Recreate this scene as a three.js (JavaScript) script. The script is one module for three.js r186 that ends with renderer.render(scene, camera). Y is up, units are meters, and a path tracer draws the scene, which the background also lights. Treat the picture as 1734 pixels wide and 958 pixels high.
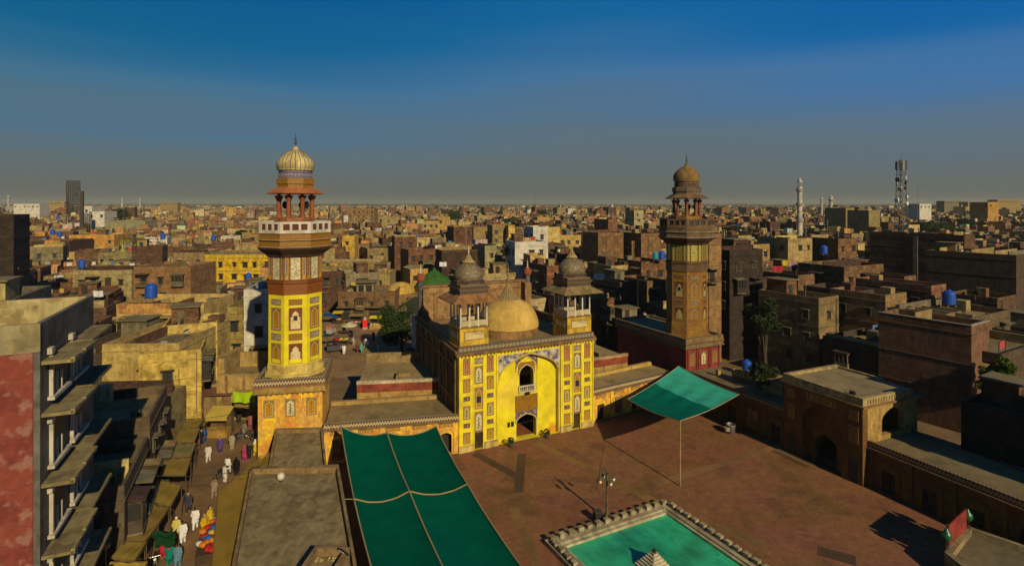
import * as THREE from 'three';
import { mergeGeometries } from 'three/addons/utils/BufferGeometryUtils.js';
import { MarchingCubes } from 'three/addons/objects/MarchingCubes.js';

// ---------------------------------------------------------------- camera, sky, sun, exposure
const scene = new THREE.Scene();
const W = 1024, H = 565;
const F = 950, CX = 867, HY = 347, CH = 25.5;           // the photograph's lens: focal length and horizon in its own pixels, eye height in metres
const camera = new THREE.PerspectiveCamera(2 * Math.atan(479 / F) * 180 / Math.PI, W / H, 0.5, 12000);
camera.position.set(0, CH, 0);
camera.setViewOffset(W, H, 0, (479 - HY) / 958 * H, W, H);   // level camera with the lens shifted down
const renderer = new THREE.WebGLRenderer({ antialias: true });
renderer.setSize(W, H);
renderer.toneMapping = THREE.LinearToneMapping;
renderer.toneMappingExposure = 1.0;
renderer.shadowMap.enabled = true;

const SUN_AZ = 34 * Math.PI / 180, SUN_EL = 32 * Math.PI / 180;   // behind the camera, to its right
const sunDir = new THREE.Vector3(Math.sin(SUN_AZ) * Math.cos(SUN_EL), Math.sin(SUN_EL), Math.cos(SUN_AZ) * Math.cos(SUN_EL));
const sun = new THREE.DirectionalLight(new THREE.Color(1, 0.83, 0.53), 4.4);
sun.position.copy(sunDir).multiplyScalar(300); sun.target.position.set(0, 0, -60);
sun.castShadow = true; sun.shadow.mapSize.set(4096, 4096); sun.shadow.radius = 1;
Object.assign(sun.shadow.camera, { left: -160, right: 160, top: 160, bottom: -160, near: 1, far: 900 });
scene.add(sun, sun.target);

function makeSky() {                                                // hazy grey-brown at the horizon, deep blue above
  const w = 512, h = 512, data = new Float32Array(w * h * 4);
  const stops = [[-90, .05, .045, .035], [-0.01, .1, .1, .08], [0, .118, .12, .096], [2.5, .118, .14, .135], [5, .106, .158, .19], [10, .054, .165, .315], [15, .006, .126, .315], [20, .0, .09, .31], [24, .0, .074, .28], [40, .003, .046, .15], [90, .003, .03, .09]];
  const puff = (x, y) => { let t = 0, a = .5, p = 6; for (let o = 0; o < 4; o++) { t += a * vnoise(x * p, y * p * 5, p, 700 + o); a *= .5; p *= 2; } return t / .94; };
  for (let y = 0; y < h; y++) {
    const e0 = ((y + .5) / h - .5) * 180;
    for (let x = 0; x < w; x++) {
      const az = ((x + .5) / w - .5) * 2 * Math.PI, dx = Math.cos(az), o = (y * w + x) * 4, n = e0 > 0 ? puff(x / w, y / h * 2) - .5 : 0;   // dx > 0: to the right of the view
      const el = e0 > 0 ? e0 * (1 - .24 * Math.exp(-Math.pow((az + 1.42) / .35, 2))) + n * 4.5 * Math.min(1, e0 / 6) : e0;   // dust hangs a little higher in the middle of the view, in uneven layers
      let i = 0; while (i < stops.length - 2 && el > stops[i + 1][0]) i++;
      const a = stops[i], b = stops[i + 1], t = THREE.MathUtils.clamp((el - a[0]) / (b[0] - a[0]), 0, 1), k = e0 > 0 ? 1 + .12 * dx * Math.min(1, e0 / 10) : 1;
      data[o] = a[1] + (b[1] - a[1]) * t; data[o + 1] = (a[2] + (b[2] - a[2]) * t) * (1 + (k - 1) * .2); data[o + 2] = (a[3] + (b[3] - a[3]) * t) * k * k; data[o + 3] = 1;
    }
  }
  const t = new THREE.DataTexture(data, w, h, THREE.RGBAFormat, THREE.FloatType);
  t.mapping = THREE.EquirectangularReflectionMapping; t.magFilter = t.minFilter = THREE.LinearFilter; t.needsUpdate = true;
  return t;
}
scene.fog = new THREE.FogExp2(new THREE.Color(.17, .17, .14), 0.00008);

// ---------------------------------------------------------------- helpers
let _s = 20240517;
const rnd = () => { _s = (_s + 0x6d2b79f5) | 0; let t = Math.imul(_s ^ (_s >>> 15), 1 | _s); t = (t + Math.imul(t ^ (t >>> 7), 61 | t)) ^ t; return ((t ^ (t >>> 14)) >>> 0) / 4294967296; };
const seed = (n) => { _s = n | 0; };
const rr = (a, b) => a + (b - a) * rnd();
const pick = (l) => l[Math.floor(rnd() * l.length)];
const R = (d) => d * Math.PI / 180;
// photograph pixel -> place: on the level h, or at the distance Z
const at = (u, v, h) => { const Z = (CH - h) * F / (v - HY); return new THREE.Vector3((u - CX) * Z / F, h, -Z); };
const atZ = (u, v, Z) => new THREE.Vector3((u - CX) * Z / F, CH - (v - HY) * Z / F, -Z);
const used = {};
function numbered(n) { const k = used[n] = (used[n] ?? -1) + 1; return k ? n + '_' + String(k).padStart(3, '0') : n; }
function tag(o, label, category, group, kind) { if (label) o.userData.label = label; if (category) o.userData.category = category; if (group) o.userData.group = group; if (kind) o.userData.kind = kind; return o; }
function thing(name, label, category, p = [0, 0, 0], turn = 0, group) {
  const o = new THREE.Group(); o.name = numbered(name); scene.add(o);
  if (p.isVector3) o.position.copy(p); else o.position.set(...p);
  o.rotation.y = turn; return tag(o, label, category, group);
}
const copyOf = (o, label, p, turn) => { const c = o.clone(); c.name = numbered(o.name.replace(/_\d{3}$/, '')); scene.add(c); if (p.isVector3) c.position.copy(p); else c.position.set(...p); if (turn !== undefined) c.rotation.y = turn; c.userData = { ...o.userData }; if (label) c.userData.label = label; return c; };

// value noise that repeats every `per` cells
const hash = (x, y, s) => { let h = Math.imul(x, 374761393) + Math.imul(y, 668265263) + Math.imul(s, 1442695041) | 0; h = Math.imul(h ^ (h >>> 13), 1274126177); return ((h ^ (h >>> 16)) >>> 0) / 4294967296; };
function vnoise(x, y, per, s) {
  const xi = Math.floor(x), yi = Math.floor(y), fx = x - xi, fy = y - yi, u = fx * fx * (3 - 2 * fx), v = fy * fy * (3 - 2 * fy), m = (a) => ((a % per) + per) % per;
  const a = hash(m(xi), m(yi), s), b = hash(m(xi + 1), m(yi), s), c = hash(m(xi), m(yi + 1), s), d = hash(m(xi + 1), m(yi + 1), s);
  return a + (b - a) * u + (c - a) * v + (a - b - c + d) * u * v;
}
function fbm(u, v, per, oct, s) { let t = 0, a = .5, n = 0; for (let o = 0; o < oct; o++) { t += a * vnoise(u * per, v * per, per, s + o); n += a; a *= .55; per *= 2; } return t / n; }
scene.background = makeSky(); scene.environment = scene.background;
const sm = (a, b, x) => { const t = Math.min(1, Math.max(0, (x - a) / (b - a))); return t * t * (3 - 2 * t); };
function dataTex(size, fn, srgb = true) {
  const d = new Uint8Array(size * size * 4);
  for (let y = 0; y < size; y++) for (let x = 0; x < size; x++) { const c = fn((x + .5) / size, (y + .5) / size), o = (y * size + x) * 4; for (let k = 0; k < 3; k++) d[o + k] = Math.max(0, Math.min(255, c[k] * 255)); d[o + 3] = 255; }
  const t = new THREE.DataTexture(d, size, size); t.wrapS = t.wrapT = THREE.RepeatWrapping; t.magFilter = THREE.LinearFilter; t.minFilter = THREE.LinearMipmapLinearFilter; t.generateMipmaps = true;
  if (srgb) t.colorSpace = THREE.SRGBColorSpace; t.needsUpdate = true; return t;
}
function canvasTex(w, h, draw) {
  const c = document.createElement('canvas'); c.width = w; c.height = h; draw(c.getContext('2d'), w, h);
  const t = new THREE.CanvasTexture(c); t.colorSpace = THREE.SRGBColorSpace; t.wrapS = t.wrapT = THREE.RepeatWrapping; t.magFilter = THREE.LinearFilter; return t;
}
const rep = (t, m) => { const c = t.clone(); c.repeat.set(1 / m, 1 / m); c.needsUpdate = true; return c; };
const T = {};
T.plaster = rep(dataTex(512, (u, v) => { const a = fbm(u, v, 5, 6, 3), b = fbm(u, v, 13, 4, 9), st = fbm(u * 1, v * .25, 24, 3, 17), k = .78 + .3 * (a - .5) + .16 * (b - .5) - .22 * sm(.56, .72, a) * sm(.4, .6, st) + .12 * (st - .5); return [k, k * (.985 - .03 * (1 - a)), k * (.95 - .1 * (1 - a))]; }), 9);
T.grime = rep(dataTex(512, (u, v) => { const a = fbm(u, v, 9, 6, 31), b = fbm(u, v, 22, 5, 37), c = sm(.52, .6, fbm(u, v, 11, 6, 41)), st = fbm(u, v * .16, 40, 3, 43); let k = .8 + .26 * (a - .5) + .24 * (b - .5) + .22 * (st - .5); k *= 1 - .13 * c; return [k, k * (.985 - .025 * c), k * (.95 - .07 * c)]; }), 9);
T.brick = rep(dataTex(1024, (u, v) => { const rows = 52, r = Math.floor(v * rows), cu = u * 16 + (r % 2) * .5, c = ((Math.floor(cu) % 16) + 16) % 16, fx = cu - Math.floor(cu), fy = v * rows - r, j = fx < .05 || fy < .14 ? 1 : 0, n = hash(c, r, 5), a = fbm(u, v, 6, 5, 51), k = (.7 + .34 * (n - .5) + .5 * (a - .5)); return j ? [k * .86, k * .82, k * .76] : [k, k * (.9 + .1 * n), k * (.86 + .1 * n)]; }), 4);
T.mud = rep(dataTex(512, (u, v) => { const a = fbm(u, v, 5, 6, 61), b = fbm(u, v, 26, 4, 67), c = sm(.54, .62, fbm(u, v, 9, 6, 71)), k = .82 + .2 * (a - .5) + .2 * (b - .5) - .07 * c; return [k, k * .985, k * (.95 - .03 * c)]; }), 13);
T.fabric = rep(dataTex(256, (u, v) => { const a = fbm(u, v, 3, 5, 81), w = .5 + .5 * Math.sin(u * 120 * Math.PI * 2) * Math.sin(v * 120 * Math.PI * 2), k = .84 + .2 * (a - .5) + .06 * w; return [k, k, k]; }), 3);
T.dust = rep(dataTex(512, (u, v) => { const a = fbm(u, v, 6, 6, 91), b = fbm(u, v, 40, 3, 95), k = .8 + .4 * (a - .5) + .16 * (b - .5); return [k, k * .98, k * .95]; }), 14);
T.rough = rep(dataTex(256, (u, v) => { const k = fbm(u, v, 16, 4, 101); return [k, k, k]; }, false), 2.5);
const matCache = {};
// mat('plaster', r, g, b): base colour in linear values under one of the textures above
function mat(tex, r, g, b, extra = {}) {
  const key = tex + [r, g, b].map((x) => x.toFixed(3)) + JSON.stringify(extra);
  if (!matCache[key]) {
    const m = new (tex === 'fabric' ? THREE.MeshPhysicalMaterial : THREE.MeshStandardMaterial)({ color: new THREE.Color().setRGB(r, g, b), roughness: .92, side: THREE.DoubleSide, ...extra });
    if (tex === 'fabric') m.specularIntensity = 0;
    if (tex && T[tex]) { m.map = T[tex]; if (tex !== 'fabric') { m.bumpMap = T.rough; m.bumpScale = .012; } }
    matCache[key] = m;
  }
  return matCache[key];
}
// collects shapes, gives them uv in metres and makes ONE named mesh of them
function metreUV(g, ox = 0, oy = 0) {
  const p = g.attributes.position, n = g.attributes.normal, uv = new Float32Array(p.count * 2);
  for (let i = 0; i < p.count; i++) {
    const ax = Math.abs(n.getX(i)), ay = Math.abs(n.getY(i)), az = Math.abs(n.getZ(i)), x = p.getX(i), y = p.getY(i), z = p.getZ(i);
    if (ay > ax && ay > az) { uv[2 * i] = x + ox; uv[2 * i + 1] = z + oy; } else if (ax > az) { uv[2 * i] = z + ox; uv[2 * i + 1] = y + oy; } else { uv[2 * i] = x + ox; uv[2 * i + 1] = y + oy; }
  }
  g.setAttribute('uv', new THREE.BufferAttribute(uv, 2)); return g;
}
const plain = (g) => { g = g.index ? g.toNonIndexed() : g; for (const k of Object.keys(g.attributes)) if (!['position', 'normal', 'uv'].includes(k)) g.deleteAttribute(k); return g; };
class MB {
  constructor(ox = 0, oy = 0) { this.l = []; this.o = [ox, oy]; }
  add(g, x = 0, y = 0, z = 0, ry = 0, rx = 0, rz = 0) { g = plain(g); if (rx) g.rotateX(rx); if (rz) g.rotateZ(rz); if (ry) g.rotateY(ry); g.translate(x, y, z); this.l.push(g); return this; }
  box(x, y, z, w, h, d, ry = 0, rx = 0, rz = 0) { return this.add(new THREE.BoxGeometry(w, h, d), x, y, z, ry, rx, rz); }             // centre
  slab(x0, x1, y0, y1, z0, z1) { return this.box((x0 + x1) / 2, (y0 + y1) / 2, (z0 + z1) / 2, x1 - x0, y1 - y0, Math.abs(z1 - z0)); }
  cyl(x, y0, z, r0, r1, h, n = 12) { return this.add(new THREE.CylinderGeometry(r1, r0, h, n), x, y0 + h / 2, z); }
  lathe(pts, n, x = 0, y = 0, z = 0, ry = 0) { return this.add(new THREE.LatheGeometry(pts.map((p) => new THREE.Vector2(...p)), n), x, y, z, ry); }
  facet(pts, n, x = 0, y = 0, z = 0, ry = 0) { const g = plain(new THREE.LatheGeometry(pts.map((p) => new THREE.Vector2(...p)), n)); g.computeVertexNormals(); return this.add(g, x, y, z, ry); }   // flat-sided
  prism(pts, y0, y1) { // pts [x, z] round the footprint
    const s = new THREE.Shape(pts.map((p) => new THREE.Vector2(p[0], -p[1]))), g = new THREE.ExtrudeGeometry(s, { depth: y1 - y0, bevelEnabled: false }); g.rotateX(-Math.PI / 2); return this.add(g, 0, y0, 0); }
  shape(s, z0, z1) { return this.add(new THREE.ExtrudeGeometry(s, { depth: z1 - z0, bevelEnabled: false, curveSegments: 10 }), 0, 0, z0); }   // drawn in x,y
  tube(pts, r, n = 6, seg) { const c = new THREE.CatmullRomCurve3(pts.map((p) => p.isVector3 ? p : new THREE.Vector3(...p)), false, 'catmullrom', .3); return this.add(new THREE.TubeGeometry(c, seg ?? Math.max(2, pts.length * 4), r, n), 0, 0, 0); }
  bar(a, b, r, n = 6) { a = a.isVector3 ? a : new THREE.Vector3(...a); b = b.isVector3 ? b : new THREE.Vector3(...b); const d = b.clone().sub(a), g = plain(new THREE.CylinderGeometry(r, r, d.length(), n)); g.applyQuaternion(new THREE.Quaternion().setFromUnitVectors(new THREE.Vector3(0, 1, 0), d.clone().normalize())); const m = a.clone().add(b).multiplyScalar(.5); g.translate(m.x, m.y, m.z); this.l.push(g); return this; }
  beam(a, b, w, h) { a = new THREE.Vector3(...a); b = new THREE.Vector3(...b); const d = b.clone().sub(a), g = plain(new THREE.BoxGeometry(w, h, d.length())); g.applyMatrix4(new THREE.Matrix4().lookAt(a, b, new THREE.Vector3(0, 1, 0))); const m = a.clone().add(b).multiplyScalar(.5); g.translate(m.x, m.y, m.z); this.l.push(g); return this; }
  geo(keepUV) { const g = mergeGeometries(this.l.map((x) => (x.attributes.uv || x.setAttribute('uv', new THREE.BufferAttribute(new Float32Array(x.attributes.position.count * 2), 2)), x))); return keepUV ? g : metreUV(g, ...this.o); }
  // every collected shape as a mesh of its own, for alike parts
  each(name, m, parent) { const a = []; for (const g of this.l) { const b = new MB(...this.o); b.l = [g]; a.push(b.build(name, m, parent)); } return a; }
  build(name, m, parent = scene, keepUV) { const o = new THREE.Mesh(this.geo(keepUV), m); o.name = parent === scene ? numbered(name) : name; o.castShadow = o.receiveShadow = true; parent.add(o); return o; }
}
const mk = (ox, oy) => new MB(ox, oy);
function mesh(name, g, m, parent = scene) { const o = new THREE.Mesh(g, m); o.name = parent === scene ? numbered(name) : name; o.castShadow = o.receiveShadow = true; parent.add(o); return o; }
const struct = (name, b, m) => tag(b.build(name, m), null, null, null, 'structure');
// four-centred pointed arch as a path; y0 foot, ys springing, ya apex
function archPath(P, cx, w, y0, ys, ya) {
  const h = w / 2, r = ya - ys;
  P.moveTo(cx - h, y0); P.lineTo(cx - h, ys); P.bezierCurveTo(cx - h, ys + r * .55, cx - h * .55, ys + r * .8, cx, ya); P.bezierCurveTo(cx + h * .55, ys + r * .8, cx + h, ys + r * .55, cx + h, ys); P.lineTo(cx + h, y0); P.lineTo(cx - h, y0); return P;
}
const rectShape = (x0, x1, y0, y1) => { const s = new THREE.Shape(); s.moveTo(x0, y0); s.lineTo(x1, y0); s.lineTo(x1, y1); s.lineTo(x0, y1); s.lineTo(x0, y0); return s; };
// ---------------------------------------------------------------- colours of the place (linear)
const C = {
  yellow: [.82, .57, .012], ochre: [.62, .4, .07], ochrePale: [.7, .52, .2], terracotta: [.4, .13, .05], redwash: [.36, .07, .035], mud: [.33, .25, .12], mudPale: [.45, .35, .18], roof: [.2, .155, .075],
  brick: [.2, .085, .04], brickDark: [.13, .065, .04], brickPale: [.3, .17, .085], tan: [.42, .31, .15], tanPale: [.55, .44, .24], grey: [.22, .19, .13], cement: [.28, .25, .17], cementDark: [.085, .085, .075], white: [.78, .76, .68], cream: [.66, .58, .36], black: [.015, .013, .012], wood: [.08, .045, .02], glass: [.03, .03, .03],
};
const pl = (c, t = 'plaster', e) => mat(t, ...c, e);
const DARK = mat('', .012, .011, .01, { roughness: .6 }), WOOD = mat('grime', ...C.wood), STEEL = mat('', .2, .19, .17, { roughness: .5, metalness: .6 });

// ---------------------------------------------------------------- ground
struct('ground', mk().add(new THREE.PlaneGeometry(12000, 4700).rotateX(-Math.PI / 2), 0, -.03, -2250), mat('dust', .25, .16, .07));
const MTH = R(26), MG = new THREE.Vector3(-5.5, 0, -57.6);                      // the mosque's own axes: x along the gateway, z towards the court
const Mx = (x, y, z) => new THREE.Vector3(x * Math.cos(MTH) + z * Math.sin(MTH), y, -x * Math.sin(MTH) + z * Math.cos(MTH)).add(MG);
const paveTex = rep(dataTex(1024, (u, v) => {
  const a = fbm(u, v, 6, 6, 201), b = fbm(u, v, 8, 6, 207), c = fbm(u, v, 60, 3, 211), cell = hash(Math.floor(u * 128), Math.floor(v * 128), 7), big = hash(Math.floor(u * 16), Math.floor(v * 16), 9), red = sm(.42, .62, a), ol = sm(.52, .7, b), st = sm(.6, .66, fbm(u, v, 14, 5, 219));
  let r = .6 - .02 * red - .04 * ol, g = .45 - .045 * red - .015 * ol, bl = .3 + .0 * red - .06 * ol, k = 1 + .2 * (a - .5) + .26 * (c - .5) + .1 * (cell - .5) + .05 * (big - .5) - .1 * st;
  const gx = (u * 64) % 1, gy = (v * 64) % 1, hx = (u * 16) % 1, hy = (v * 16) % 1; if (gx < .05 || gy < .05) k *= .94; if (hx < .02 || hy < .02) k *= .88;
  return [r * k, g * k, bl * k];
}), 26);
const courtMat = new THREE.MeshStandardMaterial({ map: paveTex, roughness: .88, bumpMap: T.rough, bumpScale: .01, color: new THREE.Color().setRGB(.62, .5, .38) });
{
  const s = new THREE.Shape(); const q = [at(760, 800, 0), at(776, 768, 0), at(1003, 715, 0), at(1125, 640, 0), at(1250, 680, 0), at(1310, 750, 0), at(1570, 838, 0), at(1760, 935, 0), new THREE.Vector3(34, 0, -12), new THREE.Vector3(-8, 0, -12), new THREE.Vector3(-19.5, 0, -50)];
  q.forEach((p, i) => i ? s.lineTo(p.x, -p.z) : s.moveTo(p.x, -p.z));
  struct('courtyard_paving', mk().add(new THREE.ShapeGeometry(s).rotateX(-Math.PI / 2), 0, .02, 0), courtMat);
}
// ---------------------------------------------------------------- glazed tile mosaics (flat print on the panels)
function sprig(c, x, y, r, col, n = 5) { c.fillStyle = col; for (let i = 0; i < n; i++) { const a = i / n * 6.283; c.beginPath(); c.arc(x + Math.cos(a) * r * .7, y + Math.sin(a) * r * .7, r * .45, 0, 7); c.fill(); } }
function vine(c, w, h, cols, n, s0, sz) {
  seed(s0);
  for (let i = 0; i < n; i++) {
    const x = rr(0, w), y = rr(0, h), a = rr(0, 6.28), r = sz * rr(.7, 1.5); c.strokeStyle = cols[0]; c.lineWidth = sz * .22; c.beginPath(); c.arc(x, y, r * 1.5, a, a + 4); c.stroke();
    sprig(c, x, y, r * .75, cols[1 + i % (cols.length - 1)]);
  }
}
const TILE = {};
TILE.spandrel = canvasTex(512, 256, (c, w, h) => { c.fillStyle = '#b9b29c'; c.fillRect(0, 0, w, h); vine(c, w, h, ['#3c3f78', '#4a4a86', '#a8803a', '#46604a', '#2e3268', '#8a4a3a'], 210, 5, 11); for (const x of [.18, .82]) { c.fillStyle = '#c99a3a'; c.beginPath(); c.arc(w * x, h * .35, 18, 0, 7); c.fill(); c.fillStyle = '#7a3a2a'; c.beginPath(); c.arc(w * x, h * .35, 9, 0, 7); c.fill(); } });
TILE.band = canvasTex(512, 64, (c, w, h) => { c.fillStyle = '#4b4038'; c.fillRect(0, 0, w, h); for (let i = 0; i < 16; i++) { c.fillStyle = '#a79a7c'; c.beginPath(); c.ellipse(i * 32 + 16, h * .52, 10, 17, 0, 0, 7); c.fill(); c.fillStyle = i % 2 ? '#6a5a30' : '#3f4a62'; c.beginPath(); c.arc(i * 32 + 16, h * .52, 6, 0, 7); c.fill(); c.fillStyle = '#8d8068'; c.fillRect(i * 32 - 2, 8, 4, h - 16); } });
TILE.zigzag = canvasTex(256, 64, (c, w, h) => { c.fillStyle = '#5a4a3c'; c.fillRect(0, 0, w, h); c.strokeStyle = '#b9aa88'; c.lineWidth = 7; for (let k = 0; k < 2; k++) { c.beginPath(); for (let i = 0; i <= 16; i++) c.lineTo(i * 16, (i % 2 ? 12 : 40) + k * 12); c.stroke(); } });
TILE.purple = canvasTex(128, 64, (c, w, h) => { c.fillStyle = '#5c4258'; c.fillRect(0, 0, w, h); vine(c, w, h, ['#8f7f86', '#a79a92', '#3a2c52'], 26, 9, 6); });
TILE.ochre = canvasTex(256, 128, (c, w, h) => { c.fillStyle = '#8a6414'; c.fillRect(0, 0, w, h); vine(c, w, h, ['#5c4410', '#b08a2a', '#6a5a1c'], 90, 13, 6); });
TILE.kashi = canvasTex(256, 128, (c, w, h) => { c.fillStyle = '#6a5f4c'; c.fillRect(0, 0, w, h); vine(c, w, h, ['#9a8e74', '#a89c80', '#4a4438', '#8a7c60'], 120, 15, 6); });
TILE.lapis = canvasTex(128, 256, (c, w, h) => { c.fillStyle = '#b48a1c'; c.fillRect(0, 0, w, h); c.fillStyle = '#18387a'; c.fillRect(w * .36, 14, w * .3, h - 60); vine(c, w, h, ['#4a5a1c', '#d0b040', '#2a4a6a'], 46, 17, 6); });
TILE.lace = canvasTex(128, 256, (c, w, h) => { c.fillStyle = '#cfc8b0'; c.fillRect(0, 0, w, h); vine(c, w, h, ['#2f7a5c', '#b04a34', '#3c8a62', '#c06a4a', '#4a5a8a'], 120, 21, 5); c.fillStyle = '#cfc8b0'; });
TILE.turq = canvasTex(128, 256, (c, w, h) => { c.fillStyle = '#a8963a'; c.fillRect(0, 0, w, h); vine(c, w, h, ['#2f7a6a', '#c8b85a', '#3a8a7a', '#5a6a2c'], 110, 23, 5); });
function archTile(border, field, plant, s0, dens = 60) {
  return canvasTex(128, 256, (c, w, h) => {
    c.fillStyle = border; c.fillRect(0, 0, w, h); c.strokeStyle = '#b8a47a'; c.lineWidth = 5; c.strokeRect(5, 5, w - 10, h - 10);
    const P = () => { c.beginPath(); c.moveTo(20, h - 14); c.lineTo(20, 80); c.bezierCurveTo(20, 40, 46, 34, w / 2, 18); c.bezierCurveTo(w - 46, 34, w - 20, 40, w - 20, 80); c.lineTo(w - 20, h - 14); c.closePath(); };
    c.fillStyle = field; P(); c.fill(); c.save(); P(); c.clip(); vine(c, w, h, plant, dens, s0, 5); c.strokeStyle = plant[0]; c.lineWidth = 8; c.beginPath(); c.moveTo(w / 2, h - 20); c.lineTo(w / 2, 60); c.stroke();
    for (let i = 0; i < 7; i++) sprig(c, w / 2 + (i % 2 ? 12 : -12), h - 50 - i * 22, 11 - i * .6, plant[1]); c.restore(); c.strokeStyle = '#d8cfae'; c.lineWidth = 5; P(); c.stroke();
  });
}
TILE.red = archTile('#7c5a3c', '#8a2c1c', ['#c89a5a', '#c8a070', '#5a1c14'], 31, 26);
TILE.white = archTile('#74623c', '#c9c2a8', ['#4a6a3a', '#2f5a34', '#8a7a9a', '#b89a5a'], 33, 40);
TILE.gold = archTile('#7a6030', '#a87c14', ['#6a5010', '#c09a30', '#7a5c14'], 35, 60);
TILE.tree = archTile('#8a7448', '#b8a468', ['#2f5a24', '#2c6a2a', '#4a7a34'], 37, 50);
TILE.merlon = canvasTex(128, 256, (c, w, h) => { c.fillStyle = '#6a3420'; c.fillRect(0, 0, w, h); c.fillStyle = '#cfc4a0'; c.beginPath(); c.moveTo(14, h - 10); c.lineTo(14, 110); c.lineTo(34, 96); c.lineTo(30, 66); c.lineTo(64, 30); c.lineTo(98, 66); c.lineTo(94, 96); c.lineTo(114, 110); c.lineTo(114, h - 10); c.fill(); vine(c, w, h, ['#6a5a3a', '#5a7a4a', '#8a3a2a'], 46, 41, 4); });
const tileMat = Object.fromEntries(Object.entries(TILE).map(([k, t]) => [k, new THREE.MeshStandardMaterial({ map: t, roughness: .45, color: new THREE.Color().setRGB(.92, .84, .62) })]));
const tileOld = Object.fromEntries(Object.entries(TILE).map(([k, t]) => [k, new THREE.MeshStandardMaterial({ map: t, roughness: .7, color: new THREE.Color().setRGB(.55, .43, .25) })]));
const metreTile = (t, w, h, col = [.9, .85, .7]) => { const c = t.clone(); c.repeat.set(1 / w, 1 / h); c.needsUpdate = true; return new THREE.MeshStandardMaterial({ map: c, roughness: .6, color: new THREE.Color().setRGB(...col) }); };
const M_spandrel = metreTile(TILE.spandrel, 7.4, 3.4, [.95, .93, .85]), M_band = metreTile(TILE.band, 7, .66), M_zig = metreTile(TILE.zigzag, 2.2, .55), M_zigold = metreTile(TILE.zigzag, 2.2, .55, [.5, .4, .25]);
const T_fresco = rep(dataTex(512, (u, v) => {                       // yellow wash, worn to red and buff in patches
  const a = fbm(u, v, 4, 6, 301), b = fbm(u, v, 7, 6, 305), c = fbm(u, v, 24, 3, 309), low = 1 - sm(.06, .3, v), red = sm(.62 - .12 * low, .7 - .1 * low, a) * (v < .35 ? .6 : .15), buff = sm(.58 - .06 * low, .66, b) * .6, k = 1 + .22 * (c - .5) + .1 * (a - .5);
  const m = (p, q, t) => p + (q - p) * t; let r = .93, g = .83, bl = .1; r = m(r, .72, red); g = m(g, .33, red); bl = m(bl, .14, red); r = m(r, .9, buff); g = m(g, .76, buff); bl = m(bl, .34, buff); return [r * k, g * k, bl * k];
}), 17);
const T_fresco2 = rep(dataTex(512, (u, v) => {                      // the same wash worn much further, on the low walls
  const a = fbm(u, v, 5, 6, 321), b = fbm(u, v, 6, 6, 325), c = fbm(u, v, 24, 3, 329), red = sm(.5, .66, a) * .55, buff = sm(.48, .6, b) * .6, k = .95 + .3 * (c - .5) + .14 * (a - .5);
  const m = (p, q, t) => p + (q - p) * t; let r = .9, g = .72, bl = .16; r = m(r, .66, red); g = m(g, .36, red); bl = m(bl, .2, red); r = m(r, .74, buff); g = m(g, .58, buff); bl = m(bl, .34, buff); return [r * k, g * k, bl * k];
}), 6);
const FM = (t, r = 1, g = 1, b = 1) => new THREE.MeshStandardMaterial({ map: t, roughness: .9, bumpMap: T.rough, bumpScale: .012, color: new THREE.Color().setRGB(r, g, b), side: THREE.DoubleSide });
const YEL = FM(T_fresco, .74, .79, .6), YEL2 = FM(T_fresco2), YEL2shade = FM(T_fresco2, .2, .155, .16), YEL2m = FM(T_fresco2, .62, .6, .6), REDW = FM(T_fresco2, .62, .3, .22), SIDE = pl([.3, .17, .055], 'grime'), SAND = pl([.46, .3, .1]), PEACH = pl([.5, .29, .11], 'grime'), DOMEM = pl([.82, .57, .15], 'plaster'), STONE = pl([.4, .3, .14], 'grime'), WHITE = pl([.9, .88, .82]), KASHI = metreTile(TILE.kashi, 2.4, 1.2, [.8, .74, .62]), PED = pl([.76, .5, .04], 'grime'), REDST = pl([.42, .13, .045]), ROOF = pl([.34, .25, .1], 'mud'), ROOFD = pl([.24, .19, .085], 'mud'), CORN = pl([.36, .2, .075], 'grime');  // right ranges and side gate: a copy of YEL2 with shade painted into its colour
// one tile panel: a glazed field in a raised frame, at (x, y) centre of a wall whose face is z
function panel(parent, x, y, z, w, h, tm, frame = CORN, ry = 0, off = [0, 0]) {
  const g = new THREE.Group(); g.name = 'tile_panel'; g.position.set(x, y, z); g.rotation.y = ry; parent.add(g);
  mesh('field', new THREE.BoxGeometry(w - .06, h - .06, .03).translate(0, 0, .012), tm, g);
  const f = .055, b = mk(); b.box(0, h / 2, .025, w + f, f, .06).box(0, -h / 2, .025, w + f, f, .06).box(-w / 2, 0, .025, f, h - f, .06).box(w / 2, 0, .025, f, h - f, .06); b.build('frame', frame, g); return g;
}
const finial = (b, x, y, z, s, n = 10) => b.lathe([[.001, 0], [.34 * s, 0], [.3 * s, .12 * s], [.14 * s, .3 * s], [.1 * s, .5 * s], [.2 * s, .62 * s], [.26 * s, .78 * s], [.2 * s, .94 * s], [.09 * s, 1.05 * s], [.08 * s, 1.2 * s], [.17 * s, 1.3 * s], [.2 * s, 1.42 * s], [.15 * s, 1.54 * s], [.06 * s, 1.64 * s], [.055 * s, 1.8 * s], [.12 * s, 1.9 * s], [.1 * s, 2.02 * s], [.035 * s, 2.15 * s], [.012, 2.7 * s], [.001, 2.72 * s]], n, x, y, z);
const ogee = (r, h, neck = .12) => { const p = []; for (let i = 0; i <= 14; i++) { const t = i / 14, a = t * Math.PI / 2; p.push([r * (i ? Math.pow(Math.cos(a), .8) * (1 + .12 * Math.sin(Math.PI * Math.min(1, t * 1.7))) : 1), h * .86 * Math.sin(a * .98)]); } p[14][0] = Math.max(p[14][0], neck); p.push([neck * .9, h * .93], [neck * .6, h]); return p; };
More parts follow.
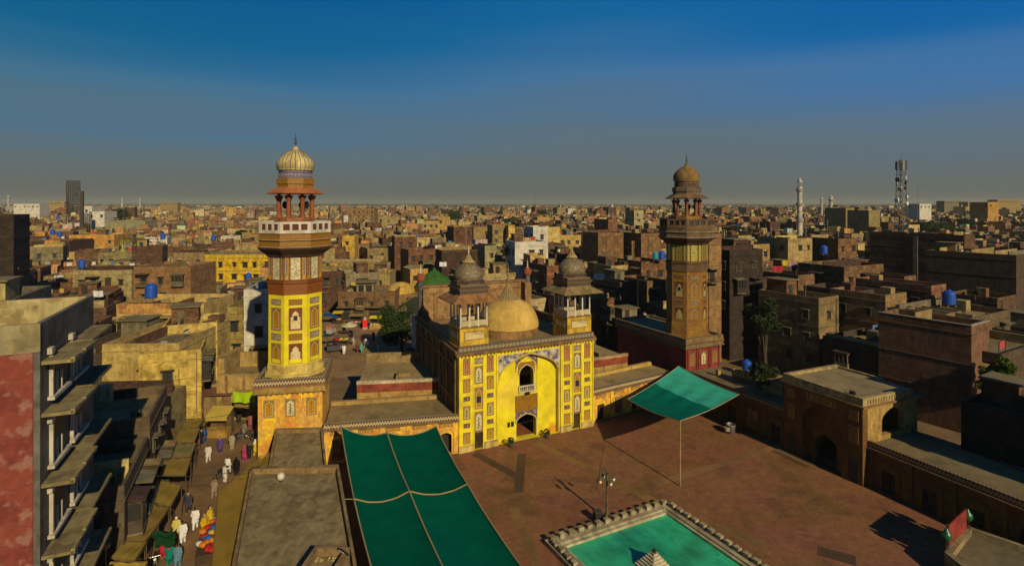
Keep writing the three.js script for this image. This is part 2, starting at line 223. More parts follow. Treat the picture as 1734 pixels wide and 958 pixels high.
function ribs(b, x, y, z, r, h, n, s, grow = .012) { const prof = ogee(r, h).slice(0, 14); for (let k = 0; k < n; k++) { const a = k / n * 6.2832; b.tube(prof.map(([q, yy]) => [x + (q + grow) * Math.cos(a), y + yy, z + (q + grow) * Math.sin(a)]), s, 5, 14); } }

// ---------------------------------------------------------------- the gateway
{
  const g = thing('mosque_gateway', 'bright yellow tiled mosque gateway with pointed arch, large ochre dome and two roof kiosks', 'gateway', MG, MTH);
  // body: side and back walls on a slightly skew footprint
  const L = 19, sk = 1.2, lx = (z) => -z / L * sk;
  const body = mk(3, 1); body.prism([[.02, -.7], [.9, -.7], [.9 + sk, -L], [.02 + sk, -L]], 0, 10.1).prism([[15.6, -.7], [16.48, -.7], [16.48 + sk, -L], [15.6 + sk, -L]], 0, 10.1).prism([[.92 + sk, -L + .9], [15.58 + sk, -L + .9], [15.58 + sk, -L], [.92 + sk, -L]], 0, 10.1);
  body.build('wall', SIDE, g);
  const pil = mk(); for (let i = 0; i <= 6; i++) { const z = -1 - i * 2.9; pil.box(lx(z) - .04, 4.9, z, .3, 9.6, .5); } for (const y of [5.1, 8.6]) pil.prism([[-.14, -.8], [.1, -.8], [.1 + sk, -L], [-.14 + sk, -L]], y, y + .28); pil.build('pilaster', SIDE, g);
  for (let i = 0; i < 6; i++) for (const [y, h] of [[.6, 4.2], [5.7, 2.7]]) { const z = -2.45 - i * 2.9, s = new THREE.Shape(); archPath(s, 0, 1.5, 0, h * .65, h); const o = mk().shape(s, 0, .06); const m = o.build('blind_arch', pl([.16, .085, .03], 'grime'), g); m.position.set(lx(z) - .02, y, z); m.rotation.y = -Math.PI / 2 - .063; }
  const side = mk(); side.prism([[-.34, .0], [.2, .0], [.2 + sk, -L - .1], [-.34 + sk, -L - .1]], 10.16, 10.42).prism([[-.1, -.3], [.3, -.3], [.3 + sk, -L], [-.1 + sk, -L]], 10.42, 10.78).prism([[16.3, -.3], [16.6, -.3], [16.6 + sk, -L], [16.3 + sk, -L]], 10.12, 10.78); side.build('side_parapet', CORN, g);
  mk(1, 5).prism([[.92, -.7], [15.58, -.7], [15.58 + sk, -L + .9], [.92 + sk, -L + .9]], 9.75, 10.05).build('roof', ROOF, g);
  // flanking towers, each face a wall of its own with a door opening
  for (const [k, x0, x1, d0, d1] of [[0, 0, 4.35, 1.74, 2.7], [1, 12.1, 16.5, 13.68, 14.72]]) {
    const s = rectShape(x0, x1, 0, 9.95), hole = new THREE.Path(); hole.moveTo(d0, .02); hole.lineTo(d1, .02); hole.lineTo(d1, 1.82); hole.lineTo(d0, 1.82); hole.lineTo(d0, .02); s.holes.push(hole);
    const t = mk().shape(s, -.6, .1).build('tower_face', YEL, g);
    const dr = mk(); dr.box((d0 + d1) / 2, .92, -.28, d1 - d0 - .02, 1.78, .08); for (const q of [.25, .5, .75]) dr.box(d0 + (d1 - d0) * q, .92, -.23, .04, 1.76, .05); const dm = dr.build('door', WOOD, g); mk().box((d0 + d1) / 2, 1.87, .12, d1 - d0 + .16, .12, .1).build('lintel', CORN, dm);
    const st = mk(); for (const x of [x0 + .07, x0 + 1.62, x1 - 1.62, x1 - .07]) st.box(x, 5.2, .15, .12, 9.4, .1); st.build('moulding', YEL, g);
    const ds = mk(); ds.slab(x0 - .02, d0 - .1, 0, .72, .1, .22).slab(d1 + .1, x1 + .02, 0, .72, .1, .22); ds.each('dado', pl([.72, .55, .18], 'grime'), g);
    const cx = [x0 + .86, (x0 + x1) / 2 + .02, x1 - .84], zf = .11;
    for (const c of [0, 2]) { panel(g, cx[c], 8.82, zf, .72, 1.66, tileMat.red); panel(g, cx[c], 6.86, zf, .72, 1.34, tileMat.gold); panel(g, cx[c], 5.5, zf, .66, .42, tileMat.purple); panel(g, cx[c], 4.06, zf, .7, 1.3, tileMat.tree); panel(g, cx[c], 2.74, zf, .66, .42, tileMat.purple); panel(g, cx[c], 1.45, zf, .72, 1.1, tileMat.gold); }
    panel(g, cx[1], 9.27, zf, .92, .6, tileMat.spandrel); panel(g, cx[1], 7.82, zf, .92, 1.78, tileMat.white); panel(g, cx[1], 2.96, zf, .92, 2.0, tileMat.white);
    const wp = panel(g, cx[1], 5.4, zf, .92, 2.2, tileMat.gold, PEACH); mk().box(0, -.15, .02, .52, .66, .06).build('window_opening', DARK, wp);
  }
  // central bay: front slab with the great arch, the set-back wall with window and door
  const bay = rectShape(4.35, 12.1, 0, 9.95), a1 = new THREE.Path(); archPath(a1, 8.26, 7.3, .02, 6.9, 9.3); bay.holes.push(a1);
  mk().shape(bay, -.5, 0).build('arch_surround', YEL, g);
  const back = rectShape(4.4, 12.05, 0, 9.9), w1 = new THREE.Path(), w2 = new THREE.Path(); archPath(w1, 8.12, 1.72, 5.1, 7.05, 7.95); archPath(w2, 8.1, 2.4, .02, 1.75, 2.58); back.holes.push(w1, w2);
  mk().shape(back, -1.1, -.5).build('recess_wall', YEL, g);
  const sp = rectShape(4.56, 11.95, 6.6, 9.46), spa = new THREE.Path(); spa.moveTo(4.4, 6.3); spa.lineTo(4.55, 6.9);
  const half = (m) => { const s = new THREE.Shape(), X = (x) => 8.26 + m * x; s.moveTo(X(0), 9.5); s.lineTo(X(0), 9.42); s.bezierCurveTo(X(-2.02), 8.9, X(-3.72), 8.3, X(-3.72), 6.9); s.lineTo(X(-3.72), 6.5); s.lineTo(X(-3.74), 6.5); s.lineTo(X(-3.74), 9.5); s.lineTo(X(0), 9.5); return s; };
  for (const m of [1, -1]) mk(-8.26 + 3.7, -6.1).shape(half(m), .004, .05).build('spandrel_mosaic', M_spandrel, g);
  const rim = (w, ys, ya, r, z, y0, cx, n, mt) => { const P = new THREE.Path(); archPath(P, cx, w, y0, ys, ya); const pts = P.getPoints(12).slice(1, -1); mk().tube(pts.map((p) => [p.x, p.y, z]), r, 6, 60).build(n, mt, g); };
  rim(7.3, 6.9, 9.3, .07, .02, .3, 8.26, 'arch_moulding', pl([.75, .6, .2]));
  rim(1.8, 7.05, 8.0, .07, -.46, 5.1, 8.12, 'window_moulding', pl([.8, .72, .4])); rim(2.5, 1.75, 2.64, .07, -.46, .1, 8.1, 'doorway_moulding', pl([.8, .72, .4])); rim(2.5, 7.3, 8.85, .06, -.46, 5.1, 8.12, 'window_surround', YEL);
  const ring = (x0, x1, y0, y1, cx, w, ys, ya, name, m, z = -.496) => { const s = rectShape(x0, x1, y0, y1), h = new THREE.Path(); archPath(h, cx, w, y0 + .004, ys, ya); s.holes.push(h); mk().shape(s, z, z + .04).build(name, m, g); };
  ring(6.75, 9.5, 7.3, 9.0, 8.12, 2.56, 7.34, 8.9, 'window_spandrel', metreTile(TILE.purple, 1.2, .6)); ring(7.1, 9.14, 7.0, 8.3, 8.12, 1.86, 7.08, 8.04, 'inner_spandrel', metreTile(TILE.ochre, 1.4, .7));
  ring(6.76, 9.46, 1.7, 3.0, 8.1, 2.52, 1.8, 2.66, 'door_spandrel', metreTile(TILE.purple, 1.2, .6));
  panel(g, 8.12, 3.82, -.495, 2.72, 1.7, tileMat.ochre, CORN);
  const bal = mk(); bal.box(8.12, 5.72, -.35, 2.0, .1, .2).box(8.12, 5.08, -.35, 2.0, .12, .26); for (let i = 0; i < 9; i++) bal.box(7.2 + i * .23, 5.4, -.33, i % 4 ? .06 : .12, .6, .1); bal.build('balcony_rail', WHITE, g);
  mk().box(8.12, 4.93, -.2, .5, .26, .2, 0, .4).build('floodlight', DARK, g);
  mk().box(5.95, 1.75, -.46, .3, .5, .08).box(6.4, 1.75, -.46, .34, .52, .08).build('notice_board', DARK, g);
  mk().prism([[5, -1.2], [12, -1.2], [12, -L + 1], [5.6, -L + 1]], .03, .05).build('passage_floor', REDST, g);
  mk().slab(4.4, 5.6, 0, 9.6, -1.15, -12).slab(10.8, 12, 0, 9.6, -1.15, -12).build('passage_wall', SIDE, g);
  // cornice and mosaic parapet
  const cor = mk(); cor.slab(-.35, 16.85, 9.97, 10.12, -.7, .34).slab(-.22, 16.72, 10.12, 10.22, -.6, .24); cor.build('cornice', CORN, g);
  const eave = mk(); for (let i = 0; i < 40; i++) eave.box(.3 + i * .41, 9.86, .14, .1, .2, .2); eave.each('bracket', CORN, g);
  mk(0, -10.24).slab(-.1, 16.6, 10.22, 10.86, -.3, .12).build('parapet', M_band, g);
  // great dome
  const D = new THREE.Vector3(9.1, 10.05, -7.2);
  mk().cyl(D.x, D.y, D.z, 3.72, 3.62, .9, 40).build('dome_drum', CORN, g);
  const dp = []; for (let i = 0; i <= 16; i++) { const a = i / 16 * Math.PI / 2; dp.push([3.72 * Math.pow(Math.cos(a), .9), 3.3 * Math.sin(a)]); } dp[16][0] = .01; const dome = mk(2, 3).lathe(dp, 48, D.x, D.y + .9, D.z).build('dome', DOMEM, g);
  const pet = mk(); pet.lathe([[1.5, 3.78], [1.48, 3.9], [1.05, 4.25], [.62, 4.8], [.4, 5.3], [.22, 5.75]], 24, D.x, D.y, D.z); for (let k = 0; k < 20; k++) { const a = k / 20 * 6.283; pet.tube([[1.52, 3.74], [1.1, 4.25], [.66, 4.82], [.42, 5.34], [.24, 5.75]].map(([r, y]) => [D.x + r * Math.cos(a), D.y + y, D.z + r * Math.sin(a)]), .07, 5, 10); } pet.build('petal_collar', STONE, dome);
  finial(mk(), D.x, D.y + 5.6, D.z, 1.0).build('finial', STONE, dome);
  // raised wall at the back with two thin corner turrets
  const bw = mk(); bw.slab(sk + .3, 16.2 + sk, 10.05, 14.5, -L + .9, -L + .05); bw.slab(sk + .3, sk + 1.1, 10.05, 14.4, -L + 1.8, -L + .9).slab(15.2 + sk, 16.2 + sk, 10.05, 14.4, -L + 2.2, -L + .9); bw.build('back_wall', pl([.4, .24, .095], 'grime'), g);
  const bc = mk(); bc.slab(sk + .1, 16.4 + sk, 14.5, 14.7, -L + 1.1, -L - .15); for (let i = 0; i < 5; i++) bc.slab(sk + 2 + i * 2.9, sk + 2.2 + i * 2.9, 10.05, 13.6, -L + 1.0, -L + .9); bc.slab(sk + 1.1, sk + 15.2, 13.6, 13.8, -L + 1.04, -L + .9); bc.build('back_cornice', CORN, g);
  for (const [x, z] of [[sk + .2, -L + 1], [sk + 16.2, -L + 1]]) { const t = mk().cyl(x, 10, z, .4, .36, 5.4, 10).build('turret', pl([.16, .14, .14], 'grime'), g); const c = mk(); c.cyl(x, 15.4, z, .5, .62, .3, 10).cyl(x, 15.7, z, .62, .62, .5, 10).cyl(x, 16.2, z, .4, .4, .25, 10); c.build('turret_gallery', REDST, t); const f = mk(); finial(f, x, 16.4, z, .5); f.build('finial', WHITE, t); }
  // kiosks over the towers
  for (const [x0, wash, eaveM, domeM] of [[.28, YEL, pl([.42, .2, .07], 'grime'), 0], [13.3, YEL, pl([.34, .24, .1], 'grime'), 1]]) {
    const k = new THREE.Group(); k.name = 'roof_kiosk'; k.position.set(x0 + 1.62, 10.86, -1.98); g.add(k);
    const w = 1.62;
    mk(x0).box(0, .45, 0, w * 2, 2.7, w * 2).build('pedestal', PED, k);
    panel(k, 0, .98, w, 2.2, .82, FMwhite(), CORN);
    for (const s of [-1, 1]) panel(k, s * w, .98, 0, 2.2, .82, FMwhite(), CORN, s * Math.PI / 2);
    const fl = mk(); fl.box(0, 1.84, 0, w * 2 + .2, .1, w * 2 + .2); fl.build('floor_slab', CORN, k);
    const col = (cx, cz) => { const b = mk(); b.cyl(cx, 1.89, cz, .13, .1, .3, 8).cyl(cx, 2.19, cz, .095, .085, 2.1, 8).cyl(cx, 4.29, cz, .09, .2, .34, 8); return b; };
    for (let i = 0; i < 4; i++) { const c = -w + .14 + i * (2 * w - .28) / 3; col(c, w - .14).build('column', WHITE, k); col(c, -w + .14).build('column', WHITE, k); if (i % 3) { col(-w + .14, c).build('column', WHITE, k); col(w - .14, c).build('column', WHITE, k); } }
    const rl = mk(); for (const s of [-1, 1]) { rl.box(0, 2.5, s * (w - .14), 2 * w - .3, .09, .08).box(0, 2.2, s * (w - .14), 2 * w - .3, .5, .05).box(s * (w - .14), 2.5, 0, .08, .09, 2 * w - .5).box(s * (w - .14), 2.2, 0, .05, .5, 2 * w - .5); } rl.build('railing', pl([.7, .62, .4]), k);
    const arc = mk(); for (const s of [-1, 1]) for (let i = 0; i < 3; i++) { const c0 = -w + .14 + (i + .5) * (2 * w - .28) / 3, wd = (2 * w - .28) / 3; const sh = rectShape(c0 - wd / 2, c0 + wd / 2, 4.1, 4.72), hp = new THREE.Path(); archPath(hp, c0, wd - .16, 4.104, 4.2, 4.58); sh.holes.push(hp); arc.shape(sh, s * (w - .14) - .05, s * (w - .14) + .05); const g2 = plain(new THREE.ExtrudeGeometry(sh, { depth: .1, bevelEnabled: false })); g2.rotateY(Math.PI / 2); arc.add(g2, s * (w - .14) - .05, 0, 0); } arc.build('arcade', pl([.5, .36, .14]), k);
    mk().facet([[.01, 4.72], [2.3, 4.72], [3.72, 4.5], [3.76, 4.6], [2.1, 5.32], [.01, 5.34]], 4, 0, 0, 0, Math.PI / 4).build('eave', eaveM, k);
    const dr = mk(); dr.box(0, 5.55, 0, 3.2, .5, 3.2).box(0, 5.9, 0, 3.5, .16, 3.5).box(0, 6.12, 0, 3.1, .3, 3.1).facet([[.01, 6.25], [1.72, 6.25], [1.72, 6.6], [1.5, 6.72], [.01, 6.72]], 8, 0, 0, 0, Math.PI / 8); for (let i = 0; i < 16; i++) for (const s of [-1, 1]) dr.box(-1.5 + i * .2, 5.72, s * 1.64, .1, .16, .1); dr.build('drum', metreTile(TILE.band, 3, .5, [.62, .5, .36]), k);
    const dm = mk(x0, 1).lathe(ogee(1.5, 2.1), 28, 0, 6.7, 0).build('dome', KASHI, k);
    const c2 = mk(); c2.lathe([[.62, 8.5], [.58, 8.58], [.3, 8.86], [.16, 9.2], [.1, 9.4]], 12); for (let i = 0; i < 12; i++) { const a = i / 12 * 6.283; c2.tube([[.66, 8.46], [.34, 8.84], [.18, 9.2]].map(([r, y]) => [r * Math.cos(a), y, r * Math.sin(a)]), .05, 4, 6); } c2.build('petal_collar', pl([.66, .52, .24]), k);
    const f2 = mk(); finial(f2, 0, 9.25, 0, .42); f2.build('finial', domeM ? pl([.35, .45, .5]) : WHITE, k);
  }
}
function FMwhite() { return pl([.78, .64, .3], 'grime'); }

// ---------------------------------------------------------------- minarets
function minaret(label, p, turn, y0, dirty, sh) {
  const g = thing('minaret', label, 'minaret', [p.x, 0, p.z], turn, null), Y = (v) => CH - (v - HY) * 58 / 950 + sh;   // heights read off the left minaret
  const TM = dirty ? tileOld : tileMat, wash = dirty ? FM(T_fresco2, .36, .3, .3) : YEL, red = dirty ? pl([.24, .1, .04], 'grime') : pl([.3, .1, .04], 'grime'), bandM = dirty ? pl([.17, .095, .045], 'grime') : metreTile(TILE.ochre, 1.5, .75, [.75, .4, .25]), frame = dirty ? pl([.3, .19, .08], 'grime') : CORN, goldB = dirty ? M_zigold : metreTile(TILE.ochre, 1.2, .6, [.9, .8, .55]);
  const ap = 2.56, oct = (b, list) => b.facet(list.map(([a, y]) => [a / Math.cos(Math.PI / 8), y]), 8, 0, 0, 0, Math.PI / 8);
  const yb = Y(607), yt = Y(493);
  oct(mk(), [[.01, y0], [ap + .3, y0], [ap + .28, y0 + .3], [ap + .08, y0 + .34], [ap + .06, yb - .1], [ap, yb]]).build('base', dirty ? wash : pl([.78, .6, .16], 'grime'), g);
  oct(mk(), [[ap, yb], [ap - .04, yt]]).build('shaft', wash, g);
  oct(mk(), [[ap + .03, yt], [ap + .05, Y(476)], [ap + .16, Y(474)], [ap + .16, Y(471)]]).build('brick_band', bandM, g);
  oct(mk(), [[ap - .04, Y(471)], [ap - .04, Y(430)]]).build('upper_shaft', red, g);
  oct(mk(), [[ap + .1, Y(432)], [ap + .25, Y(428)], [ap + .7, Y(422)], [ap + .95, Y(418)], [ap + .95, Y(416)]]).build('corbel', pl([.1, .045, .02], 'grime'), g);
  const gl = mk(); oct(gl, [[ap + .95, Y(416)], [ap + 1.0, Y(414)], [ap + .84, Y(413)], [ap + .84, Y(405)], [ap + .95, Y(404)], [ap + .95, Y(402)], [ap + .82, Y(401)], [ap + .82, Y(393)]]); gl.build('gallery', dirty ? pl([.22, .14, .07], 'grime') : goldB, g);
  const tr = mk(); for (const v of [415, 403.5]) oct(tr, [[ap + 1.0, Y(v + .8)], [ap + 1.04, Y(v)], [ap + 1.0, Y(v - .8)]]); tr.build('string_course', dirty ? pl([.5, .45, .32], 'grime') : pl([.62, .42, .24]), g);
  mk().facet([[.01, Y(394)], [(ap + .9) * 1.08, Y(394)], [(ap + .9) * 1.08, Y(392.6)], [.01, Y(392.6)]], 8, 0, 0, 0, Math.PI / 8).build('gallery_floor', CORN, g);
  // parapet: eight pierced slabs
  const pm = dirty ? pl([.2, .12, .06], 'grime') : pl([.85, .84, .8], 'plaster', {});
  const pw = 2 * (ap + .84) * Math.tan(Math.PI / 8), ph = Y(374) - Y(392.6);
  const slab = rectShape(-pw / 2, pw / 2, 0, ph); for (const q of [-1, 0, 1]) { const h = new THREE.Path(), x = q * pw * .29; h.moveTo(x - .3, ph * .27); h.lineTo(x + .3, ph * .27); h.lineTo(x + .3, ph * .8); h.lineTo(x - .3, ph * .8); h.lineTo(x - .3, ph * .27); slab.holes.push(h); }
  const pg = mk().shape(slab, -.18, 0).geo();
  const gm = dirty ? DARK : pl([.16, .05, .03]);
  for (let k = 0; k < 8; k++) { const a = k * Math.PI / 4, m = mesh('parapet_slab', pg, pm, g); m.position.set(Math.sin(a) * (ap + .84), Y(392.6), Math.cos(a) * (ap + .84)); m.rotation.y = a; mesh('grille', new THREE.BoxGeometry(pw * .86, ph * .56, .03).translate(0, ph * .53, -.13), gm, m); }
  // kiosk
  const kr = 1.72; oct(mk(), [[.01, Y(392)], [kr + .15, Y(392)], [kr + .15, Y(368)], [.01, Y(368)]]).build('kiosk_base', dirty ? wash : pl([.4, .16, .06], 'grime'), g);
  const cm = dirty ? pl([.3, .12, .05], 'grime') : pl([.44, .13, .045]);
  for (let k = 0; k < 8; k++) { const a = (k + .5) * Math.PI / 4, x = Math.sin(a) * kr, z = Math.cos(a) * kr, b = mk(); b.cyl(x, Y(368), z, .3, .24, .35, 8).cyl(x, Y(368) + .35, z, .21, .19, 1.3, 8).cyl(x, Y(368) + 1.65, z, .2, .42, .6, 8); b.build('column', cm, g); }
  const ar = mk(); for (let k = 0; k < 8; k++) { const a = k * Math.PI / 4, w2 = 2 * kr * Math.sin(Math.PI / 8) + .2, s = rectShape(-w2 / 2, w2 / 2, 0, .62), h = new THREE.Path(); archPath(h, 0, w2 - .3, .004, .14, .5); s.holes.push(h); const q = plain(new THREE.ExtrudeGeometry(s, { depth: .2, bevelEnabled: false })); q.translate(0, Y(335), kr * .924 - .1); ar.add(q, 0, 0, 0, a); } ar.build('arcade', cm, g);
  oct(mk(), [[.01, Y(325)], [kr + .1, Y(325)], [kr + .95, Y(328.5)], [kr + 1.0, Y(327)], [kr + .1, Y(318)], [.01, Y(318)]]).build('eave', dirty ? pl([.24, .15, .07], 'grime') : pl([.56, .19, .06]), g);
  const dr = mk(); oct(dr, [[kr, Y(318)], [kr, Y(313)], [kr + .1, Y(312)], [kr + .1, Y(303)], [kr - .06, Y(302)]]); dr.build('drum', dirty ? pl([.2, .14, .09], 'grime') : goldB, g);
  const d2 = mk(); d2.cyl(0, Y(302), 0, kr - .1, kr - .12, Y(289) - Y(302), 32); for (let k = 0; k < 32; k++) { const a = k / 32 * 6.283; d2.box(Math.sin(a) * (kr - .1), Y(297.5), Math.cos(a) * (kr - .1), .12, .5, .08, a); } d2.build('tiled_ring', dirty ? pl([.17, .11, .08], 'grime') : pl([.34, .3, .42], 'plaster'), g);
  const rg = mk(); rg.cyl(0, Y(300), 0, kr - .06, kr - .06, .1, 32).cyl(0, Y(293.5), 0, kr - .06, kr - .06, .1, 32); rg.build('blue_band', dirty ? pl([.25, .16, .09]) : pl([.12, .12, .34]), g);
  const dm = mk(1, dirty).lathe(ogee(kr, Y(248) - Y(289), .3), 36, 0, Y(289), 0).build('dome', dirty ? pl([.32, .2, .065], 'grime') : pl([.78, .66, .3], 'grime'), g);
  if (!dirty) { const rb = mk(); ribs(rb, 0, Y(289), 0, kr, Y(248) - Y(289), 24, .032, .0); rb.build('rib', pl([.13, .12, .17], 'grime'), dm); }
  const pc = mk(); pc.lathe([[.72, Y(262.5)], [.76, Y(262)], [.66, Y(260)], [.45, Y(256)], [.26, Y(251)], [.16, Y(247)]], 16).lathe([[kr - .02, Y(289)], [kr + .04, Y(288.4)], [kr + .04, Y(287)], [kr, Y(286)]], 32); pc.build('petal_collar', dirty ? pl([.36, .24, .08]) : pl([.74, .64, .34]), dm);
  const f = mk(); finial(f, 0, Y(249), 0, .62); f.build('finial', pl([.05, .045, .04], '', { roughness: .5 }), g);
  const sp = mk(); for (const a of [1.0, 2.6, -2.2]) { const q = plain(new THREE.CylinderGeometry(.42, .12, .55, 12)); q.rotateX(Math.PI / 2); sp.add(q, Math.sin(a) * (kr - .7), Y(347), Math.cos(a) * (kr - .7), a); }
  { const q = mk(); for (const a of [1.0, 2.6, -2.2]) q.cyl(Math.sin(a) * (kr - .7), Y(368), Math.cos(a) * (kr - .7), .03, .03, 1.3, 5); q.each('speaker_pole', DARK, g); } sp.each('loudspeaker', DARK, g);
  // tile panels of the faces in view
  for (let k = -2; k <= 2; k++) {
    const a = k * Math.PI / 4, put = (x, y, d, w, h, t, fr = frame) => panel(g, Math.sin(a) * (ap + d) + Math.cos(a) * x, y, Math.cos(a) * (ap + d) - Math.sin(a) * x, w, h, t, fr, a), odd = k % 2 ? 1 : 0, c0 = odd !== (dirty ? 1 : 0);
    const row = (v0, v1, w, t) => put(0, (Y(v0) + Y(v1)) / 2, -.03, w, Y(v0) - Y(v1), t);
    row(501, 509.5, 1.22, c0 ? TM.spandrel : TM.ochre); const wp = row(515, 551, 1.22, c0 ? TM.gold : TM.merlon); row(557, 567, 1.22, c0 ? TM.spandrel : TM.ochre); row(573, 605, 1.22, c0 ? TM.gold : TM.merlon);
    if (!c0) mk().box(0, .1, .03, .38, .48, .05).build('window_opening', DARK, wp);
    put(0, (Y(431) + Y(470)) / 2, -.05, .95, Y(433) - Y(470), dirty ? (odd ? TM.turq : tileMat.turq) : TM.lace);
    for (const s of [-1, 1]) put(s * .8, (Y(431) + Y(470)) / 2, -.05, .36, Y(433) - Y(470), dirty ? tileMat.turq : TM.lapis);
  }
  return g;
}
const LMp = atZ(500, 600, 58.2), RMp = atZ(1163, 500, 79);
minaret('taller looking left minaret with yellow shaft, white pierced gallery and ribbed cream dome', LMp, R(21), 8.3, 0, 0);
minaret('weathered brown right minaret with plain ochre dome, standing on the dark red plinth', RMp, R(6), 7.4, 1, -.25);
// ---------------------------------------------------------------- plinths under the minarets
function plinth(name, label, p, turn, w, d, zc, h, wallM, bandM, trimM, TM) {
  const g = thing(name, label, 'minaret base', [p.x, 0, p.z], turn), x = w / 2, z1 = zc, z0 = zc - d;
  mk(2, 2).slab(-x, x, 0, h - .7, z0, z1).build('wall', wallM, g);
  const e = mk(); e.slab(-x - .42, x + .42, h - 1.4, h - 1.28, z0 - .3, z1 + .42).slab(-x - .3, x + .3, h - 1.28, h - .84, z0 - .2, z1 + .3); e.build('eave', bandM, g);
  mk().slab(-x - .4, x + .4, h - .84, h - .7, z0 - .3, z1 + .4).build('cornice', trimM, g);
  const pr = mk(0, -h + .7); pr.slab(-x - .3, x + .3, h - .7, h - .02, z1 - .1, z1 + .3).slab(-x - .3, x + .3, h - .7, h - .02, z0 - .2, z0 + .1).slab(-x - .3, -x + .1, h - .7, h - .02, z0 + .1, z1 - .1).slab(x - .1, x + .3, h - .7, h - .02, z0 + .1, z1 - .1); pr.build('parapet', TM === tileMat ? M_zig : pl([.28, .19, .08], 'grime'), g);
  mk().slab(-x + .1, x - .1, h - .7, h - .3, z0 + .1, z1 - .1).build('roof', ROOF, g);
  const pil = mk(); for (const q of [-1, -.36, .36, 1]) for (const s of [-.24, .24]) if (Math.abs(q) < 1 || s * q < 0) pil.box(q * (x - .12) + s * .7, h - 3.1, z1 + .05, .2, 3.3, .12); pil.each('pilaster', wallM, g);
  const br = mk(); for (let i = 0; i < 12; i++) br.box(-x + .3 + i * (2 * x - .6) / 11, h - 1.5, z1 + .12, .14, .2, .24); br.each('bracket', trimM, g);
  for (const [q, t] of [[-.66, TM.gold], [0, TM.white], [.66, TM.gold]]) panel(g, q * x, h - 2.95, z1 + .01, .98, 1.7, t, bandM);
  return g;
}
plinth('minaret_plinth', 'square yellow and red plinth with three arched tile panels carrying the taller left minaret', LMp, R(12), 6.0, 6.4, 2.95, 8.5, YEL2, pl([.52, .36, .1], 'grime'), pl([.4, .17, .07], 'grime'), tileMat);
plinth('minaret_plinth', 'long dark red plinth with small arched panels carrying the weathered right minaret', RMp, MTH, 6.2, 15, 3.2, 7.7, pl([.34, .045, .03], 'grime'), pl([.26, .17, .08], 'grime'), pl([.2, .1, .05], 'grime'), { gold: tileOld.gold, white: tileMat.white });

// ---------------------------------------------------------------- the low ranges of cells round the court
function range(name, label, p, turn, len, depth, h, bays, wallM, bandM, roofM, opt = {}) {   // x along the front, z towards the court
  const g = thing(name, label, 'arcade', [p.x, 0, p.z], turn), th = .55;
  const bw = len / bays.length, s = rectShape(0, len, 0, h - .55);
  bays.forEach((b, i) => { const cx = (i + .5) * bw; if (b === 'd' || b === 'o') { const q = new THREE.Path(); archPath(q, cx, 1.15, .02, 1.85, b === 'd' ? 1.9 : 2.2); s.holes.push(q); } });
  mk(1, 1).shape(s, -th, 0).build('front_wall', wallM, g);
  const bk = mk(); bk.slab(0, len, 0, h - .3, -depth, -depth + .4).slab(0, .4, 0, h - .56, -depth + .4, -th).slab(len - .4, len, 0, h - .56, -depth + .4, -th); bk.build('back_wall', wallM, g);
  mk(3, 4).slab(0.02, len - .02, h - .56, h - .3, -depth + .4, -.2).build('roof', roofM, g);
  mk(0, -h + .55).slab(-.02, len + .02, h - .55, h, -.2, .16).build('parapet', bandM, g);
  mk().slab(-.04, len + .04, h - .66, h - .55, -.1, .3).build('cornice', CORN, g);
  if (opt.back) mk().slab(0, len, h - .3, h + .1, -depth - .02, -depth + .5).build('back_parapet', opt.back, g);
  bays.forEach((b, i) => {
    const cx = (i + .5) * bw, P = new THREE.Path(); archPath(P, cx, bw * .62, .1, h * .48, h * .7); const pts = P.getPoints(8).slice(1, -1);
    mk().tube(pts.map((q) => [q.x, q.y, .02]), .07, 5, 40).build('arch_moulding', wallM, g);
    if (b === 'd') { const d = mk(); d.box(cx, .95, -.3, 1.13, 1.88, .08); for (const q of [-.3, 0, .3]) d.box(cx + q, .95, -.25, .05, 1.8, .05); d.build('door', WOOD, g); }
    if (b === 'o') mk().box(cx, 1.1, -th - .3, 1.4, 2.4, .1).build('dark_doorway', DARK, g);
    if (b === 'p') mk().box(cx, h * .34, .02, bw * .42, h * .5, .05).build('blind_panel', pl([.4, .22, .08], 'grime'), g);
    const pp = mk(); pp.box(i * bw + .2, (h - .66) / 2, .05, .34, h - .68, .14); pp.build('pilaster', wallM, g);
  });
  if (opt.spandrels) bays.forEach((b, i) => panel(g, (i + .5) * bw, h - 1.0, .01, bw * .5, .36, opt.spandrels, CORN));
  return g;
}
const LA = new THREE.Vector3(-18.5, 0, -55.05), RA = new THREE.Vector3(9.35, 0, -65.7), RW = new THREE.Vector3(22.7, 0, -73.1);
range('arcade_range', 'low roofed arcade between the left minaret plinth and the yellow gateway', LA, R(11.2), 13.3, 6.4, 4.0, ['p', 'o', 'p', 'd', 'o'], YEL2, M_zig, ROOF, { back: pl([.5, .33, .11]), spandrels: tileMat.gold });
range('arcade_range', 'low sunlit arcade running right from the yellow gateway to the teal awning', RA, R(32.5), 14.2, 4.6, 3.9, ['d', 'p', 'o', 'p', 'd'], YEL2, M_zig, pl([.42, .3, .12], 'mud'), { back: pl([.66, .46, .11]), spandrels: tileMat.gold });
const rangeR = range('arcade_range', 'long shaded arcade wall along the right side of the court beyond the ladder', RW, R(-66), 15.6, 6.5, 4.1, ['p', 'p', 'd', 'p', 'd'], YEL2shade, M_zigold, ROOFD);
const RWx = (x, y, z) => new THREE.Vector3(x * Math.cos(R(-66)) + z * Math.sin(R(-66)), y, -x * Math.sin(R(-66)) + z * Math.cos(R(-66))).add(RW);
range('arcade_range', 'shaded arcade wall with dark doorways right of the side gate', RWx(24.2, 0, 0), R(-66), 20, 6.5, 4.1, ['d', 'd', 'd', 'o', 'd', 'd'], YEL2shade, M_zigold, ROOFD);
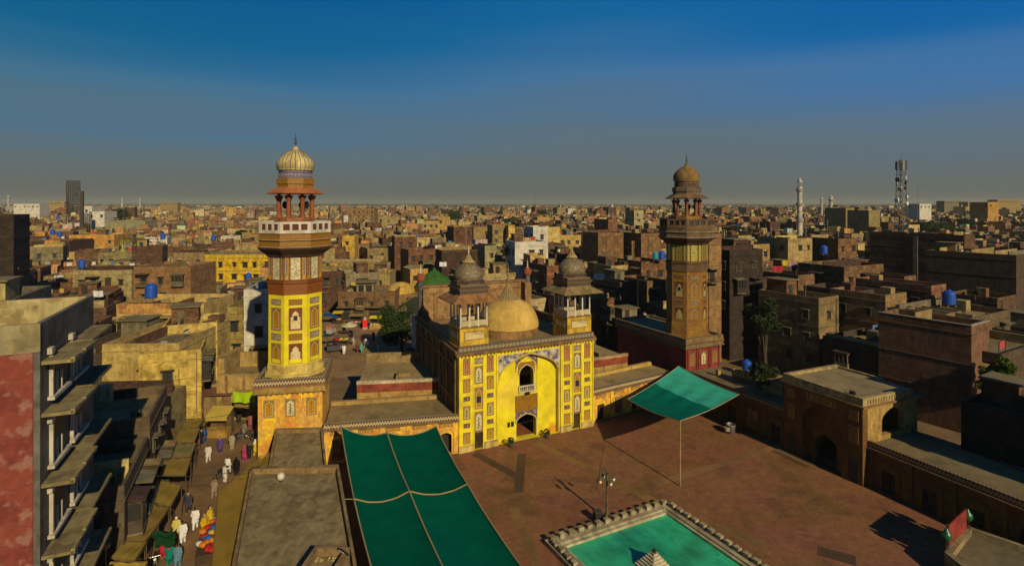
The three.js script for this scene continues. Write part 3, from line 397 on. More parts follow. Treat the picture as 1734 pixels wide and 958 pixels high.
{ // second, outer rows behind the arcades
  const outer = (label, p, turn, len, depth, h, walls) => {
    const g = thing('outer_range', label, 'shop range', p, turn);
    const b = mk(5, 2); b.slab(0, len, 0, h - 1.3, -depth, 0); b.build('wall', pl([.5, .33, .1], 'grime'), g);
    mk().slab(-.02, len + .02, h - .75, h - .35, -.3, .02).slab(-.02, len + .02, h - 1.3, h - .75, -.3, 0).build('red_fascia', pl([.34, .07, .03], 'grime'), g);
    mk().slab(-.04, len + .04, h - .35, h, -.34, .1).build('white_coping', walls, g);
    mk(4, 4).slab(.02, len - .02, h - 1.3, h - .5, -depth + .4, -.3).build('roof', pl([.4, .29, .12], 'mud'), g);
    mk().slab(0, len, h - 1.3, h + .75, -depth, -depth + .4).build('back_parapet', pl([.34, .25, .11], 'grime'), g);
    mk().slab(len * .4, len * .42, h - .5, h + .1, -3.2, -1.2).slab(len * .42, len * .55, h - .5, h - .1, -3.0, -2.8).build('roof_upstand', pl([.36, .25, .1]), g); return g;
  };
  outer('higher flat range with white coping and red fascia behind the left arcade', [LA.x + 1.0, 0, LA.z - 8.2], R(8), 10.6, 9.5, 5.6, pl([.66, .55, .38], 'grime'));
  outer('higher flat range with red fascia between the gateway and the red plinth', [RA.x + .6, 0, RA.z - 7.6], R(26), 6.4, 8, 5.4, pl([.5, .34, .18], 'grime'));
}
{ // the side gate
  const g = thing('side_gate', 'shaded side gate with pointed doorway and flat sunlit roof on the right of the court', 'gate', RWx(15.75, 0, 0), R(-66)), w = 8.35, h = 8.0, z1 = .8, z0 = -7.2, wm = YEL2shade;
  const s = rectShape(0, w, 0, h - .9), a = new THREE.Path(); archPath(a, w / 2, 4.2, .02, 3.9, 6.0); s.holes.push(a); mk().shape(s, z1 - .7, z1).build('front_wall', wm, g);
  const s2 = rectShape(1.7, w - 1.7, 0, 6.4), a2 = new THREE.Path(); archPath(a2, w / 2, 2.3, .02, 1.9, 3.0); s2.holes.push(a2); mk().shape(s2, z1 - 1.4, z1 - .702).build('recess_wall', wm, g);
  const b = mk(); b.slab(0, .5, 0, h - .9, z0, z1 - .7).slab(.5, w - .5, 0, h - .9, z0, z0 + .5);
  const e = rectShape(0, -z0 + z1 - .7, 0, h - .9), a3 = new THREE.Path(); archPath(a3, 3.6, 3.2, 4.2, 5.4, 6.6); e.holes.push(a3); const eg = plain(new THREE.ExtrudeGeometry(e, { depth: .5, bevelEnabled: false })); eg.rotateY(Math.PI / 2); b.add(eg, w - .5, 0, z1 - .7); b.build('side_wall', pl([.5, .33, .1], 'grime'), g);
  mk().slab(.5, w - .5, 3.2, 3.5, z0 + .5, z1 - 1.4).build('upper_floor', ROOFD, g);
  const c = mk(); c.slab(-.3, w + .3, h - .9, h - .72, z0 - .2, z1 + .3); c.build('cornice', CORN, g);
  const p = mk(0, -h + .72); p.slab(-.1, w + .1, h - .72, h, z1 - .25, z1 + .12).slab(-.1, .25, h - .72, h, z0, z1 - .25).slab(w - .25, w + .1, h - .72, h, z0 + 1.4, z1 - .25).slab(-.1, w * .62, h - .72, h - .1, z0 - .1, z0 + .2); p.build('parapet', pl([.5, .38, .17], 'grime'), g);
  mk(7, 1).slab(.25, w - .25, h - .72, h - .3, z0 + .2, z1 - .25).build('roof', pl([.34, .26, .12], 'mud'), g);
  const d = mk(); for (let i = 0; i < 16; i++) d.box(w + .14, h - .4, z0 + 1.7 + i * .38, .06, .34, .16); d.each('merlon', pl([.55, .43, .2]), g);
  for (const [x, y, pw, ph] of [[.85, 6.2, .9, .9], [w - .85, 6.2, .9, .9], [.85, 4.4, .9, 1.5], [w - .85, 4.4, .9, 1.5], [w / 2, 6.55, 3.2, .7]]) panel(g, x, y, z1 + .005, pw, ph, tileOld.gold, CORN);
  for (const x of [.85, w - .85]) { mk().box(x, 1.1, z1 + .01, 1.0, 1.9, .1).build('blind_niche', DARK, g); }
  mk().slab(w / 2 - 1.2, w / 2 + 1.2, .01, 3, z0 + .52, z0 + .6).build('dark_passage', DARK, g);
  mk().box(w - 1.1, h + .14, z1 - .2, .5, .3, .25, 0, .3).build('floodlight', DARK, g);
}
// ---------------------------------------------------------------- flat roofs in front, seen from above
function polyRoof(name, label, cat, pts, h, par, pw, wallM, roofM, parM) {
  const c = pts.reduce((a, p) => a.add(p), new THREE.Vector3()).multiplyScalar(1 / pts.length), q = pts.map((p) => [p.x - c.x, p.z - c.z]), g = thing(name, label, cat, [c.x, 0, c.z]);
  const ins = (t) => q.map(([x, z]) => { const l = Math.hypot(x, z); return [x * (1 - t * 1.35 / l), z * (1 - t * 1.35 / l)]; });
  mk(1, 8).prism(q, 0, h).build('wall', wallM, g);
  const ii = ins(pw), V = (l) => l.map(([x, z]) => new THREE.Vector2(x, -z)), s = new THREE.Shape(V(q)); s.holes.push(new THREE.Path(V(ii)));
  const e = plain(new THREE.ExtrudeGeometry(s, { depth: par, bevelEnabled: false })); e.rotateX(-Math.PI / 2); mk().add(e, 0, h, 0).build('parapet', parM, g);
  mk(2, 6).prism(ins(pw + .02), h - .1, h + .02).build('roof', roofM, g); return g;
}
const MUDP = pl([.36, .24, .1], 'grime');
polyRoof('flat_roof', 'long flat mud roof with low parapet in the foreground left of the large green awning', 'roof', [at(424, 790, 4.5), at(573, 787, 4.5), at(622, 1060, 4.5), at(372, 1060, 4.5)], 4.1, .45, .42, pl([.3, .2, .09], 'grime'), pl([.34, .26, .12], 'grime'), MUDP);
polyRoof('flat_roof', 'narrow flat mud roof between the foreground roof and the left minaret plinth', 'roof', [at(466, 726, 3.9), at(546, 724, 3.9), at(554, 800, 3.9), at(452, 800, 3.9)], 3.6, .36, .36, pl([.56, .43, .14], 'grime'), pl([.36, .27, .12], 'grime'), MUDP);
{ const p = at(475, 815, 4.12), g = thing('white_globe', 'small white ball lamp standing on the foreground mud roof', 'lamp globe', p); mk().lathe([[.001, .1], [.17, .13], [.27, .25], [.3, .4], [.26, .56], [.15, .66], [.001, .7]], 20).build('globe', pl([.5, .45, .32], '', { roughness: .45 }), g); mk().cyl(0, 0, 0, .14, .1, .12, 12).build('base', DARK, g); }
{ const p = at(560, 958, 4.2), g = thing('roof_hatch', 'small walled roof hatch with rubble at the near end of the foreground roof', 'roof hatch', p, R(-4)), w = 2.1; const b = mk(); b.slab(-w / 2, w / 2, 0, 1.0, -.25, 0).slab(-w / 2, w / 2, 0, 1.0, 1.8, 2.05).slab(-w / 2, -w / 2 + .25, 0, 1.0, 0, 1.8).slab(w / 2 - .25, w / 2, 0, 1.0, 0, 1.8); b.build('wall', MUDP, g); mk().slab(-w / 2 + .25, w / 2 - .25, .3, .55, 0, 1.8).build('cover', ROOF, g);
  seed(5); const r = mk(); for (let i = 0; i < 14; i++) r.add(new THREE.DodecahedronGeometry(rr(.05, .12)), rr(-.7, .5), .62, rr(.1, .6), rr(0, 3)); tag(r.build('rubble', pl(C.tanPale), g), null, null, null, 'stuff'); }
{ const p = at(581, 940, 5.0), g = thing('floodlight', 'black floodlight on the corner of the small roof hatch', 'floodlight', p, R(-35)); mk().box(0, .2, 0, .6, .4, .14, 0, .7).build('lamp_head', DARK, g); mk().box(0, .2, .085, .5, .3, .03, 0, .7).build('glass', mat('', .5, .5, .48, { roughness: .1 }), g); mk().cyl(0, -.25, -.1, .03, .03, .4, 6).build('bracket', DARK, g); }
{ const pr = polyRoof('prayer_roof', 'flat roof with pale parapet at the bottom right corner of the court', 'roof', [at(1640, 890, 1.4), at(1600, 934, 1.4), at(1760, 1060, 1.4), at(1860, 965, 1.4)], .9, .5, .35, pl([.22, .14, .07], 'grime'), pl([.2, .16, .09], 'mud'), pl([.34, .27, .15], 'grime'));
  const a = at(1607, 926, 1.32), b = at(1637, 897, 1.32), m = a.clone().add(b).multiplyScalar(.5), d = b.clone().sub(a), L = d.length(), g = thing('red_signboard', 'plain red board standing on the parapet of the bottom right roof', 'signboard', m, -Math.atan2(d.z, d.x));
  mk().box(0, .78, 0, L, 1.5, .08).build('board', pl([.34, .035, .025], 'grime'), g); const f = mk(); for (const x of [-L / 2, 0, L / 2]) f.box(x, .78, -.09, .07, 1.64, .07); f.each('frame_post', WOOD, g);
  for (const [q, l] of [[a, 'dark green lantern at the near end of the red board'], [b, 'dark green lantern at the far end of the red board']]) { const n = d.clone().normalize(), s = q === a ? -1 : 1, o = thing('green_lantern', l, 'lantern', q.clone().addScaledVector(n, s * .35)); mk().cyl(0, 0, 0, .2, .14, .3, 10).cyl(0, .3, 0, .05, .05, .3, 6).build('stand', DARK, o); mk().lathe([[.001, .55], [.2, .6], [.34, .85], [.3, 1.1], [.14, 1.25], [.1, 1.4], [.001, 1.5]], 14).build('shade', pl([.012, .09, .035], '', { roughness: .35 }), o); } }
// ---------------------------------------------------------------- the court: marks in the paving, pool, lamp, awnings
{
  const strip = (name, a, b, w, m, y) => { const p = at(...a, 0), q = at(...b, 0), d = q.clone().sub(p), L = d.length(), o = mk().box(0, 0, 0, w, .012, L).build(name, m); o.position.copy(p).add(q).multiplyScalar(.5); o.position.y = y; o.rotation.y = Math.atan2(d.x, d.z); tag(o, null, null, null, 'structure'); };
  const ol = pl([.3, .17, .04], 'dust'), dk = pl([.115, .062, .022], 'dust'), pa = pl([.32, .18, .065], 'dust');
  strip('paving_band', [902, 747], [1135, 862], .95, ol, .024); strip('paving_band', [1148, 868], [1300, 925], .9, ol, .024);
  strip('paving_band', [804, 768], [880, 809], .9, dk, .026); strip('paving_band', [884, 768], [878, 834], .85, dk, .03); strip('paving_band', [1110, 820], [1330, 752], .8, pa, .022); strip('paving_band', [1385, 932], [1450, 950], 1.3, dk, .024); strip('paving_band', [870, 860], [910, 958], .8, ol, .022);
}
const PTH = R(27.5);
{ // pool: x along its far edge, z towards the camera
  const p = at(935, 915, .6), g = thing('ablution_pool', 'square green pool with pale crenellated stone rim in the court', 'pool', [p.x, 0, p.z], PTH), w = 11.4, d = 13, st = pl([.5, .43, .27], 'grime'), st2 = pl([.42, .35, .2], 'grime');
  const r = mk(); r.slab(-.3, w + .3, .02, .42, -.6, .3).slab(-.3, .55, .02, .42, .3, d).slab(w - .55, w + .3, .02, .42, .3, d).slab(-.3, w + .3, .02, .42, d, d + .6); r.build('rim', st, g);
  const lip = mk(); lip.slab(.55, w - .55, .02, .3, .3, .62).slab(.55, .8, .02, .3, .62, d).slab(w - .8, w - .55, .02, .3, .62, d); lip.build('inner_step', pl([.62, .55, .36], 'grime'), g);
  seed(77); const bm = [st, st2, pl([.58, .5, .3], 'grime')];
  const blk = (x, z, lx, lz) => { mk(rr(0, 9)).box(x, .42 + .17, z, lx, .34 + rr(-.02, .02), lz, rr(-.04, .04)).build('stone_block', pick(bm), g); };
  for (let i = 0; i < 14; i++) { blk(.2 + i * .84, -.3, .46, .34); }
  for (let i = 0; i < 16; i++) { blk(w + .02, .5 + i * .82, .36, .44); blk(-.02, .5 + i * .82, .36, .42); }
  const wt2 = rep(dataTex(512, (u, v) => { const a = fbm(u * .8, v, 5, 5, 501), b = fbm(u, v * .4, 18, 4, 507), k = .86 + .5 * (a - .5) + .34 * (b - .5) - .2 * sm(.54, .64, b) * sm(.45, .6, a); return [k * .9, k, k]; }), 13);
  mk().slab(.8, w - .8, .03, .12, .62, d).build('water', new THREE.MeshPhysicalMaterial({ map: wt2, color: new THREE.Color().setRGB(.05, .53, .25), roughness: .22, bumpMap: T.rough, bumpScale: .006, specularIntensity: .6 }), g);
  const f = thing('fountain', 'small stepped white pyramid fountain standing in the green pool', 'fountain', at(1108, 962, .12), PTH), fw = pl([.74, .66, .46], 'grime');
  for (let i = 0; i < 7; i++) mk().box(0, .08 + i * .16, 0, 1.9 - i * .25, .16, 1.9 - i * .25).build('step', fw, f); mk().cyl(0, 1.12, 0, .16, .13, .2, 10).build('spout', DARK, f);
}
{ // lamp post
  const p = at(1028, 880, 0.02), g = thing('lamp_post', 'ornate green lamp post with hanging lanterns beside the pool', 'lamp post', p, R(20)), m = pl([.14, .13, .06], 'grime', { roughness: .6 });
  mk().lathe([[.32, 0], [.32, .12], [.24, .16], [.22, .5], [.13, .6], [.1, 1.2], [.08, 3.4], [.1, 3.5], [.05, 3.6], [.045, 4.0]], 12).build('post', m, g);
  const sc = mk(); finial(sc, 0, 3.95, 0, .14); sc.build('finial', m, g);
  for (let k = 0; k < 4; k++) { const a = k * Math.PI / 2, c = Math.cos(a), s = Math.sin(a); mk().tube([[0, 3.55, 0], [.2 * c, 3.9, .2 * s], [.45 * c, 3.98, .45 * s], [.62 * c, 3.8, .62 * s], [.62 * c, 3.5, .62 * s]], .025, 6, 20).build('arm', m, g); const l = mk().lathe([[.001, 3.52], [.13, 3.42], [.15, 3.3], [.12, 3.28]], 10, .62 * c, 0, .62 * s).build('lamp_cap', m, g); mk().lathe([[.12, 3.29], [.13, 3.2], [.08, 3.06], [.001, 3.02]], 10, .62 * c, 0, .62 * s).build('globe', pl([.8, .74, .6], '', { roughness: .3 }), l); }
  const b = thing('control_box', 'dark box standing on the paving at the foot of the lamp post', 'box', at(1012, 884, .02), R(20)); mk().box(0, .45, 0, .6, .8, .5).build('body', DARK, b); mk().box(0, .88, 0, .68, .06, .58).build('lid', pl([.07, .065, .05]), b);
}
function sheet(P, n, sag, th = .012) { // P(u,v) -> point; a thin sagging cloth with both faces
  const pos = [], idx = [], N = n + 1; for (let k = 0; k < 2; k++) for (let j = 0; j <= n; j++) for (let i = 0; i <= n; i++) { const u = i / n, v = j / n, p = P(u, v); pos.push(p.x, p.y - sag * (1 - (2 * u - 1) ** 2) * (1 - (2 * v - 1) ** 2) - k * th, p.z); }
  for (let k = 0; k < 2; k++) for (let j = 0; j < n; j++) for (let i = 0; i < n; i++) { const a = k * N * N + j * N + i, b = a + 1, c = a + N, d = c + 1; k ? idx.push(a, c, b, b, c, d) : idx.push(a, b, c, b, d, c); }
  const g = new THREE.BufferGeometry(); g.setAttribute('position', new THREE.Float32BufferAttribute(pos, 3)); g.setIndex(idx); g.computeVertexNormals(); return metreUV(g);
}
const bil = (a, b, c, d) => (u, v) => a.clone().multiplyScalar((1 - u) * (1 - v)).addScaledVector(b, u * (1 - v)).addScaledVector(c, (1 - u) * v).addScaledVector(d, u * v);
{ // large green awning: four cloth panels sewn to ropes
  const rows = [[[577, 722], [655, 733], [738, 722]], [[599, 845], [693, 832], [791, 820]], [[640, 1000], [770, 1000], [905, 990]]].map((r, j) => r.map(([u, v], i) => at(u, v, [4.75, 4.5, 4.6][j] - (i === 1 ? .1 : 0))));
  const o = rows[1][1].clone(); o.y = 0; const g = thing('green_awning', 'large dark green cloth awning on ropes over the near part of the court', 'awning', o), rel = (p) => p.clone().sub(o), m = mat('fabric', .0005, .118, .07, { roughness: 1 }), m2 = mat('fabric', .0005, .105, .062, { roughness: 1 }), rp = pl([.55, .45, .22]);
  const curve = (a, b, s) => [a, a.clone().lerp(b, .25).add(new THREE.Vector3(0, -s * .75, 0)), a.clone().lerp(b, .5).add(new THREE.Vector3(0, -s, 0)), a.clone().lerp(b, .75).add(new THREE.Vector3(0, -s * .75, 0)), b];
  const q = rows.map((r) => r.map(rel)), patch = (a, b, c, d, s) => { const B = bil(a, b, c, d); return (u, v) => { const p = B(u, v); p.y -= s * (4 * u * (1 - u)) * 1.19 + .25 * 4 * v * (1 - v) * (Math.abs(2 * u - 1)) + .03 * Math.sin(u * 9 + v * 4) * Math.sin(v * 11); return p; }; };
  const W2 = (a, b, c, d, name, mm) => { const geo = sheet(patch(a, b, c, d, .42), 40, .15); mesh(name, geo, mm, g); };
  for (let j = 0; j < 2; j++) for (let i = 0; i < 2; i++) W2(q[j][i], q[j][i + 1], q[j + 1][i], q[j + 1][i + 1], 'cloth_panel', (i + j) % 2 ? m2 : m);
  const up = (l) => l.map((p) => p.clone().add(new THREE.Vector3(0, .03, 0)));
  for (let j = 0; j < 3; j++) for (let i = 0; i < 2; i++) mk().tube(up(curve(q[j][i], q[j][i + 1], .5)), .05, 6, 24).build('hem_rope', rp, g);
  for (let i = 0; i < 3; i++) for (let j = 0; j < 2; j++) mk().tube(up(curve(q[j][i], q[j + 1][i], .24)), .055, 6, 24).build('seam_rope', rp, g);
  for (const p of [q[0][1], q[0][2], q[1][1], q[1][2]]) mk().bar([p.x, .02, p.z], [p.x, p.y - .02, p.z], .05, 8).build('pole', pl([.2, .15, .08]), g);
  mk().bar(q[1][0], rel(at(578, 845, 4.5)), .03, 5).bar(q[0][0], rel(at(556, 716, 4.2)), .02, 5).build('tie_rope', rp, g);
}
{ // teal awning on one tall pole
  const Lc = at(1063, 676, 3.9), Tc = at(1150, 620, 4.7), Rc = at(1252, 668, 4.3), Nc = at(1152, 713, 5.9), o = Nc.clone(); o.y = 0;
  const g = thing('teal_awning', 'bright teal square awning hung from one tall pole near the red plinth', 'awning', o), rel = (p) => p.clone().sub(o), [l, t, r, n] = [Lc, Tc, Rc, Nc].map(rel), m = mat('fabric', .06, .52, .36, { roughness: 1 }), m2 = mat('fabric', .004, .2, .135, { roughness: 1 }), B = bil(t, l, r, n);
  const P = (u, v) => { const p = B(u, v); p.y -= .55 * 4 * (u * (1 - u) * .5 + v * (1 - v) * .5) * .8 + .05 * Math.sin(u * 19 + 3 * v) * Math.sin(Math.PI * v) + .04 * Math.sin(v * 23 - 4 * u) * Math.sin(Math.PI * u); return p; };
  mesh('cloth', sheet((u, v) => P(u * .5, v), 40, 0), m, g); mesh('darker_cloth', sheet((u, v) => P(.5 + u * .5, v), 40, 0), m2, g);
  const edge = (f) => mk().tube([0, .2, .4, .6, .8, 1].map((k) => f(k).add(new THREE.Vector3(0, .03, 0))), .04, 5, 20).build('hem_rope', pl([.6, .55, .42]), g);
  edge((k) => P(k, 0)); edge((k) => P(k, 1)); edge((k) => P(0, k)); edge((k) => P(1, k));
  mk().bar([0, .02, 0], [0, n.y, 0], .08, 8).build('pole', pl([.42, .32, .16]), g);
  const ropes = mk(); ropes.bar([0, n.y - .1, 0], rel(at(1205, 775, 0.03)), .018, 4); ropes.bar([0, n.y - .1, 0], rel(at(1010, 830, .03)), .018, 4); ropes.bar(l, rel(at(1050, 650, 3.9)), .018, 4); ropes.bar(r, rel(at(1262, 660, 4.2)), .018, 4); ropes.each('guy_rope', pl([.2, .16, .09]), g);
}
// ---------------------------------------------------------------- houses
const HC = { br: [.2, .09, .042], bd: [.12, .06, .034], bx: [.055, .034, .018], bp: [.33, .17, .075], tn: [.36, .26, .1], tp: [.5, .38, .16], gr: [.25, .22, .13], cm: [.31, .26, .15], oc: [.58, .34, .07], or: [.62, .32, .075], ye: [.85, .58, .015], wh: [.8, .78, .72], cr: [.64, .5, .2], rd: [.34, .075, .04], ol: [.28, .23, .06], pk: [.5, .26, .15] };
const HT = { br: 'brick', bd: 'brick', bx: 'brick', bp: 'brick', rd: 'grime' };
const hm = (k, t) => { const c = HC[k], f = .9 + .2 * hash(k.charCodeAt(0), k.charCodeAt(1), 3); return mat(t ?? HT[k] ?? 'grime', c[0] * f, c[1] * f, c[2] * f); };
const SHUT = [mat('grime', .05, .03, .018), mat('grime', .1, .075, .045), mat('grime', .03, .06, .05), mat('grime', .2, .16, .09)];
const WIN = [[.95, 1.35], [.8, 1.1], [1.25, 1.3]].map(([w, h]) => {           // frame with sill and hood, and the dark pane set back in it
  const b = mk(); b.box(-w / 2, 0, 0, .09, h, .14).box(w / 2, 0, 0, .09, h, .14).box(0, h / 2 + .06, .16, w + .4, .08, .5).box(0, -h / 2 - .04, .04, w + .2, .09, .24).box(0, 0, -.01, .05, h, .08);
  return { frame: b.geo(), pane: metreUV(plain(new THREE.BoxGeometry(w - .09, h, .06))), w, h };
});
const DOORG = (() => { const b = mk(); b.box(-.55, 1.05, 0, .1, 2.1, .16).box(.55, 1.05, 0, .1, 2.1, .16).box(0, 2.14, .04, 1.3, .1, .26); return { frame: b.geo(), pane: metreUV(plain(new THREE.BoxGeometry(1.0, 2.08, .06).translate(0, 1.04, 0))) }; })();
function addWindow(par, x, y, z, ry, k, sm, name = 'window') { const G = WIN[k], f = mesh(name, G.frame, sm, par); f.position.set(x, y, z); f.rotation.y = ry; mesh('pane', G.pane, DARK, f); return f; }
function addDoor(par, x, y, z, ry, sm, leaf = WOOD) { const f = mesh('door', DOORG.frame, sm, par); f.position.set(x, y, z); f.rotation.y = ry; mesh('door_leaf', DOORG.pane, leaf, f); return f; }
const footprints = [];                                                          // [cx, cz, w, d, turn] of everything built by hand, kept clear by the rest of the town
// low walls, sheds, pipes and frames that crowd the flat roofs
function roofClutter(g, w, d, y, n) {
  for (let i = 0; i < n; i++) {
    const x = rr(.8, w - .8), z = rr(-d + .8, -.8), k = Math.floor(rr(0, 6)), m = hm(pick(['tn', 'br', 'tp', 'gr', 'bp', 'cr', 'bd']));
    if (k === 0) mk(rr(0, 5)).box(x, y + .55, -d / 2, .2, 1.1, d - .6).build('dividing_wall', m, g);
    else if (k === 1) mk(rr(0, 5)).box(w / 2, y + .7, z, w - .6, 1.4, .2).build('dividing_wall', m, g);
    else if (k === 2) { const q = Math.min(1.1, w / 2 - .5); mk(rr(0, 5)).box(x, y + .8, z, q * rr(1, 1.6), 1.6, 1.5).build('roof_shed', m, g); }
    else if (k === 3) { const b = mk(); b.cyl(x, y, z, .05, .04, rr(1.5, 3), 5); b.build('pipe', STEEL, g); }
    else if (k === 4) { const b = mk(); for (const s of [-.9, .9]) b.cyl(x + s, y, z, .04, .04, 1.9, 5); b.bar([x - .9, y + 1.85, z], [x + .9, y + 1.85, z], .03, 4); b.build('clothes_frame', WOOD, g); mk().box(x, y + 1.4, z, rr(.5, 1.4), .9, .03).build('washing', mat('fabric', ...pick([[.7, .68, .62], [.5, .08, .08], [.1, .2, .4], [.55, .4, .1], [.3, .3, .28]])), g); }
    else { const q = plain(new THREE.SphereGeometry(.5, 10, 5, 0, 6.3, 0, .9)); q.rotateX(-.9); mk().add(q, x, y + .7, z, rr(0, 6)).build('satellite_dish', pick([STEEL, pl([.6, .58, .52])]), g); }
  }
}
// one house: x along its front (0..w), z = 0 at the front; parapet round a flat roof
function house(label, p, turn, w, d, H, key, o = {}) {
  const g = thing(o.name ?? 'house', label, o.cat ?? 'house', [p.x, 0, p.z], turn, o.group), wm = o.wm ?? hm(key, o.tex), pa = o.par ?? .9, ph = o.trim ?? wm, S = Math.floor(hash(Math.round(p.x * 7), Math.round(p.z * 7), 1) * 1e6);
  seed(S + 11); const b = mk(rr(0, 9), rr(0, 9)); b.slab(0, w, 0, H - pa, -d, 0);
  b.slab(0, w, H - pa, H, -.22, 0).slab(0, w, H - pa, H, -d, -d + .22).slab(0, .22, H - pa, H, -d + .22, -.22).slab(w - .22, w, H - pa, H, -d + .22, -.22); b.build('wall', wm, g);
  mk(rr(0, 9), rr(0, 9)).slab(.22, w - .22, H - pa - .04, H - pa + .05, -d + .22, -.22).build('roof', o.roof ?? pick([ROOF, ROOFD, MUDP]), g);
  if (!o.plain) { const t = mk(); for (let y = H - pa - .02, k = 0; y > 1.5 && k < 4; y -= rr(3.1, 3.5), k++) t.slab(-.07, w + .07, y - .12, y, -d - .05, .09); t.each('ledge', ph, g); }
  if (o.coping) mk().slab(-.05, w + .05, H, H + .08, -.27, .05).slab(-.05, .27, H, H + .08, -d, -.27).build('coping', o.coping, g);
  const sh = pick(SHUT), rows = o.rows ?? 2, k0 = o.win ?? 0, z = .02;
  if (o.win !== null) {
    const wall = (len, ry, pos, pr) => { const n = Math.max(1, Math.floor((len - .8) / rr(2.4, 3.1))); for (let r = 0; r < rows; r++) { const y = H - pa - 1.75 - r * 3.25; if (y < 1.2) break; for (let i = 0; i < n; i++) { const q = (i + .5 + rr(-.12, .12)) / n * len; if (rnd() > pr) continue; const [x, zz] = pos(q); addWindow(g, x, y + rr(-.1, .1), zz, ry, Math.floor(rr(0, 2.99)), sh); } } };
    wall(w, 0, (q) => [q, z], o.pr ?? .75); if (o.left !== 0) wall(d, -Math.PI / 2, (q) => [-z, -q], (o.pr ?? .75) * .9); if (o.right) wall(d, Math.PI / 2, (q) => [w + z, -q], .8);
  }
  if (o.jut ?? (p.z > -150 && o.win !== null && rnd() < .8)) { // projecting wooden bays and open balconies
    const bay = (x, y, zz, ry, open) => { const q = new THREE.Group(); q.name = open ? 'balcony' : 'wooden_bay'; q.position.set(x, y, zz); q.rotation.y = ry; g.add(q); const bw = rr(1.7, 2.6), bm = pick([...SHUT, hm('tn'), hm('oc')]); mk().box(0, 0, .45, bw, .14, .9).build('floor_slab', hm('gr'), q); if (open) { const r = mk(); r.box(0, .95, .86, bw, .07, .06); for (let i = 0; i < 7; i++) r.box(-bw / 2 + .05 + i * (bw - .1) / 6, .5, .86, .06, .9, .04); r.build('railing', bm, q); mk().box(0, 1.2, .02, 1.0, 2.1, .06).build('door_opening', DARK, q); } else { const r = mk(); r.box(0, .5, .45, bw - .1, .86, .84); for (let i = 0; i < 4; i++) r.box(-bw / 2 + .1 + i * (bw - .2) / 3, 1.5, .82, .1, 1.2, .1); r.box(0, 2.1, .45, bw - .1, .16, .84); r.build('bay_frame', bm, q); mk().box(0, 1.5, .38, bw - .24, 1.14, .7).build('bay_opening', DARK, q); } mk().box(0, 2.36, .5, bw + .3, .09, 1.2, 0, .14).build('canopy', hm(pick(['gr', 'tn', 'bd'])), q); };
    const sides = [[w, 0, (q) => [q, 0]]]; if (o.right) sides.push([d, Math.PI / 2, (q) => [w, -q]], [d, Math.PI / 2, (q) => [w, -q]]); else if (o.left !== 0) sides.push([d, -Math.PI / 2, (q) => [0, -q]]);
    for (const [len, ry, f] of sides) { const nb = Math.floor(rr(1, Math.max(1.5, len / 3.4))); for (let i = 0; i < nb; i++) { const r = Math.floor(rr(0, Math.max(1, Math.min(3, (H - 2) / 3.3)))), [x, zz] = f(len * (i + rr(.35, .65)) / nb); bay(x, H - pa - 2.9 - r * 3.25, zz, ry, rnd() < .4); } }
  }
  if (o.door) addDoor(g, w * o.door, H - pa - 3.2 < 0 ? 0 : (o.doorY ?? 0), .03, 0, sh);
  const room = o.room ?? (rnd() < .5 ? 1 : 0);
  if (room && w > 5 && d > 5) { const rw = rr(2.4, 3.4), rd = rr(2.6, 3.6), rh = rr(2.1, 2.6), rx = rr(.4, w - rw - .4), rz = -d + .4 + rd, y0 = H - pa + .05, rb = mk(rr(0, 9)); rb.slab(rx, rx + rw, y0, y0 + rh, rz - rd, rz); const rm = rb.build('stair_room', hm(o.roomKey ?? pick(['tn', 'br', 'gr', 'tp', 'bp'])), g); mk().slab(rx - .25, rx + rw + .25, y0 + rh, y0 + rh + .14, rz - rd - .2, rz + .35).build('room_roof', ROOFD, rm); mk().slab(rx + .6, rx + 1.5, y0, y0 + 1.9, rz, rz + .05).build('room_door', pick(SHUT), rm); }
  roofClutter(g, w, d, H - pa + .05, o.bare ? 0 : Math.min(5, Math.floor(w * d / 26)));
  if (!o.bare) { const jn = mk(); for (let i = 0; i < 3; i++) { const x = rr(.6, w - .6), zz = rr(-d + .8, -.8), s = rr(.25, .7); jn.box(x, H - pa + s * .4, zz, s * rr(.8, 1.6), s * .7, s, rr(0, 3)); } jn.each('rooftop_clutter', pick(SHUT), g); if (rnd() < .5) { const pp = mk(); const x = rr(.3, w - .3); pp.cyl(x, 2, .08, .06, .06, H - 2.4, 6); pp.build('drainpipe', pick([pl(C.cement), pl([.12, .1, .08])]), g); } }
  footprints.push([p.x, p.z, w, d, turn]); g.userData_size = undefined; delete g.userData_size;
  return g;
}
// front edge from pixel column u0 (at distance Z) to u1, roof line at pixel row vt
function pxHouse(u0, u1, vt, Z, deg, d, key, label, o = {}) {
  const th = R(deg), X0 = (u0 - CX) * Z / F, k = (u1 - CX) / F, w = (k * Z - X0) / (Math.cos(th) - k * Math.sin(th)), H = CH - (vt - HY) * Z / F;
  return house(label, new THREE.Vector3(X0, 0, -Z), th, w, d, H, key, { rows: Z < 140 ? 3 : 2, ...o });
}
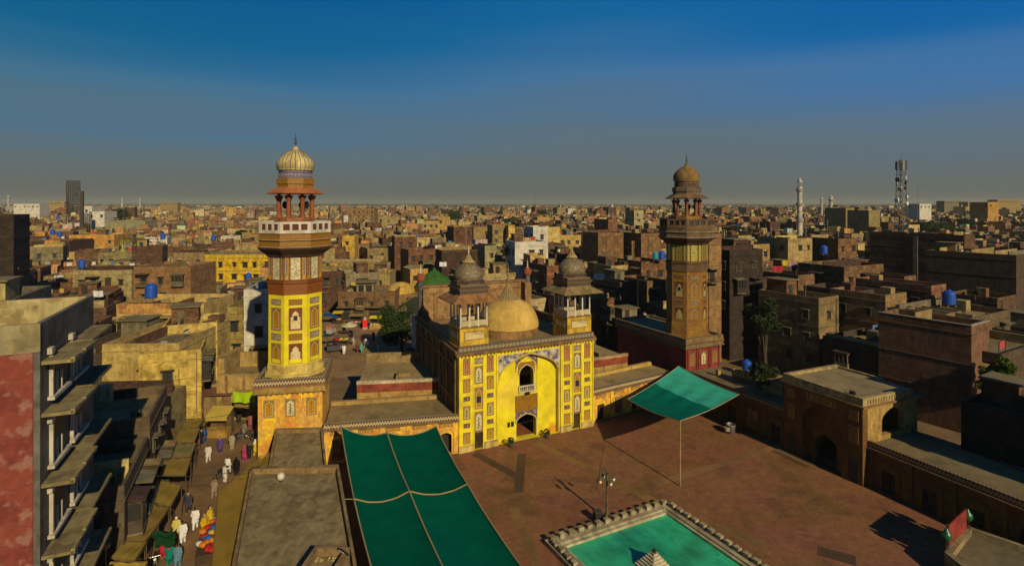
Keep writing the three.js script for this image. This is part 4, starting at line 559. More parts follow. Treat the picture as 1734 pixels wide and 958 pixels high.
// things on roofs
const BLUE = mat('', .008, .06, .34, { roughness: .5 }), TEAL = mat('', .01, .22, .3, { roughness: .45 });
const tankProto = { g: null };
function waterTank(label, p, s = 1, m = BLUE) {
  const g = thing('water_tank', label, 'water tank', p), r = .62 * s; const pr = [[.001, 0], [r, 0], [r, .1]]; for (let i = 0; i < 5; i++) pr.push([r * 1.03, .2 * s + i * .24 * s], [r, .31 * s + i * .24 * s]); pr.push([r * .98, 1.35 * s], [r * .6, 1.55 * s], [r * .3, 1.6 * s]);
  mk().lathe(pr, 18, 0, .3, 0).build('tank', m, g); mk().cyl(0, .3 + 1.58 * s, 0, r * .34, r * .3, .12, 12).build('lid', m, g); const st = mk(); for (let k = 0; k < 4; k++) st.box(r * .7 * (k % 2 ? 1 : -1), .15, r * .7 * (k > 1 ? 1 : -1), .1, .3, .1); st.each('stand_leg', STEEL, g); return g;
}
const yel = (t = 'grime') => pl([.85, .56, .012], t);
const LB = (a) => a;
// --- the near left of the alley
{
  const c = new THREE.Vector3(-21.9, 0, -26), th = R(24), w = 14, d = 9, H = 20; const p = c.clone().add(new THREE.Vector3(-w * Math.cos(th), 0, w * Math.sin(th)));
  const redwall = FM(rep(dataTex(512, (u, v) => { const a = fbm(u, v, 4, 6, 401), b = fbm(u, v, 9, 6, 405), c2 = fbm(u, v, 30, 3, 409), wht = sm(.54, .68, b * .75 + a * .25), dk = sm(.42, .64, a), m = (p2, q, t) => p2 + (q - p2) * t, k = 1 + .25 * (c2 - .5); return [m(m(.64, .56, dk), .8, wht * .5) * k, m(m(.26, .2, dk), .62, wht * .5) * k, m(m(.19, .15, dk), .54, wht * .5) * k]; }), 5), .5, .66, .68);
  const g = house('tall corner house with peeling red front wall and broken concrete balconies at the far left', p, th, w, d, H, 'cm', { par: 1.9, win: null, plain: 1, room: 0, wm: pl([.17, .165, .14], 'grime'), bare: 1 });
  mk(2, 2).slab(0, w - .25, 0, 18.7, .004, .06).build('red_wall', redwall, g);
  mk(1, 3).slab(0, w + .02, 18.7, 20.02, .0, .05).build('cement_band', pl([.36, .32, .17], 'grime'), g);
  mk(1, 3).slab(.3, w - .3, 18.1, 19.99, -d + .24, -d + .3).build('inner_parapet', pl([.52, .44, .2], 'grime'), g);
  const lv = [18.2, 15.75, 12.45, 9.1, 5.8];
  lv.forEach((y, i) => { const s = mk(4, i); const a = rnd; s.slab(w - .15, w + 1.25, y - .16, y, -d * .48, -.15).slab(w - .1, w + 1.0, y - .14, y + .02, -d + .3, -d * .48 - .05); s.each('balcony_slab', pl([.33, .27, .12], 'grime'), g); const e = mk(); e.box(w + 1.2, y - .02, -.6, .16, .22, .9).box(w + 1.2, y + .0, -2.6, .14, .16, 1.2); e.each('broken_edge', pl([.4, .33, .16], 'grime'), g); });
  for (let i = 0; i < 4; i++) { const y = lv[i + 1] + .55, hh = 2.05; for (const z of [-1.2, -4.4]) { mk().slab(w, w + .04, y, y + hh, z - 2.2, z + .1).build('window_opening', DARK, g); const cb = mk(); cb.slab(w + .02, w + .3, y - .16, y, z - 2.4, z + .3).slab(w + .02, w + .22, y + hh, y + hh + .3, z - .1, z + .35).slab(w + .04, w + .2, y, y + hh, z - .02, z + .14); cb.build('window_surround', pl([.72, .68, .58]), g); const bl = mk(); bl.slab(w + .05, w + .15, y, y + 1.0, z - .8, z - .68).slab(w + .05, w + .15, y, y + .9, z - 1.5, z - 1.38); bl.each('baluster', pl([.72, .68, .58]), g); } }
  house('grey concrete rooftop terrace house beyond the red corner house', new THREE.Vector3(-40.1 - 14 * Math.cos(th), 0, -42 + 14 * Math.sin(th)), th, 14, 16.3, 17.4, 'cm', { par: 1.5, wm: pl([.16, .15, .11], 'grime'), win: null, roomKey: 'cr', room: 1, trim: pl([.46, .4, .2], 'grime'), coping: pl([.5, .42, .2], 'grime') });
}
const row = (X, Z, w, d, H, key, label, o) => { const th = R(24.2), c = new THREE.Vector3(X, 0, -Z); return house(label, c.add(new THREE.Vector3(-w * Math.cos(th), 0, w * Math.sin(th))), th, w, d, H, key, { right: 1, rows: 2, ...o }); };
row(-25.6, 37, 9, 8.6, 7.0, 'bd', 'low shaded brick shop house behind the awnings nearest the camera', { wm: pl([.13, .095, .05], 'grime') });  // this shop wall and the next darkened to carry the deep alley shade
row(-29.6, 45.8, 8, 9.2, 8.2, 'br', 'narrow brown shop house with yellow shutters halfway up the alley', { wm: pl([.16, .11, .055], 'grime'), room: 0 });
const hB = pxHouse(172, 303, 583, 62, 4, 13, 'tp', 'wide house with blank mud-yellow front wall above the alley', { win: null, right: 1, wm: pl([.58, .43, .14], 'grime'), par: .7, room: 0, left: 0 });
pxHouse(120, 262, 688, 55.4, 4, 6, 'tn', 'low flat roof terrace below the blank mud-yellow wall', { win: null, par: .25, wm: pl([.3, .23, .1], 'grime'), room: 0, plain: 1 });
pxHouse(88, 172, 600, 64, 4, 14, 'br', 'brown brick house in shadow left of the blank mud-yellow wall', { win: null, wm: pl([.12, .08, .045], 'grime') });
{
  const g = pxHouse(196, 344, 515, 86, 2, 10, 'or', 'long house with orange frieze and projecting slab above the mud-yellow wall', { win: 0, rows: 2, par: 1.7, wm: pl([.6, .43, .14], 'grime'), plain: 1, room: 0 });
  mk(3).slab(.2, 9.2, 8.9, 10.35, .004, .07).build('orange_frieze', pl([.68, .36, .1], 'grime'), g); mk(3).slab(9.3, 13.2, 8.9, 10.35, .004, .07).build('yellow_frieze', pl([.78, .55, .14], 'grime'), g); mk().slab(1.2, 14, 8.35, 8.55, .0, 1.5).build('projecting_slab', pl([.4, .3, .12], 'grime'), g);
  for (const x of [2.5, 5, 10]) mk().slab(x, x + .5, 4, 8.3, .005, .09).build('red_pilaster', pl([.3, .11, .05], 'grime'), g);
}
pxHouse(122, 222, 458, 124, 6, 10, 'tn', 'grey plastered house with a tall dark double door and hung washing', { rows: 1, door: .6, doorY: 7.2, wm: pl([.46, .36, .16], 'grime') });
pxHouse(226, 322, 452, 112, 4, 11, 'bp', 'red-brown house with hooded windows behind a large blue tank', { rows: 2, pr: 1, wm: pl([.36, .19, .075], 'grime'), trim: pl([.3, .22, .1], 'grime') });
waterTank('large blue water tank on the roof left of the orange frieze', at(255, 507, 10.7), 1.35);
pxHouse(-90, 22, 364, 100, 26, 9, 'bx', 'tall dark brick block cut by the left edge of the picture', { win: null, room: 0, bare: 1 });
pxHouse(46, 120, 500, 118, 8, 8, 'br', 'low brown brick house right of the tall dark block', { rows: 1 });
pxHouse(50, 118, 408, 200, 8, 14, 'bd', 'dark brown brick house with an open shaded bay right of the dark block', { rows: 2 });
pxHouse(116, 192, 398, 215, 10, 14, 'or', 'tall peach-orange house with patchy walls in the left of the town', { rows: 2, wm: pl([.7, .38, .09], 'grime'), plain: 1 });
pxHouse(192, 222, 405, 222, 10, 10, 'ol', 'olive green house joined to the peach-orange house', { rows: 2, wm: pl([.3, .26, .02], 'grime') });
pxHouse(165, 228, 428, 175, 6, 9, 'gr', 'grey-green house with roof blocks in front of the peach-orange house', { rows: 2, wm: pl([.36, .3, .13], 'grime') });
pxHouse(165, 245, 373, 330, 4, 12, 'gr', 'wide blank grey-green block behind the peach-orange house', { win: null, wm: pl([.36, .34, .2], 'grime') });
{ const g = pxHouse(346, 462, 431, 150, 3, 13, 'ye', 'bright yellow house with dark windows left of the tall minaret', { rows: 2, pr: 1, wm: pl([.86, .56, .012], 'grime'), trim: pl([.34, .3, .16], 'grime'), coping: pl([.36, .32, .18]), room: 0 }); waterTank('upright blue tank against the wall of the bright yellow house', at(421, 477, 5.2).add(new THREE.Vector3(0, 0, .4)), 1.3); }
pxHouse(292, 346, 428, 152, 8, 12, 'tn', 'grey-brown house joined to the bright yellow house', { rows: 2, pr: 1, wm: pl([.38, .26, .12], 'grime'), room: 0 });
pxHouse(409, 449, 394, 235, 2, 8, 'tn', 'tan house with a yellow roof band behind the tall minaret', { rows: 1, coping: yel(), trim: yel() });
{ const g = pxHouse(412, 462, 490, 78, 10, 10, 'wh', 'white house with barred windows beside the tall minaret', { rows: 3, pr: 1, wm: pl([.86, .84, .78], 'plaster'), right: 1 }); }
pxHouse(384, 416, 520, 80, 10, 9, 'tn', 'narrow olive-yellow house with balconies left of the white house', { rows: 3, pr: 1, wm: pl([.42, .32, .09], 'grime') });
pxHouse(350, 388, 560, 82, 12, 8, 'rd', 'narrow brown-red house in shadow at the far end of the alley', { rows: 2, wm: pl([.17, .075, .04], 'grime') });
row(-35.2, 63.5, 6, 7, 9.2, 'ye', 'slim yellow house with a green shutter along the alley', { wm: pl([.74, .54, .12], 'grime'), rows: 3 });
row(-37.6, 71.5, 6, 7, 10.6, 'cr', 'slim pale yellow house with a small balcony along the alley', { wm: pl([.72, .53, .15], 'grime'), rows: 3 });
{ const g = thing('boundary_wall', 'crumbling ochre wall with a recess left of the minaret plinth', 'wall', at(366, 712, 0), R(6)), w = 7; const b = mk(2, 2); b.slab(0, w, 0, 5.4, -.5, 0).slab(0, .7, 0, 7.2, -6, -.5).slab(.7, w, 0, 6.6, -6, -5.5); b.build('wall', pl([.5, .34, .11], 'grime'), g); mk().slab(.7, w, 4.6, 4.8, -5.5, -.5).build('terrace', ROOF, g); const q = mk(); for (const x of [1, 3, 5]) q.slab(x, x + .25, .1, 5.3, .005, .14); q.each('pilaster', CORN, g);
  const c = thing('lime_cloth', 'bright lime green cloth hung over the crumbling ochre wall', 'cloth', at(396, 662, 5.0).add(new THREE.Vector3(0, 0, .3))); mesh('cloth', sheet((u, v) => new THREE.Vector3(u * 2.5, .1 - v * 1.25 - .18 * Math.sin(u * Math.PI) * (1 - v) + .1 * Math.sin(u * 9) * v * .5, .05 + .12 * Math.sin(u * 14) * v), 20, 0), mat('fabric', .42, .62, .02), c); }
// --- behind the square, the middle of the town
{
  const g = pxHouse(572, 668, 494, 124, 2, 10, 'bd', 'two-storey brown shop building facing the market square', { rows: 1, pr: 1, wm: pl([.25, .14, .06], 'grime'), room: 0, name: 'shop_building', cat: 'shop' });
  mk().slab(-.1, 12.4, 2.9, 3.05, .0, 1.2).build('shop_canopy', pl([.26, .19, .09], 'grime'), g); for (const x of [.5, 3.4, 6.8, 9.6]) mk().slab(x, x + 2.2, .1, 2.7, .005, .06).build('shop_opening', DARK, g);
  const r = mk(); r.slab(3.6, 7.4, 5.3, 8.1, -5, -2); r.build('roof_room', pl([.38, .29, .13], 'grime'), g); mk().slab(4.0, 5.2, 5.4, 7.5, -1.99, -1.95).slab(5.7, 7, 5.4, 7.5, -1.99, -1.95).each('room_opening', DARK, g); mk().slab(3.3, 7.8, 8.1, 8.3, -5.3, -1.2).build('room_roof', ROOFD, g);
  const m = thing('domed_shrine', 'low building with a shallow yellow dome at the back of the market square', 'shrine', atZ(640, 540, 130).setY(0), R(4)); mk(1).slab(3, 11, 0, 4.6, -9, 0).build('wall', pl([.36, .22, .08], 'grime'), m); mk().slab(6.5, 10.5, 0, 4.0, -.02, .1).build('archway', DARK, m); const P = new THREE.Path(); archPath(P, 8.6, 4.4, .1, 2.4, 4.3); mk().tube(P.getPoints(8).slice(1, -1).map((q) => [q.x, q.y, .12]), .16, 6, 40).build('arch_moulding', pl([.3, .19, .08]), m);
  const dp = []; for (let i = 0; i <= 12; i++) { const a = i / 12 * Math.PI / 2; dp.push([3.5 * Math.cos(a) + (i === 12 ? .01 : 0), 2.5 * Math.sin(a)]); } mk().lathe(dp, 32, 4.6, 4.6, -4).build('dome', pl([.68, .46, .08], 'grime'), m); footprints.push([m.position.x, m.position.z, 12, 9, R(4)]);
  const gd = thing('green_dome', 'low green dome with a small top knob behind the gateway', 'dome', atZ(735, 480, 138).setY(0)); mk().cyl(0, 0, 0, 5.2, 5, 5.6, 20).build('drum', pl([.2, .12, .06], 'grime'), gd); mk().lathe([[4.7, 5.6], [4.5, 6.2], [3.9, 7.0], [3.0, 7.9], [1.8, 8.7], [1.3, 8.9], [1.1, 9.2], [.5, 9.5], [.2, 10], [.01, 10.2]], 28).build('dome', pl([.04, .17, .012], 'grime'), gd); footprints.push([gd.position.x - 4, gd.position.z + 4, 8, 8, 0]);
}
const SPEC = [  // darkest right-hand houses: shade is put into their wm colour
  [543, 640, 446, 165, 3, 14, 'tn', 'wide tan house with a long blank wall right of the tall minaret', { rows: 1, wm: pl([.4, .3, .11], 'grime') }],
  [620, 660, 462, 150, 2, 9, 'tn', 'tan rooftop rooms behind the market shop building', { rows: 1, wm: pl([.44, .33, .12], 'grime') }],
  [540, 580, 418, 200, 4, 10, 'br', 'low red-brown house just right of the white minaret gallery', { rows: 1 }],
  [579, 600, 399, 205, 5, 8, 'oc', 'slim bright ochre house tower right of the tall minaret', { rows: 2, wm: pl([.74, .47, .07], 'grime') }],
  [589, 633, 353, 420, 3, 16, 'tn', 'tall tan brick block with flat white roof edge near the skyline', { rows: 2, wm: pl([.46, .31, .12], 'brick'), coping: WHITE }],
  [668, 706, 401, 190, 18, 10, 'br', 'square dark brown brick tower house with a lit right side', { rows: 2, wm: pl([.27, .13, .05], 'brick') }],
  [622, 656, 420, 195, 4, 10, 'tn', 'tan house with small window between ochre tower and brown tower', { rows: 2 }],
  [640, 676, 366, 330, 6, 12, 'tp', 'pale tan house with a roof turret near the centre left', { rows: 2 }],
  [716, 744, 374, 290, 8, 12, 'tp', 'pale yellow house with a dark window above the green dome', { rows: 2, wm: pl([.62, .44, .14], 'grime') }],
  [742, 762, 367, 300, 8, 10, 'tp', 'taller pale ochre block beside the pale yellow house', { rows: 1, wm: pl([.6, .38, .12], 'grime') }],
  [700, 740, 402, 210, 8, 10, 'cr', 'cream house with roof terrace left of the green dome', { rows: 2 }],
  [768, 800, 384, 230, 22, 10, 'br', 'dark brick house with a patched plaster lower wall behind the left kiosk', { rows: 1 }],
  [802, 832, 384, 250, 18, 10, 'tn', 'brown house with white pipes left of the yellow strip house', { rows: 2 }],
  [748, 822, 424, 150, 24, 6, 'bd', 'wide dark brick wall house behind the left kiosk dome', { win: null }],
  [821, 841, 416, 150, 26, 8, 'gr', 'narrow grey plaster house end behind the left kiosk dome', { rows: 1, wm: pl([.42, .37, .18], 'grime'), room: 0 }],
  [834, 862, 381, 215, 14, 10, 'tn', 'brown house with large dark openings beside the yellow strip', { rows: 2 }],
  [861, 872, 381, 212, 14, 9, 'ye', 'tall slim house end painted pale yellow', { win: null, wm: pl([.78, .54, .13], 'grime'), room: 0 }],
  [872, 928, 410, 140, 15, 10, 'wh', 'tall white house with a projecting balcony behind the gateway', { rows: 2, pr: .5, wm: pl([.84, .83, .78], 'plaster'), coping: WHITE }],
  [903, 928, 384, 152, 15, 8, 'wh', 'white rooftop storey with open terrace above the tall white house', { rows: 2, pr: 1, wm: pl([.8, .8, .76], 'plaster') }],
  [928, 948, 384, 205, 12, 10, 'ye', 'pale yellow house right of the tall white house', { rows: 2, wm: pl([.76, .58, .2], 'grime') }],
  [946, 984, 398, 215, 12, 10, 'oc', 'ochre house with a green window awning', { rows: 2, pr: 1, wm: pl([.66, .46, .13], 'grime') }],
  [926, 962, 450, 118, 24, 12, 'bp', 'plain red brick house in front of the right kiosk', { rows: 1, pr: .5, wm: pl([.36, .15, .065], 'brick'), room: 0 }],
  [898, 925, 432, 128, 14, 6, 'or', 'small peach plastered house below the tall white house', { rows: 1, wm: pl([.66, .45, .18], 'grime'), room: 0 }],
  [1013, 1056, 394, 150, 24, 8, 'bp', 'tall ochre brown block with floor lines right of the right kiosk', { win: null, wm: pl([.34, .2, .08], 'brick') }],
  [1030, 1046, 371, 215, 24, 10, 'br', 'red-brown brick block behind the ochre brown block', { win: null, wm: pl([.36, .18, .08], 'brick') }],
  [1074, 1090, 356, 330, 20, 10, 'cr', 'slim pale grey-yellow tower house near the skyline', { rows: 2, wm: pl([.5, .44, .24], 'grime') }],
  [1086, 1120, 395, 150, 24, 9, 'bp', 'plain brown house with a light floor line left of the right minaret', { win: null, wm: pl([.37, .21, .085], 'brick'), room: 0 }],
  [1070, 1087, 408, 152, 24, 8, 'bp', 'slim brown house with one dark window left of the right minaret', { rows: 1, wm: pl([.35, .21, .085], 'brick'), room: 0 }],
  [1086, 1128, 443, 122, 24, 9, 'br', 'brick house carrying two blue tanks behind the right minaret', { rows: 1, wm: pl([.3, .155, .065], 'brick') }],
  [1035, 1086, 450, 124, 26, 7, 'tp', 'low house with a cream wall and dark red door', { win: null, door: .7, doorY: 9.4, wm: pl([.58, .44, .16], 'grime') }],
  [1096, 1128, 476, 108, 26, 9, 'bp', 'low brick house with pierced parapet against the right minaret', { rows: 1, wm: pl([.36, .21, .08], 'brick') }],
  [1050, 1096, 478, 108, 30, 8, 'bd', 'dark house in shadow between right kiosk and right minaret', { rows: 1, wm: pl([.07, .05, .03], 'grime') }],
  [1191, 1222, 405, 90, 22, 4, 'br', 'tall ruined house end with bare grey plaster right of the minaret', { rows: 1, pr: .4, wm: pl([.34, .2, .075], 'grime'), room: 0 }],
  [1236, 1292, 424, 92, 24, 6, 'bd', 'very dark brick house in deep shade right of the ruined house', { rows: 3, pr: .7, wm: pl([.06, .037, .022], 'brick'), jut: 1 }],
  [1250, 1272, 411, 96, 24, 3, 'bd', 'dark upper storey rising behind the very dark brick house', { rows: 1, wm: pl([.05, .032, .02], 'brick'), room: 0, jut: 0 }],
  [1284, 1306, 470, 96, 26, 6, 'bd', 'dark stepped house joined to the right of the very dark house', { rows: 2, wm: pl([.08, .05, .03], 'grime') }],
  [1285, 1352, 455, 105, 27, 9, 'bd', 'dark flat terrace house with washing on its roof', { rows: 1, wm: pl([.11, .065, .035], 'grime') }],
  [1335, 1376, 404, 150, 24, 10, 'tp', 'house with a sunlit tan upper room above dark walls', { rows: 1, wm: pl([.5, .37, .15], 'grime') }],
  [1276, 1304, 414, 150, 26, 10, 'oc', 'house with a projecting tan balcony box', { rows: 1, wm: pl([.5, .34, .12], 'grime') }],
  [1387, 1421, 505, 82, 30, 10, 'bp', 'weathered corner house with white brick grilles on its sunlit end', { rows: 3, pr: .8, wm: pl([.3, .21, .09], 'grime'), trim: pl([.2, .15, .07]) }],
  [1420, 1452, 404, 150, 22, 10, 'bp', 'brick house with open sheds in the right of the town', { rows: 2, wm: pl([.34, .18, .075], 'brick') }],
  [1500, 1536, 500, 80, 30, 8, 'br', 'narrow house end half plaster half brick', { rows: 2, pr: .4, wm: pl([.36, .22, .09], 'grime'), room: 0 }],
  [1578, 1603, 484, 84, 30, 11, 'bp', 'red brick house with two small barred windows', { rows: 2, pr: 1, wm: pl([.36, .17, .08], 'brick'), room: 0 }],
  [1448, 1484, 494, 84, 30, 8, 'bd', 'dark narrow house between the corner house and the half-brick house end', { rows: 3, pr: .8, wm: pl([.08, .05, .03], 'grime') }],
  [1532, 1552, 468, 98, 28, 8, 'bp', 'narrow brick house end below the massive block', { rows: 2, wm: pl([.3, .16, .07], 'brick') }],
  [1604, 1630, 532, 74, 30, 5, 'tn', 'small tan rooftop house behind the nearest right-hand house', { rows: 1, wm: pl([.34, .24, .1], 'grime') }],
  [1352, 1380, 466, 99, 27, 7, 'bp', 'brown house end above the corner house with white grilles', { rows: 2, wm: pl([.34, .2, .085], 'brick') }],
  [1690, 1722, 505, 90, 30, 7, 'br', 'brown house between massive block and right edge', { rows: 2, wm: pl([.2, .115, .055], 'brick') }],
  [1430, 1497, 452, 100, 27, 9, 'bp', 'half-ruined house with a row of brick piers on its roof', { rows: 1, wm: pl([.3, .17, .07], 'brick') }],
  [1646, 1676, 552, 62, 32, 9.5, 'br', 'tall nearest house on the right with one arched window on its sunlit side', { rows: 2, pr: .4, wm: pl([.24, .12, .06], 'grime'), room: 0, coping: pl([.5, .48, .4]) }],
  [1634, 1652, 398, 118, 30, 19, 'bp', 'massive plain brick block with a pale concrete pier', { win: null, wm: pl([.2, .1, .045], 'brick'), room: 0 }],
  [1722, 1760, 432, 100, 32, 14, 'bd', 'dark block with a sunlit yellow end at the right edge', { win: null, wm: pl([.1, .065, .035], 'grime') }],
  [1640, 1712, 540, 72, 30, 10, 'tn', 'low flat-roofed house behind the nearest right-hand house', { rows: 1, wm: pl([.16, .11, .055], 'grime') }],
  [1697, 1790, 600, 62, 30, 12, 'br', 'low brown house at the right edge beside the small green tree', { rows: 2, wm: pl([.12, .075, .04], 'grime') }],
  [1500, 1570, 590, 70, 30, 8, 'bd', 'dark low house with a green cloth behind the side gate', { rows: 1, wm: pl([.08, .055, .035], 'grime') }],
  [1433, 1463, 352, 330, 22, 14, 'gr', 'olive-grey block with a slanting shadow left of the telecom mast', { win: null, wm: pl([.36, .29, .12], 'grime') }],
  [1472, 1491, 356, 290, 22, 12, 'gr', 'dark olive block beside the telecom mast', { win: null, wm: pl([.34, .27, .11], 'grime') }],
];
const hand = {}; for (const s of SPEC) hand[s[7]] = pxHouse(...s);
{ const m = hand['massive plain brick block with a pale concrete pier'], H = 18.5; mk(3).slab(-.16, .02, 0, H, -9.6, -8.7).build('concrete_pier', pl([.34, .24, .12], 'grime'), m); const q = mk(); q.slab(-.06, .02, 13.4, 14.0, -15, -12.4).slab(-.06, .02, 9.2, 9.7, -13, -12); q.each('slot_window', DARK, m); const l = mk(); for (const y of [6, 9.4, 12.8, 16]) l.slab(-.05, .02, y, y + .18, -18.8, -.1); l.each('floor_line', pl([.26, .15, .07], 'grime'), m); }
waterTank('teal water tank on the brick house behind the right minaret', at(1110, 441, 13.4), 1.0, TEAL); waterTank('blue water tank beside the teal tank behind the right minaret', at(1121, 441, 13.4), 1.1);
waterTank('blue water tank on the low roof beside the massive brick block', at(1608, 519, 10.6), 1.3);
waterTank('blue water tank high on the dark terrace in the right of the town', at(1396, 432, 14), 1.2);
for (const [u, v, h, l] of [[97, 371, 18, 'small blue tank on a far brown roof at upper left'], [88, 398, 14.5, 'left one of two small blue tanks at the far left'], [100, 402, 14.3, 'right one of two small blue tanks at the far left'], [275, 406, 14, 'slim blue tank in the middle of the left town'], [138, 456, 10.9, 'teal-blue tank on the grey house with the double door'], [361, 409, 13.5, 'tiny blue tank on a red-brown roof above the yellow house']]) waterTank(l, at(u, v, h), 1.15);
house('tall brown house added out of view past the right edge, to shade the arcade roof', new THREE.Vector3(45.5, 0, -33), R(24), 9, 9, 15, 'br', { wm: pl([.2, .12, .06], 'grime'), jut: 0 });  // unseen house, added to throw shade on the right-hand arcade roof
// ---------------------------------------------------------------- the rest of the town: a close-packed grid, the nearest 220 as houses of their own
const clear = (X, Zd, m) => {
  const dx = X - MG.x, dz = Zd + MG.z, lx = dx * Math.cos(MTH) + dz * Math.sin(MTH), lz = -dx * Math.sin(MTH) + dz * Math.cos(MTH);     // mosque axes, lz away from the court
  const uu = CX + F * X / Zd; if (Zd < 128 && uu > 530 && uu < 730) return false;
  const qx = X - RW.x, qz = -Zd - RW.z, rl = qx * Math.sin(R(-66)) + qz * Math.cos(R(-66)), rx2 = qx * Math.cos(R(-66)) - qz * Math.sin(R(-66)), behind = rl < -7.5 - m && rx2 > -3;
  if (!behind && lx > -24 && lx < 46 && lz < 25) return false;
  if (!behind && Zd < 62) return false;
  if (Zd > 88 && Zd < 126 + m && X > -37 - m && X < -11 + m) return false;              // the square
  if (Zd < 128 && Math.abs(X - (-29.5 - .44 * (Zd - 50))) < 6 + m && Zd < 96) return false;     // the alley
  for (const [x, z, w, d, t] of footprints) { const ax = X - x, az = -Zd - z, px = ax * Math.cos(t) - az * Math.sin(t), pz = ax * Math.sin(t) + az * Math.cos(t); if (px > -m && px < w + m && pz > -d - m && pz < m) return false; }
  return true;
};
const PAL = [['br', 'red-brown brick', [.27, .125, .055], 'brick'], ['br', 'brown brick', [.22, .125, .065], 'brick'], ['bd', 'dark brick', [.15, .075, .04], 'brick'], ['tn', 'tan', [.4, .29, .12], 'grime'], ['tp', 'pale tan', [.52, .4, .18], 'grime'], ['gr', 'grey-brown', [.3, .25, .14], 'grime'], ['oc', 'ochre', [.6, .38, .11], 'grime'], ['cr', 'cream', [.64, .52, .26], 'grime'], ['wh', 'whitewashed', [.74, .71, .62], 'grime'], ['bp', 'light brick', [.36, .19, .085], 'brick'], ['or', 'peach', [.6, .33, .13], 'grime']];
const PW = [0, 0, 0, 1, 1, 1, 2, 2, 3, 3, 3, 3, 4, 4, 5, 5, 6, 7, 8, 9, 9, 9, 10];
const vmin = (Z, u) => (Z < 150 && u > 280 && u < 475 ? Math.max(486, 347 + 17 * 950 / Z) : Z < 62 ? 640 : Z < 100 ? 535 : Z < 130 ? 492 : Z < 170 ? 448 : Z < 230 ? 412 : Z < 300 ? 390 : Z < 420 ? 374 : Z < 600 ? 364 : Z < 900 ? 356 : 351);
const auto = [];
seed(991);
for (const [cell, z0, z1] of [[8.9, 34, 330], [10.6, 330, 760], [14.5, 760, 1500], [24, 1500, 3400]]) {
  const n = Math.ceil(z1 * 1.7 / cell);
  for (let i = -n; i <= n; i++) for (let j = -n; j <= n; j++) {
    const th = R(25), a = i * cell + Math.sin(j * .7) * 2 + rr(-.8, .8), b = j * cell + Math.sin(i * .9) * 2 + rr(-.8, .8), X = a * Math.cos(th) - b * Math.sin(th), Z = a * Math.sin(th) + b * Math.cos(th);
    const k = [rnd(), rnd(), rnd(), rnd(), rnd(), rnd(), rnd()];
    if (Z < z0 || Z >= z1 || Math.abs(X / Z) > 1.02) continue;
    if (k[6] < .06) continue;                                     // lanes and yards
    if (!clear(X, Z, cell * .5)) continue;
    const w = cell * (.82 + .22 * k[0]), d = cell * (.82 + .2 * k[1]), lim = CH - (vmin(Z, CX + F * X / Z) - HY) * Z / F;
    let H = 6.5 + 6.5 * k[2] + (k[3] > .9 ? 5 : 0); H = Math.min(H, lim - k[4] * 1.5); if (Z > 600 && k[3] > .965) H = Math.min(26, 15 + 9 * k[2]); if (H < 4.2) H = 4.2 + k[4] * .8;
    auto.push({ X, Z, w, d, H, t: th + (k[5] - .5) * .3, p: X > 20 && Z < 130 ? pick([0, 1, 2, 2]) : PW[Math.floor(k[4] * 997 % PW.length)], u: CX + F * X / Z, v: HY + F * (CH - H) / Z });
  }
}
// what shows: columns of the view from near to far
auto.sort((a, b) => a.Z - b.Z);
{ const top = new Float32Array(1800).fill(960); for (const h of auto) { const half = h.w * .5 * F / h.Z, a = Math.max(0, Math.floor(h.u - half)), b = Math.min(1733, Math.ceil(h.u + half)); let s = 0; for (let q = a; q <= b; q++) { s += Math.max(0, top[q] - h.v); top[q] = Math.min(top[q], h.v); } h.show = s; } }
const singles = [...auto].filter((h) => h.show > 0).sort((a, b) => b.show - a.show).slice(0, 215); singles.sort((a, b) => a.u - b.u);
const MARKS = [[0, 'billboard frame'], [122, 'billboard frame'], [400, 'yellow house'], [500, 'tall minaret'], [735, 'green dome'], [872, 'gateway dome'], [972, 'right kiosk'], [1163, 'right minaret'], [1355, 'white minaret'], [1527, 'telecom mast'], [1640, 'massive block']];
const where = (u) => { if (u < 122) return 'left of the billboard frame'; for (let i = 2; i < MARKS.length; i++) if (u < MARKS[i][0]) return `between ${MARKS[i - 1][1]} and ${MARKS[i][1]}`; return 'right of the massive block'; };
const band = (v) => (v < 366 ? 'near the skyline' : v < 392 ? 'far off' : v < 440 ? 'in mid-distance' : v < 500 ? 'fairly near' : 'close by');
const ORD = ['first', 'second', 'third', 'fourth', 'fifth', 'sixth', 'seventh', 'eighth', 'ninth', 'tenth', 'eleventh', 'twelfth', 'thirteenth', 'fourteenth', 'fifteenth'];
for (const h of singles) { h.one = 1; h.text = `${h.H > 12.5 ? 'tall' : h.H < 7 ? 'low' : h.w > 8.9 ? 'broad' : 'plain'} ${PAL[h.p][1]} house ${band(h.v)} ${where(h.u)}`; }
{ const by = {}; for (const h of singles) (by[h.text] ??= []).push(h); for (const l of Object.values(by)) if (l.length > 1) l.forEach((h, i) => { h.text += i === l.length - 1 ? ', last from left' : `, ${ORD[i]} from left`; }); }
const smallWin = metreUV(plain(new THREE.BoxGeometry(.95, 1.25, .1))), bigWin = metreUV(plain(new THREE.BoxGeometry(1.3, 1.9, .1)));
